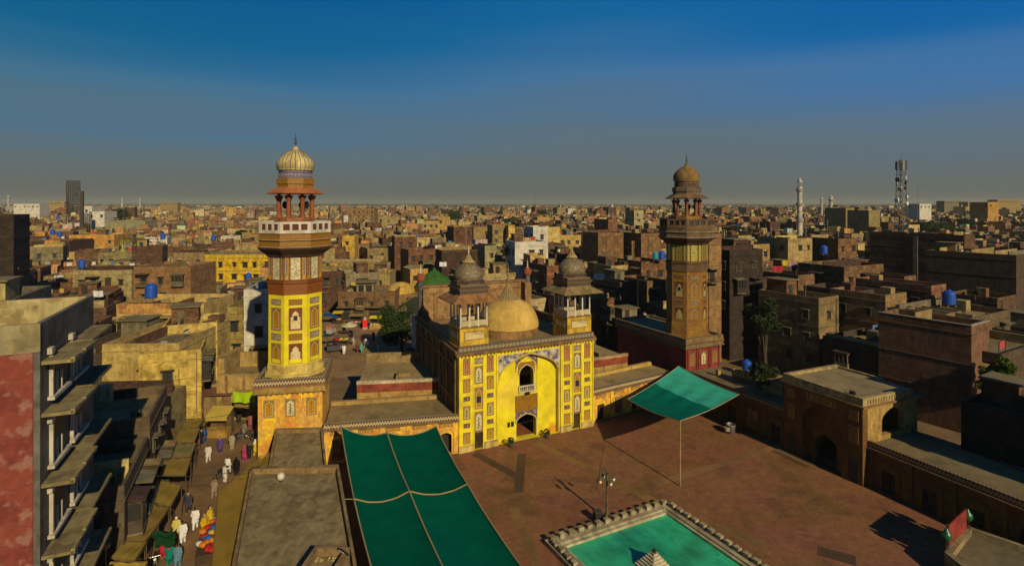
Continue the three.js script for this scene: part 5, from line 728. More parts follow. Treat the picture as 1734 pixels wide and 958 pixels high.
for (const h of singles) {
  const [key, , c, tex] = PAL[h.near ? 2 : h.p], f = .85 + .3 * hash(Math.floor(h.X * 3), Math.floor(h.Z * 3), 2), wm = mat(tex, ...c.map((x) => x * (Math.round(f * 8) / 8) * (h.X > 20 && h.Z < 130 ? .6 : 1)));  // near right of town: walls darkened, the shade is in the colour
  const p = new THREE.Vector3(h.X - h.w / 2 * Math.cos(h.t), 0, -h.Z + h.w / 2 * Math.sin(h.t)).add(new THREE.Vector3(Math.sin(h.t), 0, Math.cos(h.t)).multiplyScalar(h.d / 2));
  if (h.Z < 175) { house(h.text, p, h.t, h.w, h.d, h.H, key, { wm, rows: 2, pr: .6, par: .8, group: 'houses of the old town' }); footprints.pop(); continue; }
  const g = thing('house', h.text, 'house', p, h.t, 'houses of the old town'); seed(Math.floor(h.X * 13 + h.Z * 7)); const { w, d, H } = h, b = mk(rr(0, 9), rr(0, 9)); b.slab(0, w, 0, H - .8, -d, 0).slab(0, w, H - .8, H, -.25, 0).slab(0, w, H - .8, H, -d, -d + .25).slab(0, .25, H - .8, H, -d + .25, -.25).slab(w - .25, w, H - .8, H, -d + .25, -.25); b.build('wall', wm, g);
  mk(rr(0, 9)).slab(.25, w - .25, H - .84, H - .74, -d + .25, -.25).build('roof', pick([ROOF, ROOFD, MUDP]), g);
  if (rnd() < .7) { const rw = rr(2.4, 4), rd = rr(2.4, 4), rh = rr(2, 3), rx = rr(.4, w - rw - .4), rz = -d + .4 + rd; mk(rr(0, 9)).slab(rx, rx + rw, H - .74, H - .74 + rh, rz - rd, rz).build('stair_room', hm(pick(['tn', 'br', 'tp', 'gr', 'cr', 'or', 'bp'])), g); }
  roofClutter(g, w, d, H - .74, Math.floor(rr(1, 3.5)));
  const wn = Math.floor(rr(1, 4)); for (let r = 0; r < 2; r++) for (let i = 0; i < wn; i++) if (rnd() < .7) { const m = mesh('window', rnd() < .3 ? bigWin : smallWin, rnd() < .8 ? DARK : pick(SHUT), g); m.position.set((i + .5 + rr(-.2, .2)) / wn * w, H - 2.4 - r * 3.2, .01); }
  if (rnd() < .5) { const m = mesh('window', smallWin, DARK, g); m.position.set(-.01, H - 2.4, -d * rr(.3, .7)); m.rotation.y = Math.PI / 2; }
}
{ // everything smaller and farther: one mass
  const P = [], N = [], K = [], I = []; let n = 0;
  const box = (X, Y0, Y1, Zw, w, d, t, c, faces = -Zw > 420 ? 4 : 5) => { // faces: top, front, left, right, back
    const cs = Math.cos(t), sn = Math.sin(t), q = (x, y, z) => { P.push(X + x * cs + z * sn, y, Zw - x * sn + z * cs); K.push(...c); n++; }, nn = (x, y, z) => { for (let i = 0; i < 4; i++) N.push(x * cs + z * sn, y, -x * sn + z * cs); I.push(n - 4, n - 3, n - 2, n - 4, n - 2, n - 1); }, a = w / 2, b = d / 2;
    q(-a, Y1, b); q(a, Y1, b); q(a, Y1, -b); q(-a, Y1, -b); nn(0, 1, 0); q(-a, Y0, b); q(a, Y0, b); q(a, Y1, b); q(-a, Y1, b); nn(0, 0, 1); q(-a, Y0, -b); q(-a, Y0, b); q(-a, Y1, b); q(-a, Y1, -b); nn(-1, 0, 0); q(a, Y0, b); q(a, Y0, -b); q(a, Y1, -b); q(a, Y1, b); nn(1, 0, 0);
    if (faces > 4) { q(a, Y0, -b); q(-a, Y0, -b); q(-a, Y1, -b); q(a, Y1, -b); nn(0, 0, -1); }
  };
  seed(4242);
  for (const h of auto) if (!h.one) {
    const f = rr(.5, 1.35), c = PAL[h.p][2].map((x) => x * f), dk = [.014, .012, .01], cs = Math.cos(h.t), sn = Math.sin(h.t), at2 = (x, z) => [h.X + x * cs + z * sn, -h.Z - x * sn + z * cs], rc = [.26, .2, .1].map((x) => x * rr(.7, 1.2));
    box(h.X, 0, h.H - .7, -h.Z, h.w, h.d, h.t, c); box(...((p) => [p[0], h.H - .7, h.H - .55, p[1]])(at2(0, 0)), h.w - .6, h.d - .6, h.t, rc);
    if (h.Z < 520) for (const [x, z, w, d] of [[0, h.d / 2 - .13, h.w, .26], [0, -h.d / 2 + .13, h.w, .26], [-h.w / 2 + .13, 0, .26, h.d - .54], [h.w / 2 - .13, 0, .26, h.d - .54]]) { const p = at2(x, z); box(p[0], h.H - .7, h.H, p[1], w, d, h.t, c); }
    if (h.Z < 700) for (let i = 0; i < 2; i++) { const p = at2(rr(-.35, .35) * h.w, rr(-.35, .35) * h.d), c2 = pick(PAL)[2], lo = rnd() < .5; box(p[0], h.H - .6, h.H + rr(.2, 1.2), p[1], lo ? h.w * .5 : rr(.4, 1.5), lo ? .25 : rr(.4, 1.5), h.t, c2.map((x) => x * rr(.5, 1.1))); }
    if (rnd() < .75) { const p = at2(rr(-.3, .3) * h.w, rr(-.3, .3) * h.d), c2 = pick(PAL)[2]; box(p[0], h.H - .6, h.H + rr(1.2, 2.6), p[1], rr(2, 4.5), rr(2, 4.5), h.t, c2.map((x) => x * rr(.7, 1.15))); }
    if (h.Z > 300 && rnd() < .4) { const p = at2(rr(-.4, .4) * h.w, rr(-.4, .4) * h.d); box(p[0], h.H - .6, h.H + rr(.4, 1.1), p[1], rr(.8, 1.6), rr(.8, 1.6), h.t, pick([[.75, .73, .66], [.02, .1, .4], [.05, .04, .03], [.6, .5, .3]])); }
    if (rnd() < .16) { const p = at2(rr(-.4, .4) * h.w, rr(-.4, .4) * h.d), q = .0007 * h.Z * rr(.5, 1.1); box(p[0], h.H - .6, h.H + rr(2.5, 8), p[1], q, q, h.t, pick([[.05, .045, .04], [.12, .11, .1], [.6, .58, .52]])); }
    if (h.Z < 800) { const m = Math.floor(rr(1, 4)); for (let r = 0; r < 2; r++) for (let i = 0; i < m; i++) if (rnd() < .75) { const p = at2(((i + .5 + rr(-.2, .2)) / m - .5) * h.w, h.d / 2); box(p[0], h.H - 3.4 - r * 3.2, h.H - 2 - r * 3.2, p[1], rr(.8, 1.5), .2, h.t, dk); } if (rnd() < .6) { const p = at2(-h.w / 2, rr(-.3, .3) * h.d); box(p[0], h.H - 3.4, h.H - 2.1, p[1],   .2, 1.1, h.t, dk); } }
  }
  const g = new THREE.BufferGeometry(); g.setAttribute('position', new THREE.Float32BufferAttribute(P, 3)); g.setAttribute('normal', new THREE.Float32BufferAttribute(N, 3)); g.setAttribute('color', new THREE.Float32BufferAttribute(K, 3)); g.setIndex(I); metreUV(g);
  const m = mesh('far_town', g, new THREE.MeshStandardMaterial({ vertexColors: true, map: T.grime, roughness: .95 })); tag(m, 'dense mass of small far houses stretching to the horizon', 'houses', null, 'stuff');
  console.log('auto', auto.length, 'singles', singles.length, 'tris', I.length / 3);
}
// ---------------------------------------------------------------- things that stand above the roofs
{ // steel frame of an unlit billboard seen from behind
  const g = thing('billboard_frame', 'tall dark lattice billboard frame standing on roofs at the upper left', 'billboard frame', atZ(123, 347, 300).setY(0), R(8)), m = pl([.045, .035, .022], '', { roughness: .7 }), w = 6.6, y0 = 22, y1 = 38.6;
  for (let i = 0; i <= 7; i++) mk().box(-w / 2 + i * w / 7, (y0 + y1) / 2, 0, .22, y1 - y0, .22).build('upright', m, g); for (let j = 0; j <= 13; j++) mk().box(0, y0 + j * (y1 - y0) / 13, -.16, w, .16, .12).build('crossbar', m, g);
  const br = mk(); for (let i = 0; i < 3; i++) { const x = -w / 2 + i * w / 3; br.bar([x, y0 + i * 4, -.4], [x + w / 3, y0 + i * 4 + 6, -.4], .1, 4); br.bar([x + w / 3, y1 - i * 3 - 6, -.4], [x, y1 - i * 3, -.4], .1, 4); } br.each('brace', m, g); const st = mk(); for (const x of [-w / 2, w / 2]) { st.bar([x, 0, -4], [x, y1 - 3, 0], .2, 5); st.bar([x, 0, 0], [x, y0, 0], .22, 6); } st.each('stay', m, g); mk().box(0, (y0 + y1) / 2, .3, w, y1 - y0 - .3, .06).build('mesh_panel', mat('', .05, .045, .035, { transparent: true, opacity: .3 }), g);
  mk().box(w / 2 + 1.2, 22, .5, 1.6, 22, 1.2).build('side_column', m, g);
}
{ // telecom mast
  const g = thing('telecom_mast', 'tall lattice telecom mast crowded with antennas at the right', 'telecom mast', atZ(1527, 347, 180).setY(0), R(20)), m = pl([.1, .09, .075], '', { roughness: .6 }), top = 39.6, W2 = (y) => 1.7 - .95 * y / top;
  for (const [a, b] of [[1, 1], [1, -1], [-1, 1], [-1, -1]]) mk().bar([a * W2(0), 0, b * W2(0)], [a * W2(top), top, b * W2(top)], .11, 6).build('leg', m, g);
  const rg = mk(), dg = mk(); for (let y = 8; y < top; y += 1.7) { const q = W2(y), q2 = W2(y + 1.7); for (const [a, b, c, d] of [[1, 1, 1, -1], [1, -1, -1, -1], [-1, -1, -1, 1], [-1, 1, 1, 1]]) { rg.bar([a * q, y, b * q], [c * q, y, d * q], .055, 4); dg.bar([a * q, y, b * q], [c * q2, y + 1.7, d * q2], .05, 4); } } tag(rg.build('lattice_ring', m, g), null, null, null, 'stuff'); tag(dg.build('lattice_brace', m, g), null, null, null, 'stuff');
  const pn = pl([.3, .28, .22], '', { roughness: .5 }), dr = pl([.6, .58, .5], '', { roughness: .5 });
  for (let i = 0; i < 9; i++) { const a = i / 9 * 6.283; mk().box(1.55 * Math.cos(a), top - 1.2 - (i % 2) * .3, 1.55 * Math.sin(a), .34, 2.9, .2, -a + Math.PI / 2).build('panel_antenna', i % 3 ? m : pn, g); }
  for (let i = 0; i < 6; i++) { const a = i / 6 * 6.283 + .4; mk().box(1.35 * Math.cos(a), 34.2 - (i % 3) * 1.6, 1.35 * Math.sin(a), .5, 1.2, .35, -a).build('radio_unit', i % 2 ? m : dr, g); }
  seed(31); for (const [a, y, r] of [[3.1, 33.6, .75], [2.8, 30.6, .6], [.1, 31, .5], [3.3, 27, .8], [.4, 28, .6], [2.9, 24.5, .5], [1.4, 26, .6], [1.5, 33, .5]]) { const q = plain(new THREE.CylinderGeometry(r, r, .35, 14)); q.rotateZ(Math.PI / 2); mk().add(q, 1.7 * Math.cos(a), y, 1.7 * Math.sin(a), -a).build('dish_antenna', rnd() < .5 ? dr : m, g); }
  mk().cyl(0, top, 0, .05, .03, 2.2, 5).build('lightning_rod', m, g); mk().box(0, 12.2, 0, 3.2, .15, 3.2).build('platform', m, g);
}
{ // slender white minaret far off
  const g = thing('slender_minaret', 'slender round white minaret standing alone far right of the brown one', 'minaret', atZ(1355, 347, 260).setY(0)), m = pl([.72, .7, .62], 'grime'), dk = pl([.35, .32, .27], 'grime');
  mk().cyl(0, 0, 0, 1.3, 1.0, 34, 16).build('shaft', m, g); for (const y of [18, 25.6, 32.2]) { const b = mk().lathe([[1.0, y - .8], [1.6, y - .1], [1.7, y], [1.7, y + .15], [1.0, y + .16]], 16).build('balcony', m, g); mk().cyl(0, y + .16, 0, 1.62, 1.62, .7, 16).build('railing', dk, b); } for (let k = 0; k < 6; k++) { const a = k / 6 * 6.283; mk().cyl(.75 * Math.cos(a), 34, .75 * Math.sin(a), .1, .1, 2, 6).build('column', m, g); } mk().lathe([[.95, 36], [1.1, 36.1], [1.0, 36.6], [.6, 37.4], [.12, 38.1], [.08, 39], [.01, 39.2]], 14).build('dome', m, g);
  for (let i = 0; i < 5; i++) mk().cyl(0, 19.5 + i * 3, 0, 1.26 - i * .07, 1.25 - i * .07, .25, 16).build('ring', dk, g);
}
const spire = (u, v0, Z, label, r, m = pl([.6, .58, .5], 'grime')) => { const p = atZ(u, v0, Z), h = p.y, g = thing('small_minaret', label, 'minaret', p.setY(0)); mk().cyl(0, 0, 0, r * 1.2, r, h - r * 3, 8).build('shaft', m, g); mk().lathe([[r, 0], [r * 1.8, .2 * r], [r * 1.8, .8 * r], [r, .9 * r], [r, 1.6 * r], [r * 1.2, 1.8 * r], [r * .5, 2.6 * r], [.02, 3.4 * r]], 10, 0, h - r * 3.2, 0).build('gallery', m, g); };
spire(13, 330, 900, 'tiny pale minaret at the far left of the skyline', 1.4); spire(206, 334, 1000, 'tiny pale minaret right of the billboard frame', 1.6); spire(236, 335, 1100, 'second tiny pale minaret right of the billboard frame', 1.5); spire(1408, 330, 620, 'stubby grey minaret between the white minaret and the telecom mast', 1.9); spire(1392, 333, 700, 'faint grey spire just right of the slender white minaret', 1.3); spire(892, 383 - 18, 420, 'small pale roof spire right of the raised back wall of the gateway', .6);
const mast = (u, v0, Z, label) => { const p = atZ(u, v0, Z), h = p.y, g = thing('radio_mast', label, 'mast', p.setY(0)), m = pl([.16, .15, .13], '', { roughness: .6 }), b = mk(), q = .0011 * Z * .3; for (const s of [-1, 1]) b.bar([s * q * 1.6, 0, 0], [s * q * .4, h, 0], q * .45, 4); for (let y = h * .35; y < h - 2; y += h * .06) b.bar([-q, y, 0], [q, y + h * .05, 0], q * .3, 4); b.build('lattice', m, g); mk().cyl(0, h - .5, 0, q * .35, q * .2, h * .06, 4).build('tip', m, g); };
mast(43, 273, 420, 'thin radio mast rising left of the billboard frame'); mast(613, 336, 700, 'short radio mast near the tan brick block'); mast(1113, 337, 700, 'short mast just left of the right minaret'); mast(1245, 330, 900, 'thin mast right of the right minaret'); mast(1272, 334, 900, 'second thin mast right of the right minaret'); mast(1555, 306, 420, 'thin mast right of the telecom mast'); mast(985, 331, 1200, 'faint mast above the right kiosk'); mast(1698, 330, 900, 'thin mast near the right end of the skyline'); mast(905, 330, 1100, 'faint mast right of the gateway finial');
// ---------------------------------------------------------------- trees
const LEAF = (r, g, b) => new THREE.MeshPhysicalMaterial({ color: new THREE.Color().setRGB(r, g, b), roughness: .8, side: THREE.DoubleSide, transmission: .25, thickness: 0, specularIntensity: .3 });
function foliage(clumps, n, s, sd) { // small bent leaves scattered through round clumps
  seed(sd); const P = [], I = []; let k = 0; const v = new THREE.Vector3(), a = new THREE.Vector3(), b = new THREE.Vector3();
  for (let i = 0; i < n; i++) { const c = clumps[Math.floor(rnd() * clumps.length)]; v.set(rr(-1, 1), rr(-1, 1), rr(-1, 1)); if (v.lengthSq() > 1) { i--; continue; } v.multiplyScalar(Math.pow(v.length() + .01, -.45)); v.multiplyScalar(c[3]); v.y *= .8; v.x += c[0]; v.y += c[1]; v.z += c[2]; a.set(rr(-1, 1), rr(-.5, .5), rr(-1, 1)).normalize().multiplyScalar(s * rr(.6, 1.3)); b.set(rr(-1, 1), rr(-1, 1), rr(-1, 1)).cross(a).normalize().multiplyScalar(s * .5);
    P.push(v.x - a.x, v.y - a.y, v.z - a.z, v.x + b.x, v.y + b.y + s * .15, v.z + b.z, v.x + a.x, v.y + a.y - s * .2, v.z + a.z, v.x - b.x, v.y - b.y, v.z - b.z); I.push(k, k + 1, k + 2, k, k + 2, k + 3); k += 4; }
  const g = new THREE.BufferGeometry(); g.setAttribute('position', new THREE.Float32BufferAttribute(P, 3)); g.setIndex(I); g.computeVertexNormals(); return metreUV(g);
}
function tree(label, p, h, r, n, s, col, sd, cat = 'tree', y0 = .25) {
  const g = thing('tree', label, cat, p), cl = []; seed(sd); const m = Math.round(11 + r * 2); for (let i = 0; i < m; i++) { const a = rr(0, 6.283), q = Math.sqrt(rnd()) * r * .72; cl.push([q * Math.cos(a), h * (y0 + .18) + rnd() * h * (.72 - y0) * (1 - .35 * q / r), q * Math.sin(a), r * rr(.24, .42)]); }
  const t = mk(); t.cyl(0, -.05, 0, .07 * h * .4 + .08, .05 + .02 * h * .4, h * .5, 8); const lim = mk(); for (const c of cl.slice(0, 9)) lim.tube([[0, h * .28, 0], [c[0] * .45, (h * .3 + c[1]) / 2, c[2] * .45], [c[0], c[1], c[2]]], .022 * h * .35 + .02, 5, 6); const bark = pl([.07, .05, .03], 'grime'), tr = t.build('trunk', bark, g); lim.each('limb', bark, tr); mesh('crown', foliage(cl, n, s, sd + 1), LEAF(...col), g); return g;
}
tree('large dark green tree shading the back of the market square', at(680, 597, 0), 9.8, 4.2, 9000, .2, [.035, .065, .012], 11, 'tree', .05);
tree('dark leafy tree in shadow beside the corner house with white grilles', atZ(1296, 600, 74).setY(0), 15.2, 2.5, 4200, .2, [.03, .05, .012], 13, 'tree', .45);
tree('low dark bush behind the roof of the right-hand arcade', atZ(1290, 620, 66).setY(3.2), 4.2, 1.8, 2600, .17, [.03, .05, .012], 15, 'bush', .02);
tree('bright green shrub beside the nearest right-hand house', atZ(1693, 620, 60).setY(4), 6.2, 2.0, 4200, .17, [.09, .14, .012], 17, 'shrub', .1);
tree('small round shrub on the flat roof by the massive brick block', at(1652, 507, 10.2), 2.2, .9, 900, .14, [.05, .07, .015], 19, 'shrub', .02);
for (const [u, v, Z, r, l] of [[770, 352, 520, 9, 'dark tree rising over roofs above the left kiosk'], [870, 366, 420, 10, 'dark tree crown behind the houses above the gateway dome'], [200, 350, 480, 9, 'dark green tree beside the white block at upper left'], [757, 351, 450, 6, 'small dark tree left of the gateway skyline'], [1600, 376, 300, 8, 'dark tree crown right of the telecom mast'], [1565, 372, 330, 8, 'second dark tree crown right of the telecom mast'], [1640, 366, 360, 8, 'dark trees crown above the massive brick block'], [408, 381, 260, 3.5, 'small dark tree above the yellow house'], [1480, 410, 170, 2.6, 'small dark tree in front of the telecom mast'], [918, 352, 700, 10, 'dark tree on the skyline right of the gateway dome']]) { const p = atZ(u, v, Z), h = Math.max(6, p.y); p.y = 0; tree(l, p, h, r, 2200, .2 + r * .06, [.03, .05, .012], Math.round(u), 'tree', .35); }
{ // far belts of trees at the edge of the town, one mass
  seed(808); const P = [], I = []; let k = 0; const tuft = (x, y, z, r) => { const n = 7; for (let i = 0; i < n; i++) { const a = rr(0, 6.28), q = r * rr(.5, 1), yy = y + rr(-.5, .5) * r, xx = x + Math.cos(a) * r * .6, zz = z + Math.sin(a) * r * .4; P.push(xx - q * .6, yy - q * .5, zz, xx + q * .6, yy - q * .45, zz + .4 * q, xx + q * .3, yy + q * .5, zz + .2 * q, xx - q * .35, yy + q * .4, zz - .3 * q); I.push(k, k + 1, k + 2, k, k + 2, k + 3); k += 4; } };
  for (let i = 0; i < 5200; i++) { const Z = rr(3300, 4300), X = rr(-1.05, 1.05) * Z, h = 11 + 15 * vnoise(X * .006 + 50, Z * .003, 9999, 5) + 7 * vnoise(X * .02 + 20, 3, 9999, 6) + rr(-2.5, 2.5); for (const y of [h * .3, h * .62, h * .9]) tuft(X, y, -Z, 11 * (1.2 - y / h * .5)); }
  for (let i = 0; i < 3400; i++) { const Z = rr(900, 3000), X = rr(-1, 1) * Z, h = 8 + 8 * rnd(); if (vnoise(X * .006 + 90, Z * .006, 9999, 8) < (Math.abs(X / Z) < .28 ? .4 : .6)) continue; for (const y of [h * .5, h * .9]) tuft(X, y, -Z, 5); }
  const g = new THREE.BufferGeometry(); g.setAttribute('position', new THREE.Float32BufferAttribute(P, 3)); g.setIndex(I); g.computeVertexNormals(); metreUV(g); tag(mesh('far_woods', g, mat('', .035, .045, .014, { roughness: 1 })), 'dark belts of far trees along the horizon', 'woods', null, 'stuff');
}
// larger pale buildings breaking the skyline at both ends
for (const [u0, u1, v, Z, k, l] of [[22, 66, 345, 520, 'wh', 'white flat block below the radio mast at the far left'], [138, 155, 349, 330, 'wh', 'white stepped block right of the billboard frame'], [150, 176, 358, 328, 'wh', 'lower white wall right of the billboard frame'], [1674, 1692, 342, 420, 'oc', 'bright orange block near the right end of the skyline'], [1558, 1578, 345, 480, 'wh', 'white block on the skyline right of the telecom mast'], [1600, 1640, 340, 900, 'gr', 'hazy grey block on the right skyline'], [1690, 1730, 338, 800, 'tn', 'tan block at the right end of the skyline'], [1640, 1668, 342, 850, 'cm', 'pale concrete block on the right skyline'], [955, 976, 349, 900, 'tp', 'long tan block on the horizon above the right kiosk'], [80, 108, 341, 800, 'tp', 'tan block on the skyline left of the billboard frame'], [270, 300, 343, 1000, 'tn', 'small tan block on the skyline above the yellow house']]) pxHouse(u0, u1, v, Z, 10, 14, k, l, { rows: 1, bare: 1, room: 0, plain: 1, wm: k === 'wh' ? pl([.85, .83, .78]) : undefined });
// ---------------------------------------------------------------- the alley: ground, awnings, stalls
{ const s = new THREE.Shape(); [[150, 1150], [330, 700], [345, 640], [470, 640], [455, 760], [440, 1150]].map(([u, v]) => at(u, v, 0)).forEach((p, i) => i ? s.lineTo(p.x, -p.z) : s.moveTo(p.x, -p.z)); struct('street', mk().add(new THREE.ShapeGeometry(s).rotateX(-Math.PI / 2), 0, .006, 0), mat('dust', .26, .155, .06));
  const q = new THREE.Shape(); [[500, 640], [540, 530], [700, 524], [740, 640]].map(([u, v]) => at(u, v, 0)).forEach((p, i) => i ? q.lineTo(p.x, -p.z) : q.moveTo(p.x, -p.z)); struct('market_square', mk().add(new THREE.ShapeGeometry(q).rotateX(-Math.PI / 2), 0, .008, 0), mat('dust', .36, .22, .085)); }
const c4 = (x, y, h) => at(160 + x / 3.447, 680 + y / 3.447, h);
const TARP = { ol: [.3, .21, .045], br: [.26, .17, .045], yl: [.5, .34, .06], gr: [.24, .2, .08], oc: [.42, .27, .06] };
function awning(label, q, col, sag = .12, poles = true) {
  const o = q[0].clone().add(q[2]).multiplyScalar(.5).setY(0), g = thing('awning', label, 'awning', o), r = q.map((p) => p.clone().sub(o)), B = bil(r[0], r[1], r[3], r[2]), m = mat('fabric', ...col);
  mesh('cloth', sheet((u, v) => { const p = B(u, v); p.y -= sag * 4 * u * (1 - u) * (.6 + .4 * Math.sin(v * 7)) + .03 * Math.sin(u * 17 + v * 5); return p; }, 16, 0), m, g);
  mesh('valance', sheet((u, v) => { const p = r[1].clone().lerp(r[2], u); p.y -= v * .22 - .01; p.x += .02; return p; }, 8, 0), m, g);
  const b = mk(); b.bar(r[0], r[1], .03, 5); b.bar(r[3], r[2], .03, 5); b.bar(r[1], r[2], .03, 5); b.build('rod', pl([.2, .14, .07]), g);
  if (poles) { const k = mk(); k.bar([r[1].x, 0, r[1].z], r[1], .035, 6).bar([r[2].x, 0, r[2].z], r[2], .035, 6); k.each('pole', pl([.16, .11, .06]), g); } return g;
}
const AW = [['small olive awning at the far end of the left alley row', [[540, 100], [640, 95], [600, 150], [510, 155]], 'ol'], ['second olive awning from the far end of the left alley row', [[500, 157], [612, 152], [580, 236], [460, 240]], 'ol'], ['third awning from the far end, flat and olive, in the left alley row', [[452, 246], [590, 241], [560, 320], [418, 320]], 'gr'], ['middle awning of the left alley row with a drooping pale front edge', [[410, 326], [560, 329], [530, 428], [380, 428]], 'ol'], ['tilted olive awning beside the walking man in white', [[372, 450], [505, 490], [440, 612], [312, 572]], 'ol'], ['brown awning fourth from the bottom of the alley row', [[310, 590], [430, 620], [362, 722], [252, 702]], 'br'], ['olive awning with a hanging dark green cloth above the strollers', [[232, 705], [370, 715], [290, 815], [165, 815]], 'br'], ['olive awning second from the bottom of the alley row', [[165, 817], [300, 817], [230, 930], [92, 912]], 'ol'], ['yellowish awning cut by the bottom edge of the picture in the alley', [[90, 934], [305, 934], [270, 1010], [40, 1010]], 'yl']];
for (const [l, q, c] of AW) awning(l, q.map(([x, y], i) => c4(x, y, i === 0 || i === 3 ? 3.2 : 2.65)), TARP[c]);
{ const o = at(258, 912, 2.6), g = thing('green_cloth', 'dark green cloth hanging off the olive awning above the strollers', 'cloth', o); mesh('cloth', sheet((u, v) => new THREE.Vector3(u * 1.1 + v * .2, .35 - v * 1.0 + .15 * Math.sin(u * 7), -u * .5 + .1 * Math.sin(v * 9)), 14, 0), mat('fabric', .01, .05, .02), g); }
awning('large ochre tarpaulin roof over the right-hand alley stalls', [at(440, 772, 3.3), at(370, 832, 3.0), at(352, 1010, 3.0), at(398, 1010, 3.3)], [.34, .22, .045], .25);
awning('smaller ochre tarpaulin wedged between alley and narrow roof', [at(462, 762, 3.2), at(424, 784, 3.0), at(392, 812, 3.0), at(446, 806, 3.3)], [.36, .24, .05], .15, false);
awning('ochre awning under the lime green cloth at the end of the alley', [at(396, 660, 3.9), at(441, 660, 3.9), at(436, 689, 3.3), at(396, 689, 3.3)], TARP.oc);
{ const g = thing('market_kiosk', 'small kiosk with yellow fringed awning at the far end of the alley', 'kiosk', at(366, 741, 0), R(2)); mk().slab(-1.1, 1.1, 0, 2.4, -1.8, -1.0).build('stall_body', pl([.16, .1, .05], 'grime'), g); mk().slab(-1.15, 1.15, 0, .85, -1.0, .1).build('counter', pl([.5, .3, .06], 'grime'), g); const a = mk(); a.box(0, 2.55, -.7, 2.4, .07, 2.0, 0, .35); a.build('awning', mat('fabric', .55, .4, .08), g); const f = mk(); for (let i = 0; i < 9; i++) f.box(-1.1 + i * .275, 2.06, .24, .24, .24, .04); f.each('fringe', mat('fabric', .6, .42, .09), g); const k = mk(); for (const x of [-1.1, 1.1]) k.cyl(x, 0, .2, .03, .03, 2.2, 6); k.each('post', WOOD, g); }
{ const g = thing('shed', 'shed with a patched rusty red roof behind the yellow kiosk', 'shed', at(362, 712, 0), R(4)); mk().slab(-1.9, 1.9, 0, 3.2, -3.2, 0).build('wall', pl([.3, .2, .09], 'grime'), g); mk().box(0, 3.4, -1.5, 4.2, .1, 4, 0, .14).build('roof', pl([.2, .09, .06], 'grime'), g); const b = mk(); b.box(-.8, 3.62, -1.8, .8, .3, .5, .3).box(.9, 3.6, -2.2, .6, .24, .8, .7); b.each('roof_rubble', pl([.42, .32, .15], 'grime'), g); }
{ const g = thing('red_board', 'tilted faded red board fixed above the alley shops at lower left', 'board', at(182, 877, 4.6)); mk().box(0, 0, 0, 1.35, .06, 1.3, R(40), .5, .2).build('board', pl([.36, .07, .045], 'grime'), g); mk().bar([-.2, 0, 0], [-1.4, -.3, -.4], .03, 5).bar([.2, -.1, .2], [-1.2, -.5, .2], .03, 5).build('bracket', STEEL, g); }
{ const g = thing('yellow_board', 'tall narrow yellow wall board above the red board at lower left', 'board', at(184, 862, 4.8), R(10)); mk().box(0, .9, 0, .8, 2.6, .1).build('panel', pl([.62, .4, .1], 'grime'), g); mk().box(0, 2.24, 0, .86, .08, .16).build('cap', pl([.5, .34, .12]), g); }
{ const g = thing('street_lantern', 'round green-shaded lantern below the red board at lower left', 'lantern', at(178, 930, 3.6)); mk().lathe([[.001, .9], [.12, .85], [.36, .55], [.38, .45], [.3, .42]], 16).build('shade', pl([.1, .11, .06]), g); mk().lathe([[.28, .42], [.24, .1], [.12, 0], [.001, -.02]], 14).build('globe', pl([.2, .18, .1], '', { roughness: .3 }), g); mk().cyl(0, -3.6, 0, .05, .05, 3.6, 8).build('post', STEEL, g); }
// a long stall with heaped goods
{ const g = thing('goods_stall', 'stall heaped with red, blue and yellow bundles along the right of the alley', 'market stall', at(352, 925, 0), R(22)); mk().box(0, .35, 0, 1.2, .7, 4.6).build('table', WOOD, g); seed(61); const cols = [[.6, .03, .03], [.62, .4, .02], [.02, .16, .45], [.5, .04, .14], [.7, .65, .55], [.7, .48, .02], [.3, .03, .05], [.6, .2, .02]]; for (let i = 0; i < 26; i++) { const q = plain(new THREE.SphereGeometry(1, 9, 7)), z = -2.1 + i * .165; q.scale(rr(.18, .34), rr(.12, .22), rr(.2, .32)); mk().add(q, rr(-.45, .45), .82 + rr(0, .12), z, rr(0, 3)).build('cloth_bundle', mat('fabric', ...cols[Math.floor(rnd() * 8)]), g); } }
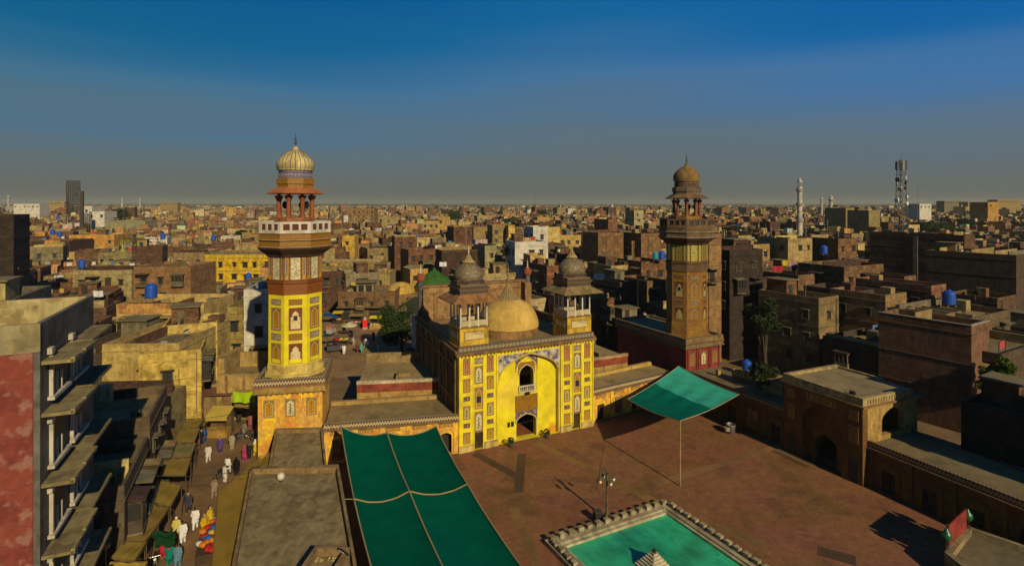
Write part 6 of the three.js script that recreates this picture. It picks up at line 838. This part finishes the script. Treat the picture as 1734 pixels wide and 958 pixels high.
// ---------------------------------------------------------------- people
function field(bones, lo, hi, cell, k = 28) { // smooth union of tapered capsules, meshed
  const size = new THREE.Vector3().subVectors(hi, lo), L = Math.max(size.x, size.y, size.z), N = Math.ceil(L / cell) + 4, mc = new MarchingCubes(N, new THREE.MeshStandardMaterial(), false, false, 120000), c = lo.clone().add(hi).multiplyScalar(.5), h = L / 2 * N / (N - 4);
  for (let z = 0; z < N; z++) for (let y = 0; y < N; y++) for (let x = 0; x < N; x++) {
    const px = c.x + (x / N * 2 - 1) * h, py = c.y + (y / N * 2 - 1) * h, pz = c.z + (z / N * 2 - 1) * h; let s = 0, mn = 9;
    for (const [a, b, ra, rb] of bones) { const dx = b[0] - a[0], dy = b[1] - a[1], dz = b[2] - a[2], ex = px - a[0], ey = py - a[1], ez = pz - a[2]; let t = (dx * ex + dy * ey + dz * ez) / (dx * dx + dy * dy + dz * dz + 1e-9); t = t < 0 ? 0 : t > 1 ? 1 : t; const d = Math.hypot(ex - dx * t, ey - dy * t, ez - dz * t) - ra - (rb - ra) * t; if (d < mn) mn = d; if (d < .25) s += Math.exp(-k * d); }
    mc.field[x + N * (y + N * z)] = s > 0 ? Math.log(s) / k : -mn;
  }
  mc.isolation = 0; mc.update(); const g = new THREE.BufferGeometry(), n = mc.count, P = mc.positionArray.slice(0, n * 3), Q = mc.normalArray.slice(0, n * 3);
  for (let i = 0; i < n; i++) { P[3 * i] = c.x + P[3 * i] * h; P[3 * i + 1] = c.y + P[3 * i + 1] * h; P[3 * i + 2] = c.z + P[3 * i + 2] * h; }
  g.setAttribute('position', new THREE.BufferAttribute(P, 3)); g.setAttribute('normal', new THREE.BufferAttribute(Q, 3)); return metreUV(g);
}
const V3 = (x, y, z) => new THREE.Vector3(x, y, z);
const POSE = {}; // facing +z; step = forward reach of the left foot
for (const [name, st, female] of [['walk', .2, 0], ['stand', .03, 0], ['woman', .08, 1]]) {
  const hip = .9, kn = .48, fx = .1, L = [[-fx, hip, 0], [-fx, kn, st * .7 + .03], [-fx, .07, st * .75], [-fx - .01, .035, st * .75 + .14]], Rr = [[fx, hip, 0], [fx, kn, -st * .3 + .04], [fx, .07, -st * 1.05], [fx + .01, .035, -st * 1.05 + .14]];
  const sh = 1.4, A = (s, sw) => [[s * .19, sh, 0], [s * .25, 1.13, -.03 + sw * .4], [s * .24, .9, .06 + sw], [s * .235, .84, .08 + sw * 1.1]], aL = A(-1, -st * .5), aR = A(1, st * .6);
  const head = [[[0, 1.56, .01], [0, 1.63, .0], .085, .095], [[0, 1.51, .05], [0, 1.54, .05], .05, .06], [[0, 1.565, .1], [0, 1.555, .11], .014, .017], [[0, 1.38, 0], [0, 1.52, .01], .06, .052], [[-.092, 1.575, 0], [-.094, 1.6, 0], .016, .018], [[.092, 1.575, 0], [.094, 1.6, 0], .016, .018]];
  const limbs = [], add = (l, r) => { for (let i = 0; i < l.length - 1; i++) limbs.push([l[i], l[i + 1], r[i], r[i + 1]]); }; add(L, [.085, .06, .045, .035]); add(Rr, [.085, .06, .045, .035]); add(aL, [.055, .045, .032, .034]); add(aR, [.055, .045, .032, .034]);
  const torso = [[[0, .95, 0], [0, 1.2, 0], .14, .13], [[0, 1.2, 0], [0, 1.34, 0], .13, .12], [[-.15, 1.37, 0], [.15, 1.37, 0], .07, .07]];
  const body = field([...head, ...limbs, ...torso], V3(-.36, -.01, -.4), V3(.36, 1.76, .4), .024, 34), b = mk(); b.add(body);
  for (const [s, a] of [[-1, aL], [1, aR]]) for (let i = 0; i < 5; i++) { const th = i === 4, w = a[3], q = plain(new THREE.CapsuleGeometry(th ? .0095 : .0085, th ? .04 : [.06, .07, .065, .05][i], 2, 5)); b.add(q, w[0] + (th ? -s * .012 : 0), w[1] - (th ? .03 : .075) , w[2] + (th ? .035 : -.03 + i * .02), 0, th ? -.6 : -.12 * i + .1, s * .08); }
  const sk = [[[-fx, hip, 0], L[1], .12, .095], [L[1], [L[2][0], .12, L[2][2]], .095, .075], [[fx, hip, 0], Rr[1], .12, .095], [Rr[1], [Rr[2][0], .12, Rr[2][2]], .095, .075]];
  const kz = female ? [[[0, 1.25, 0], [0, .62, .02], .16, .25]] : [[[-.05, 1.2, 0], [-.09, .62, st * .3], .15, .15], [[.05, 1.2, 0], [.09, .62, -st * .25], .15, .15]];
  const slv = [[aL[0], aL[1], .075, .07], [aL[1], aL[2], .07, .06], [aR[0], aR[1], .075, .07], [aR[1], aR[2], .07, .06]], tor = [[[0, .98, 0], [0, 1.3, 0], .165, .155], [[-.14, 1.37, 0], [.14, 1.37, 0], .085, .085], [[0, 1.36, 0], [0, 1.43, .0], .09, .075]];
  POSE[name] = { body: b.geo(true), clothes: field([...sk, ...kz, ...slv, ...tor], V3(-.4, .03, -.42), V3(.4, 1.52, .42), .026, 30), hair: field(female ? [[[0, 1.62, -.02], [0, 1.64, -.03], .1, .105], [[0, 1.5, -.06], [0, 1.3, -.09], .1, .14], [[-.1, 1.45, -.03], [-.17, 1.25, -.02], .06, .07], [[.1, 1.45, -.03], [.17, 1.25, -.02], .06, .07]] : [[[0, 1.625, -.02], [0, 1.65, -.015], .097, .092]], V3(-.32, 1.1, -.26), V3(.32, 1.78, .12), .02, 40) };
  const e = mk(); for (const s of [-1, 1]) e.add(new THREE.SphereGeometry(.013, 6, 5), s * .035, 1.6, .085); e.box(0, 1.525, .102, .045, .009, .01); POSE[name].face = e.geo(true);
}
const SKIN = pl([.26, .14, .08], '', { roughness: .6 }), HAIR = pl([.015, .012, .01], '');
function person(label, p, turn, pose, cloth, head = null, lower = null, s = 1) {
  const g = thing('person', label, 'person', p, turn), q = POSE[pose]; g.scale.setScalar(s);
  const body = mesh('body', q.body, SKIN, g); mesh('face_features', q.face, HAIR, body); mesh('clothes', q.clothes, mat('fabric', ...cloth), g); mesh(pose === 'woman' ? 'headscarf' : 'hair', q.hair, head ? mat('fabric', ...head) : HAIR, g);
  if (lower) { const b = mk(); b.lathe([[.17, .5], [.2, .3], [.21, .08], [.19, .06]], 12); b.build('trousers', mat('fabric', ...lower), g); } return g;
}
const WT = [.78, .76, .72], fp = (u, v) => at(u, v, .01);
person('man in white walking alone in the middle of the alley', fp(330, 896), R(200), 'walk', WT);
person('man in white seen from behind beside the pale yellow figure in the alley', fp(309, 921), R(205), 'walk', WT);
person('person in pale yellow with a white cap in the alley', fp(298, 913), R(200), 'stand', [.62, .52, .12], [.8, .78, .74]);
person('man in light blue-grey walking at the bottom of the alley', fp(300, 962), R(195), 'walk', [.12, .24, .32]);
person('woman in dusty pink shawl over teal skirt at the bottom of the alley', fp(286, 957), R(200), 'woman', [.01, .2, .16], [.34, .1, .14]);
person('person in bright red behind the pink shawl at the bottom of the alley', fp(276, 944), R(30), 'stand', [.5, .02, .04]);
person('woman in mustard yellow standing left of the heaped goods', fp(346, 908), R(60), 'woman', [.55, .36, .02], [.55, .36, .02]);
person('woman in yellow dress and black shawl beside the heaped goods', fp(355, 893), R(80), 'woman', [.6, .42, .03], [.02, .018, .018]);
person('man in white sitting upright on the motorbike by the ochre tarpaulin', fp(385, 803), R(170), 'walk', WT);
person('woman all in black beside the man in white near the ochre tarpaulin', fp(400, 805), R(185), 'woman', [.015, .013, .013], [.015, .013, .013]);
person('man in off-white bending by the edge of the large ochre tarpaulin', fp(380, 817), R(140), 'stand', [.7, .62, .52]);
person('person in dark clothes at the edge of the third awning', fp(340, 754), R(90), 'walk', [.03, .022, .02]);
person('person in blue standing right of the dark figure by the third awning', fp(345, 751), R(250), 'stand', [.03, .1, .3]);
person('person in dusty pink left of the dark pair by the awnings', fp(334, 757), R(90), 'woman', [.36, .14, .12], [.03, .02, .02]);
person('woman in magenta by the near corner of the smaller tarpaulin', fp(413, 782), R(150), 'woman', [.4, .06, .14], [.4, .06, .14]);
person('dark-haired person beside the woman in magenta', fp(421, 778), R(150), 'stand', [.03, .03, .03]);
person('person in yellow with white scarf below the left minaret plinth', fp(432, 772), R(160), 'woman', [.6, .44, .04], [.75, .72, .66]);
person('second person in yellow below the left minaret plinth', fp(438, 768), R(170), 'stand', [.58, .4, .04]);
person('person in dusty rose at the far end of the alley', fp(423, 726), R(190), 'woman', [.3, .1, .1], [.3, .16, .12]);
person('person in grey beside the motorbike at the far end of the alley', fp(413, 741), R(190), 'walk', [.2, .15, .13]);
person('person in white reaching over the square behind the back parapet', fp(619, 588), R(150), 'walk', WT);
person('person in mint green by the back parapet of the outer range', fp(612, 598), R(40), 'walk', [.08, .4, .24]);
person('person in dark red near the mint green figure in the square', fp(605, 597), R(200), 'stand', [.16, .05, .05]);
person('person in white at the left end of the back parapet', fp(582, 600), R(180), 'stand', WT);
person('person in black by the loaded cart in the square', fp(595, 572), R(120), 'walk', [.02, .018, .016]);
person('person in dark clothes under the large umbrella in the square', fp(582, 566), R(180), 'stand', [.05, .04, .03]);
person('person in white among bags in the tree shade', fp(641, 598), R(180), 'stand', [.5, .47, .42]);
// ---------------------------------------------------------------- motorbikes, carts and stalls
const bikeTyre = pl([.015, .014, .013], '', { roughness: .8 }), chrome = pl([.5, .48, .44], '', { roughness: .25, metalness: .9 });
function motorbike(label, p, turn, col) {
  const g = thing('motorbike', label, 'motorbike', p, turn); for (const z of [-.62, .62]) { const w = mesh('wheel', metreUV(plain(new THREE.TorusGeometry(.27, .055, 8, 18).rotateY(Math.PI / 2).translate(0, .32, z))), bikeTyre, g); const sp = mk(); for (let i = 0; i < 3; i++) { const a = i * Math.PI / 3; sp.bar([0, .32 - .25 * Math.cos(a), z - .25 * Math.sin(a)], [0, .32 + .25 * Math.cos(a), z + .25 * Math.sin(a)], .01, 4); } sp.build('spokes', chrome, w); }
  mk().bar([0, .34, -.62], [0, .62, -.1], .03).bar([0, .62, -.1], [0, .88, .42], .03).bar([0, .88, .42], [0, .32, .62], .03).bar([0, .4, 0], [0, .62, -.1], .03).build('frame', STEEL, g); mk().box(0, .42, .05, .26, .3, .34).build('engine', STEEL, g); const tk = plain(new THREE.SphereGeometry(1, 12, 8)); tk.scale(.14, .13, .28); mk().add(tk, 0, .82, .14).build('tank', pl(col, '', { roughness: .25 }), g); mk().box(0, .8, -.38, .24, .1, .62).build('seat', bikeTyre, g); mk().bar([-.34, 1.02, .36], [.34, 1.02, .36], .018).build('handlebar', chrome, g); mk().add(new THREE.SphereGeometry(.1, 10, 8), 0, .9, .52).build('headlight', pl([.7, .68, .6], '', { roughness: .2 }), g); return g;
}
motorbike('black motorbike under the man in white by the ochre tarpaulin', fp(381, 806), R(150), [.02, .02, .02]); motorbike('motorbike with dark tank crossing the far end of the alley', fp(405, 745), R(160), [.05, .04, .04]); motorbike('motorbike parked in shade right at the far end of the alley', fp(428, 742), R(100), [.2, .02, .02]); motorbike('second motorbike parked in shade below the left minaret plinth', fp(436, 748), R(80), [.03, .04, .1]); motorbike('motorbike leaning by the bottom awning of the alley', fp(262, 962), R(30), [.03, .03, .03]);
{ const g = thing('umbrella', 'large round cream and dark patched market umbrella in the square', 'umbrella', at(591, 569, 0)); const c = mk().facet([[.01, 2.75], [1.5, 2.2], [1.56, 2.0]], 10).build('canopy', mat('fabric', .62, .56, .4), g); const pa = mk(); for (const k of [1, 2]) { const a = k * .628 - 1.8; pa.add(new THREE.CircleGeometry(.42, 8).rotateX(-Math.PI / 2 + .32), .85 * Math.sin(a), 2.5, .85 * Math.cos(a), a); } pa.each('patch', mat('fabric', .6, .45, .03), c); mk().cyl(0, 0, 0, .035, .03, 2.7, 6).build('pole', WOOD, g); }
{ const g = thing('fruit_cart', 'flat cart with red cloth and yellow goods in the square', 'cart', at(581, 583, 0), R(14)); mk().box(0, .8, 0, 2.0, .12, 1.2).build('bed', WOOD, g); mk().box(-1.15, .78, .1, .9, .7, .9, .3).build('red_cloth', mat('fabric', .5, .03, .03), g); for (const [x, z] of [[-.7, .6], [.7, .6], [-.7, -.6], [.7, -.6]]) mesh('wheel', metreUV(plain(new THREE.TorusGeometry(.33, .05, 6, 16).translate(x, .38, z))), bikeTyre, g); seed(9); const y = mk(); for (let i = 0; i < 16; i++) y.add(new THREE.SphereGeometry(rr(.12, .2), 7, 5), rr(-.8, .85), .95, rr(-.45, .45)); y.each('yellow_fruit', mat('fabric', .72, .55, .06), g); const k = mk(); for (const x of [-.9, .9]) k.cyl(x, .86, -.5, .03, .03, 1.5, 5); k.each('post', WOOD, g); mk().box(0, 2.36, -.1, 2.1, .05, 1.2).build('shade_board', pl([.12, .09, .05]), g); }
const stall = (label, p, turn, w, roof, front, goods, sd) => { const g = thing('market_stall', label, 'market stall', p, turn); mk().box(0, 2.35, 0, w, .08, 1.6, 0, .16).build('roof', roof, g); mk().box(0, .4, .3, w - .2, .8, .9).build('counter', front, g); mk().box(0, 1.1, -.7, w - .1, 2.2, .08).build('back_panel', WOOD, g); const k = mk(); for (const x of [-w / 2 + .08, w / 2 - .08]) k.cyl(x, 0, .72, .03, .03, 2.25, 5); k.each('post', WOOD, g); seed(sd); const q = mk(); for (let i = 0; i < 10; i++) mk().box(-w / 2 + .3 + i * (w - .6) / 9, .8 + .14, .3 + rr(-.2, .2), .22, .28, .26, rr(0, 1)).build('goods_box', mat('fabric', ...pick(goods)), g); return g; };
const GO = [[.6, .4, .03], [.65, .6, .5], [.5, .05, .05], [.7, .5, .1], [.4, .2, .25]];
stall('yellow-roofed stall against the left end of the shop building', at(572, 547, 0), R(3), 2.1, mat('fabric', .75, .5, .05), WOOD, GO, 71);
stall('bright lemon yellow stall with white goods left of the big tree', at(636, 556, 0), R(3), 2.5, mat('fabric', .85, .72, .03), pl([.6, .4, .12]), GO, 72);
stall('stall with a long brown canvas roof in the middle of the square', at(603, 552, 0), R(3), 2.9, mat('fabric', .3, .21, .08), WOOD, GO, 73);
{ const g = thing('cold_drink_cabinet', 'red and white upright cabinet between two stalls in the square', 'cabinet', at(618, 557, 0), R(5)); mk().box(0, 1.15, 0, .9, 1.5, .7).build('red_body', pl([.6, .02, .02], '', { roughness: .4 }), g); mk().box(0, .2, 0, .94, .4, .74).build('white_base', pl([.7, .66, .6]), g); mk().box(0, 2.15, 0, .5, .5, .3).build('white_top', pl([.75, .72, .66]), g); }
{ const g = thing('blue_tarpaulin', 'blue and dark tarpaulin on poles at the left of the square', 'tarpaulin', at(558, 549, 0), R(8)); mesh('cloth', sheet((u, v) => V3(-1.5 + u * 3, 2.3 - .35 * (u - .3) ** 2 * 4 - v * .4 + .06 * Math.sin(u * 12), -1 + v * 1.8), 16, .1), mat('fabric', .012, .08, .24), g); const k = mk(); for (const [x, z] of [[-1.4, .7], [1.4, .7], [-1.4, -.9], [1.4, -.9]]) k.cyl(x, 0, z, .03, .03, 2.0, 5); k.each('pole', WOOD, g); }
{ const g = thing('dark_umbrella', 'dark teal square umbrella at the lower left of the square', 'umbrella', at(553, 588, 0)); mk().facet([[.01, 2.5], [1.0, 2.15], [1.02, 2.05]], 4, 0, 0, 0, R(30)).build('canopy', mat('fabric', .015, .06, .06), g); mk().cyl(0, 0, 0, .03, .03, 2.45, 6).build('pole', WOOD, g); }
function rickshaw(label, p, turn, c1, c2) { const g = thing('rickshaw', label, 'rickshaw', p, turn); mk().box(0, .75, -.3, 1.25, .8, 1.5).box(0, .75, .75, .8, .7, .7).build('body', pl(c1, '', { roughness: .5 }), g); const r = mk(); r.box(0, 1.78, -.1, 1.3, .1, 2.0).box(0, 1.45, -1.02, 1.24, .6, .08); r.build('hood', mat('fabric', ...c2), g); const k = mk(); for (const x of [-.58, .58]) k.cyl(x, 1.15, .72, .03, .03, .62, 5); k.each('hood_post', STEEL, g); for (const [x, z] of [[0, 1.1], [-.6, -.6], [.6, -.6]]) mesh('wheel', metreUV(plain(new THREE.TorusGeometry(.22, .07, 6, 14).rotateY(Math.PI / 2).translate(x, .28, z))), bikeTyre, g); mk().box(0, .85, 1.12, .3, .2, .06).build('headlight', pl([.7, .65, .55]), g); return g; }
rickshaw('small rickshaw with pinkish hood at the left of the square', at(561, 566, 0), R(170), [.3, .28, .24], [.5, .22, .18]); rickshaw('dark rickshaw at the near left corner of the square', at(565, 596, 0), R(100), [.05, .05, .05], [.04, .035, .03]);
// ---------------------------------------------------------------- small things on the right-hand roofs and in the court
{ const p = RWx(6.2, 4.0, -3.6), g = thing('oil_drum', 'rusty yellow drum lying on the sunlit roof of the right-hand arcade', 'drum', p, R(-50)); const q = plain(new THREE.CylinderGeometry(.62, .62, 2.5, 18)); q.rotateZ(Math.PI / 2); mk().add(q, 0, .62, 0).build('shell', pl([.52, .34, .07], 'grime'), g); const r = mk(); for (const x of [-1.2, -.4, .4, 1.2]) { const t = plain(new THREE.TorusGeometry(.63, .035, 6, 20)); t.rotateY(Math.PI / 2); r.add(t, x, .62, 0); } r.each('rim', pl([.3, .17, .04], 'grime'), g); }
waterTank('blue water tank behind the rusty drum on the right-hand arcade', RWx(4.4, 4.0, -6.0), .9);
{ const g = thing('water_box', 'square rendered box on the arcade roof left of the side gate', 'roof box', RWx(10.6, 3.75, -4.4), R(-66)); mk().box(0, .75, 0, 3.2, 1.5, 2.4).build('body', pl([.4, .33, .16], 'grime'), g); mk().box(0, 1.56, 0, 3.4, .12, 2.6).build('lid', MUDP, g); }
{ const g = thing('roof_post', 'short square post on the sunlit arcade roof near the red plinth', 'post', RWx(3.2, 3.75, -2.4), R(-66)); mk().box(0, .4, 0, .45, .8, .45).build('body', pl([.55, .38, .14], 'grime'), g); mk().box(0, .84, 0, .55, .08, .55).build('cap', MUDP, g); }
{ const a = RWx(18.3, .12, 1.6), g = thing('ladder', 'pale wooden ladder lying on the paving before the side gate', 'ladder', a, R(-66)), b = mk(); for (const z of [0, .62]) b.bar([-2.6, .1, z], [1.6, .16 + .05, z], .04, 6); b.each('rail', pl([.3, .24, .14]), g); const r = mk(); for (let i = 0; i < 13; i++) r.bar([-2.45 + i * .32, .12, 0], [-2.45 + i * .32, .12, .62], .025, 5); r.each('rung', pl([.3, .24, .14]), g); }
{ const g = thing('waste_bin', 'dark metal bin standing at the foot of the right-hand arcade', 'bin', at(1238, 733, .02)); mk().lathe([[.001, .02], [.42, .02], [.5, .9], [.54, .92], [.54, 1.0], [.48, 1.0], [.46, .9]], 14).build('body', STEEL, g); mk().cyl(-.45, .3, .1, .3, .34, .4, 8).build('sack', mat('fabric', .4, .36, .28), g); }
for (const [u, v, l] of [[865, 757, 'potted plant left of the gateway doorway'], [926, 742, 'potted plant right of the gateway doorway']]) { const g = thing('potted_plant', l, 'plant', at(u, v, .02)); mk().lathe([[.001, .02], [.2, .02], [.3, .4], [.34, .42], [.34, .5], [.28, .5]], 12).build('pot', pl([.12, .09, .06], 'grime'), g); mesh('foliage', foliage([[0, .75, 0, .36], [.1, .6, .1, .24]], 260, .1, u), LEAF(.04, .07, .015), g); }
{ const g = thing('black_bundles', 'heap of black covered bundles by the right-hand arcade wall', 'bundle heap', at(1650, 862, 0)); seed(3); for (let i = 0; i < 6; i++) { const q = plain(new THREE.SphereGeometry(1, 10, 8)); q.scale(rr(.5, .9), rr(.4, .7), rr(.5, .8)); mk().add(q, -1 + i * .55, .45, rr(-.4, .4)).build('bundle', DARK, g); } }
{ const g = thing('green_sheet', 'bright green plastic sheet on a dark roof behind the side gate', 'sheet', at(1535, 568, 9.3)); mesh('cloth', sheet((u, v) => V3(-1.6 + u * 3.2, .6 - v * .8 + .2 * Math.sin(u * 5), -1 + v * 1.6), 14, .2), mat('fabric', .01, .36, .1), g); }
for (const [u, v, h, c, l] of [[1015, 468, 12.9, [.75, .73, .66], 'white sheet hung on a roof right of the right kiosk'], [1318, 455, 14, [.45, .04, .06], 'red cloth heap on the dark terrace roof'], [1333, 445, 14, [.6, .45, .02], 'yellow cloth hung above the dark terrace roof'], [1343, 447, 14, [.4, .22, .3], 'mauve cloth hung above the dark terrace roof'], [165, 497, 9.6, [.75, .73, .68], 'white washing hung before the grey house with the double door'], [750, 447, 11, [.8, .78, .74], 'small white cloth on a brick wall right of the green dome']]) { const g = thing('hung_cloth', l, 'cloth', at(u, v, h)); mesh('cloth', sheet((a, b) => V3(-.9 + a * 1.8, .5 - b * 1.1 + .06 * Math.sin(a * 9), .1 * Math.sin(a * 11) * b), 12, 0), mat('fabric', ...c), g); mk().bar([-1.2, .52, 0], [1.2, .52, 0], .015, 4).build('line', DARK, g); }

// cables slung over the alley and the near roofs
for (const [a, b, l] of [[at(96, 640, 9), at(318, 640, 8), 'thin cable slung across the near roofs at the left'], [at(200, 700, 6.5), at(400, 700, 5), 'cable slung over the alley near its far end'], [at(210, 800, 6), at(440, 790, 4.8), 'cable slung over the middle of the alley'], [at(30, 455, 16), at(190, 470, 11), 'long cable drooping across the upper left roofs']]) { const g = thing('cable', l, 'cable', a), d = b.clone().sub(a), pts = []; for (let i = 0; i <= 8; i++) { const t = i / 8; pts.push(d.clone().multiplyScalar(t).add(new THREE.Vector3(0, -1.2 * 4 * t * (1 - t) * d.length() / 22, 0))); } mk().tube(pts, .022, 4, 24).build('wire', DARK, g); const k = mk(); k.box(0, .1, 0, .08, .3, .08); k.build('fixing', STEEL, g); }
for (const [u, v, t, po, c, h, l] of [[362, 842, 190, 'walk', [.3, .22, .14], null, 'man in brown between the white figures and the goods stall'], [318, 868, 20, 'walk', [.05, .05, .07], null, 'man in dark clothes walking beside the tilted awning'], [352, 782, 195, 'walk', [.62, .58, .5], null, 'man in cream walking past the middle awnings'], [372, 768, 10, 'woman', [.1, .06, .2], [.1, .06, .2], 'woman in deep violet in the far half of the alley'], [392, 762, 190, 'stand', [.36, .3, .2], null, 'man in khaki in the far half of the alley'], [404, 718, 200, 'walk', [.05, .04, .04], null, 'dark figure under the ochre awning at the alley end'], [598, 585, 90, 'walk', [.45, .4, .32], null, 'man in beige crossing the square behind the parapet'], [632, 577, 200, 'stand', [.3, .08, .06], null, 'man in rust red standing before the lemon yellow stall']]) person(l, fp(u, v), R(t), po, c, h);
renderer.render(scene, camera);
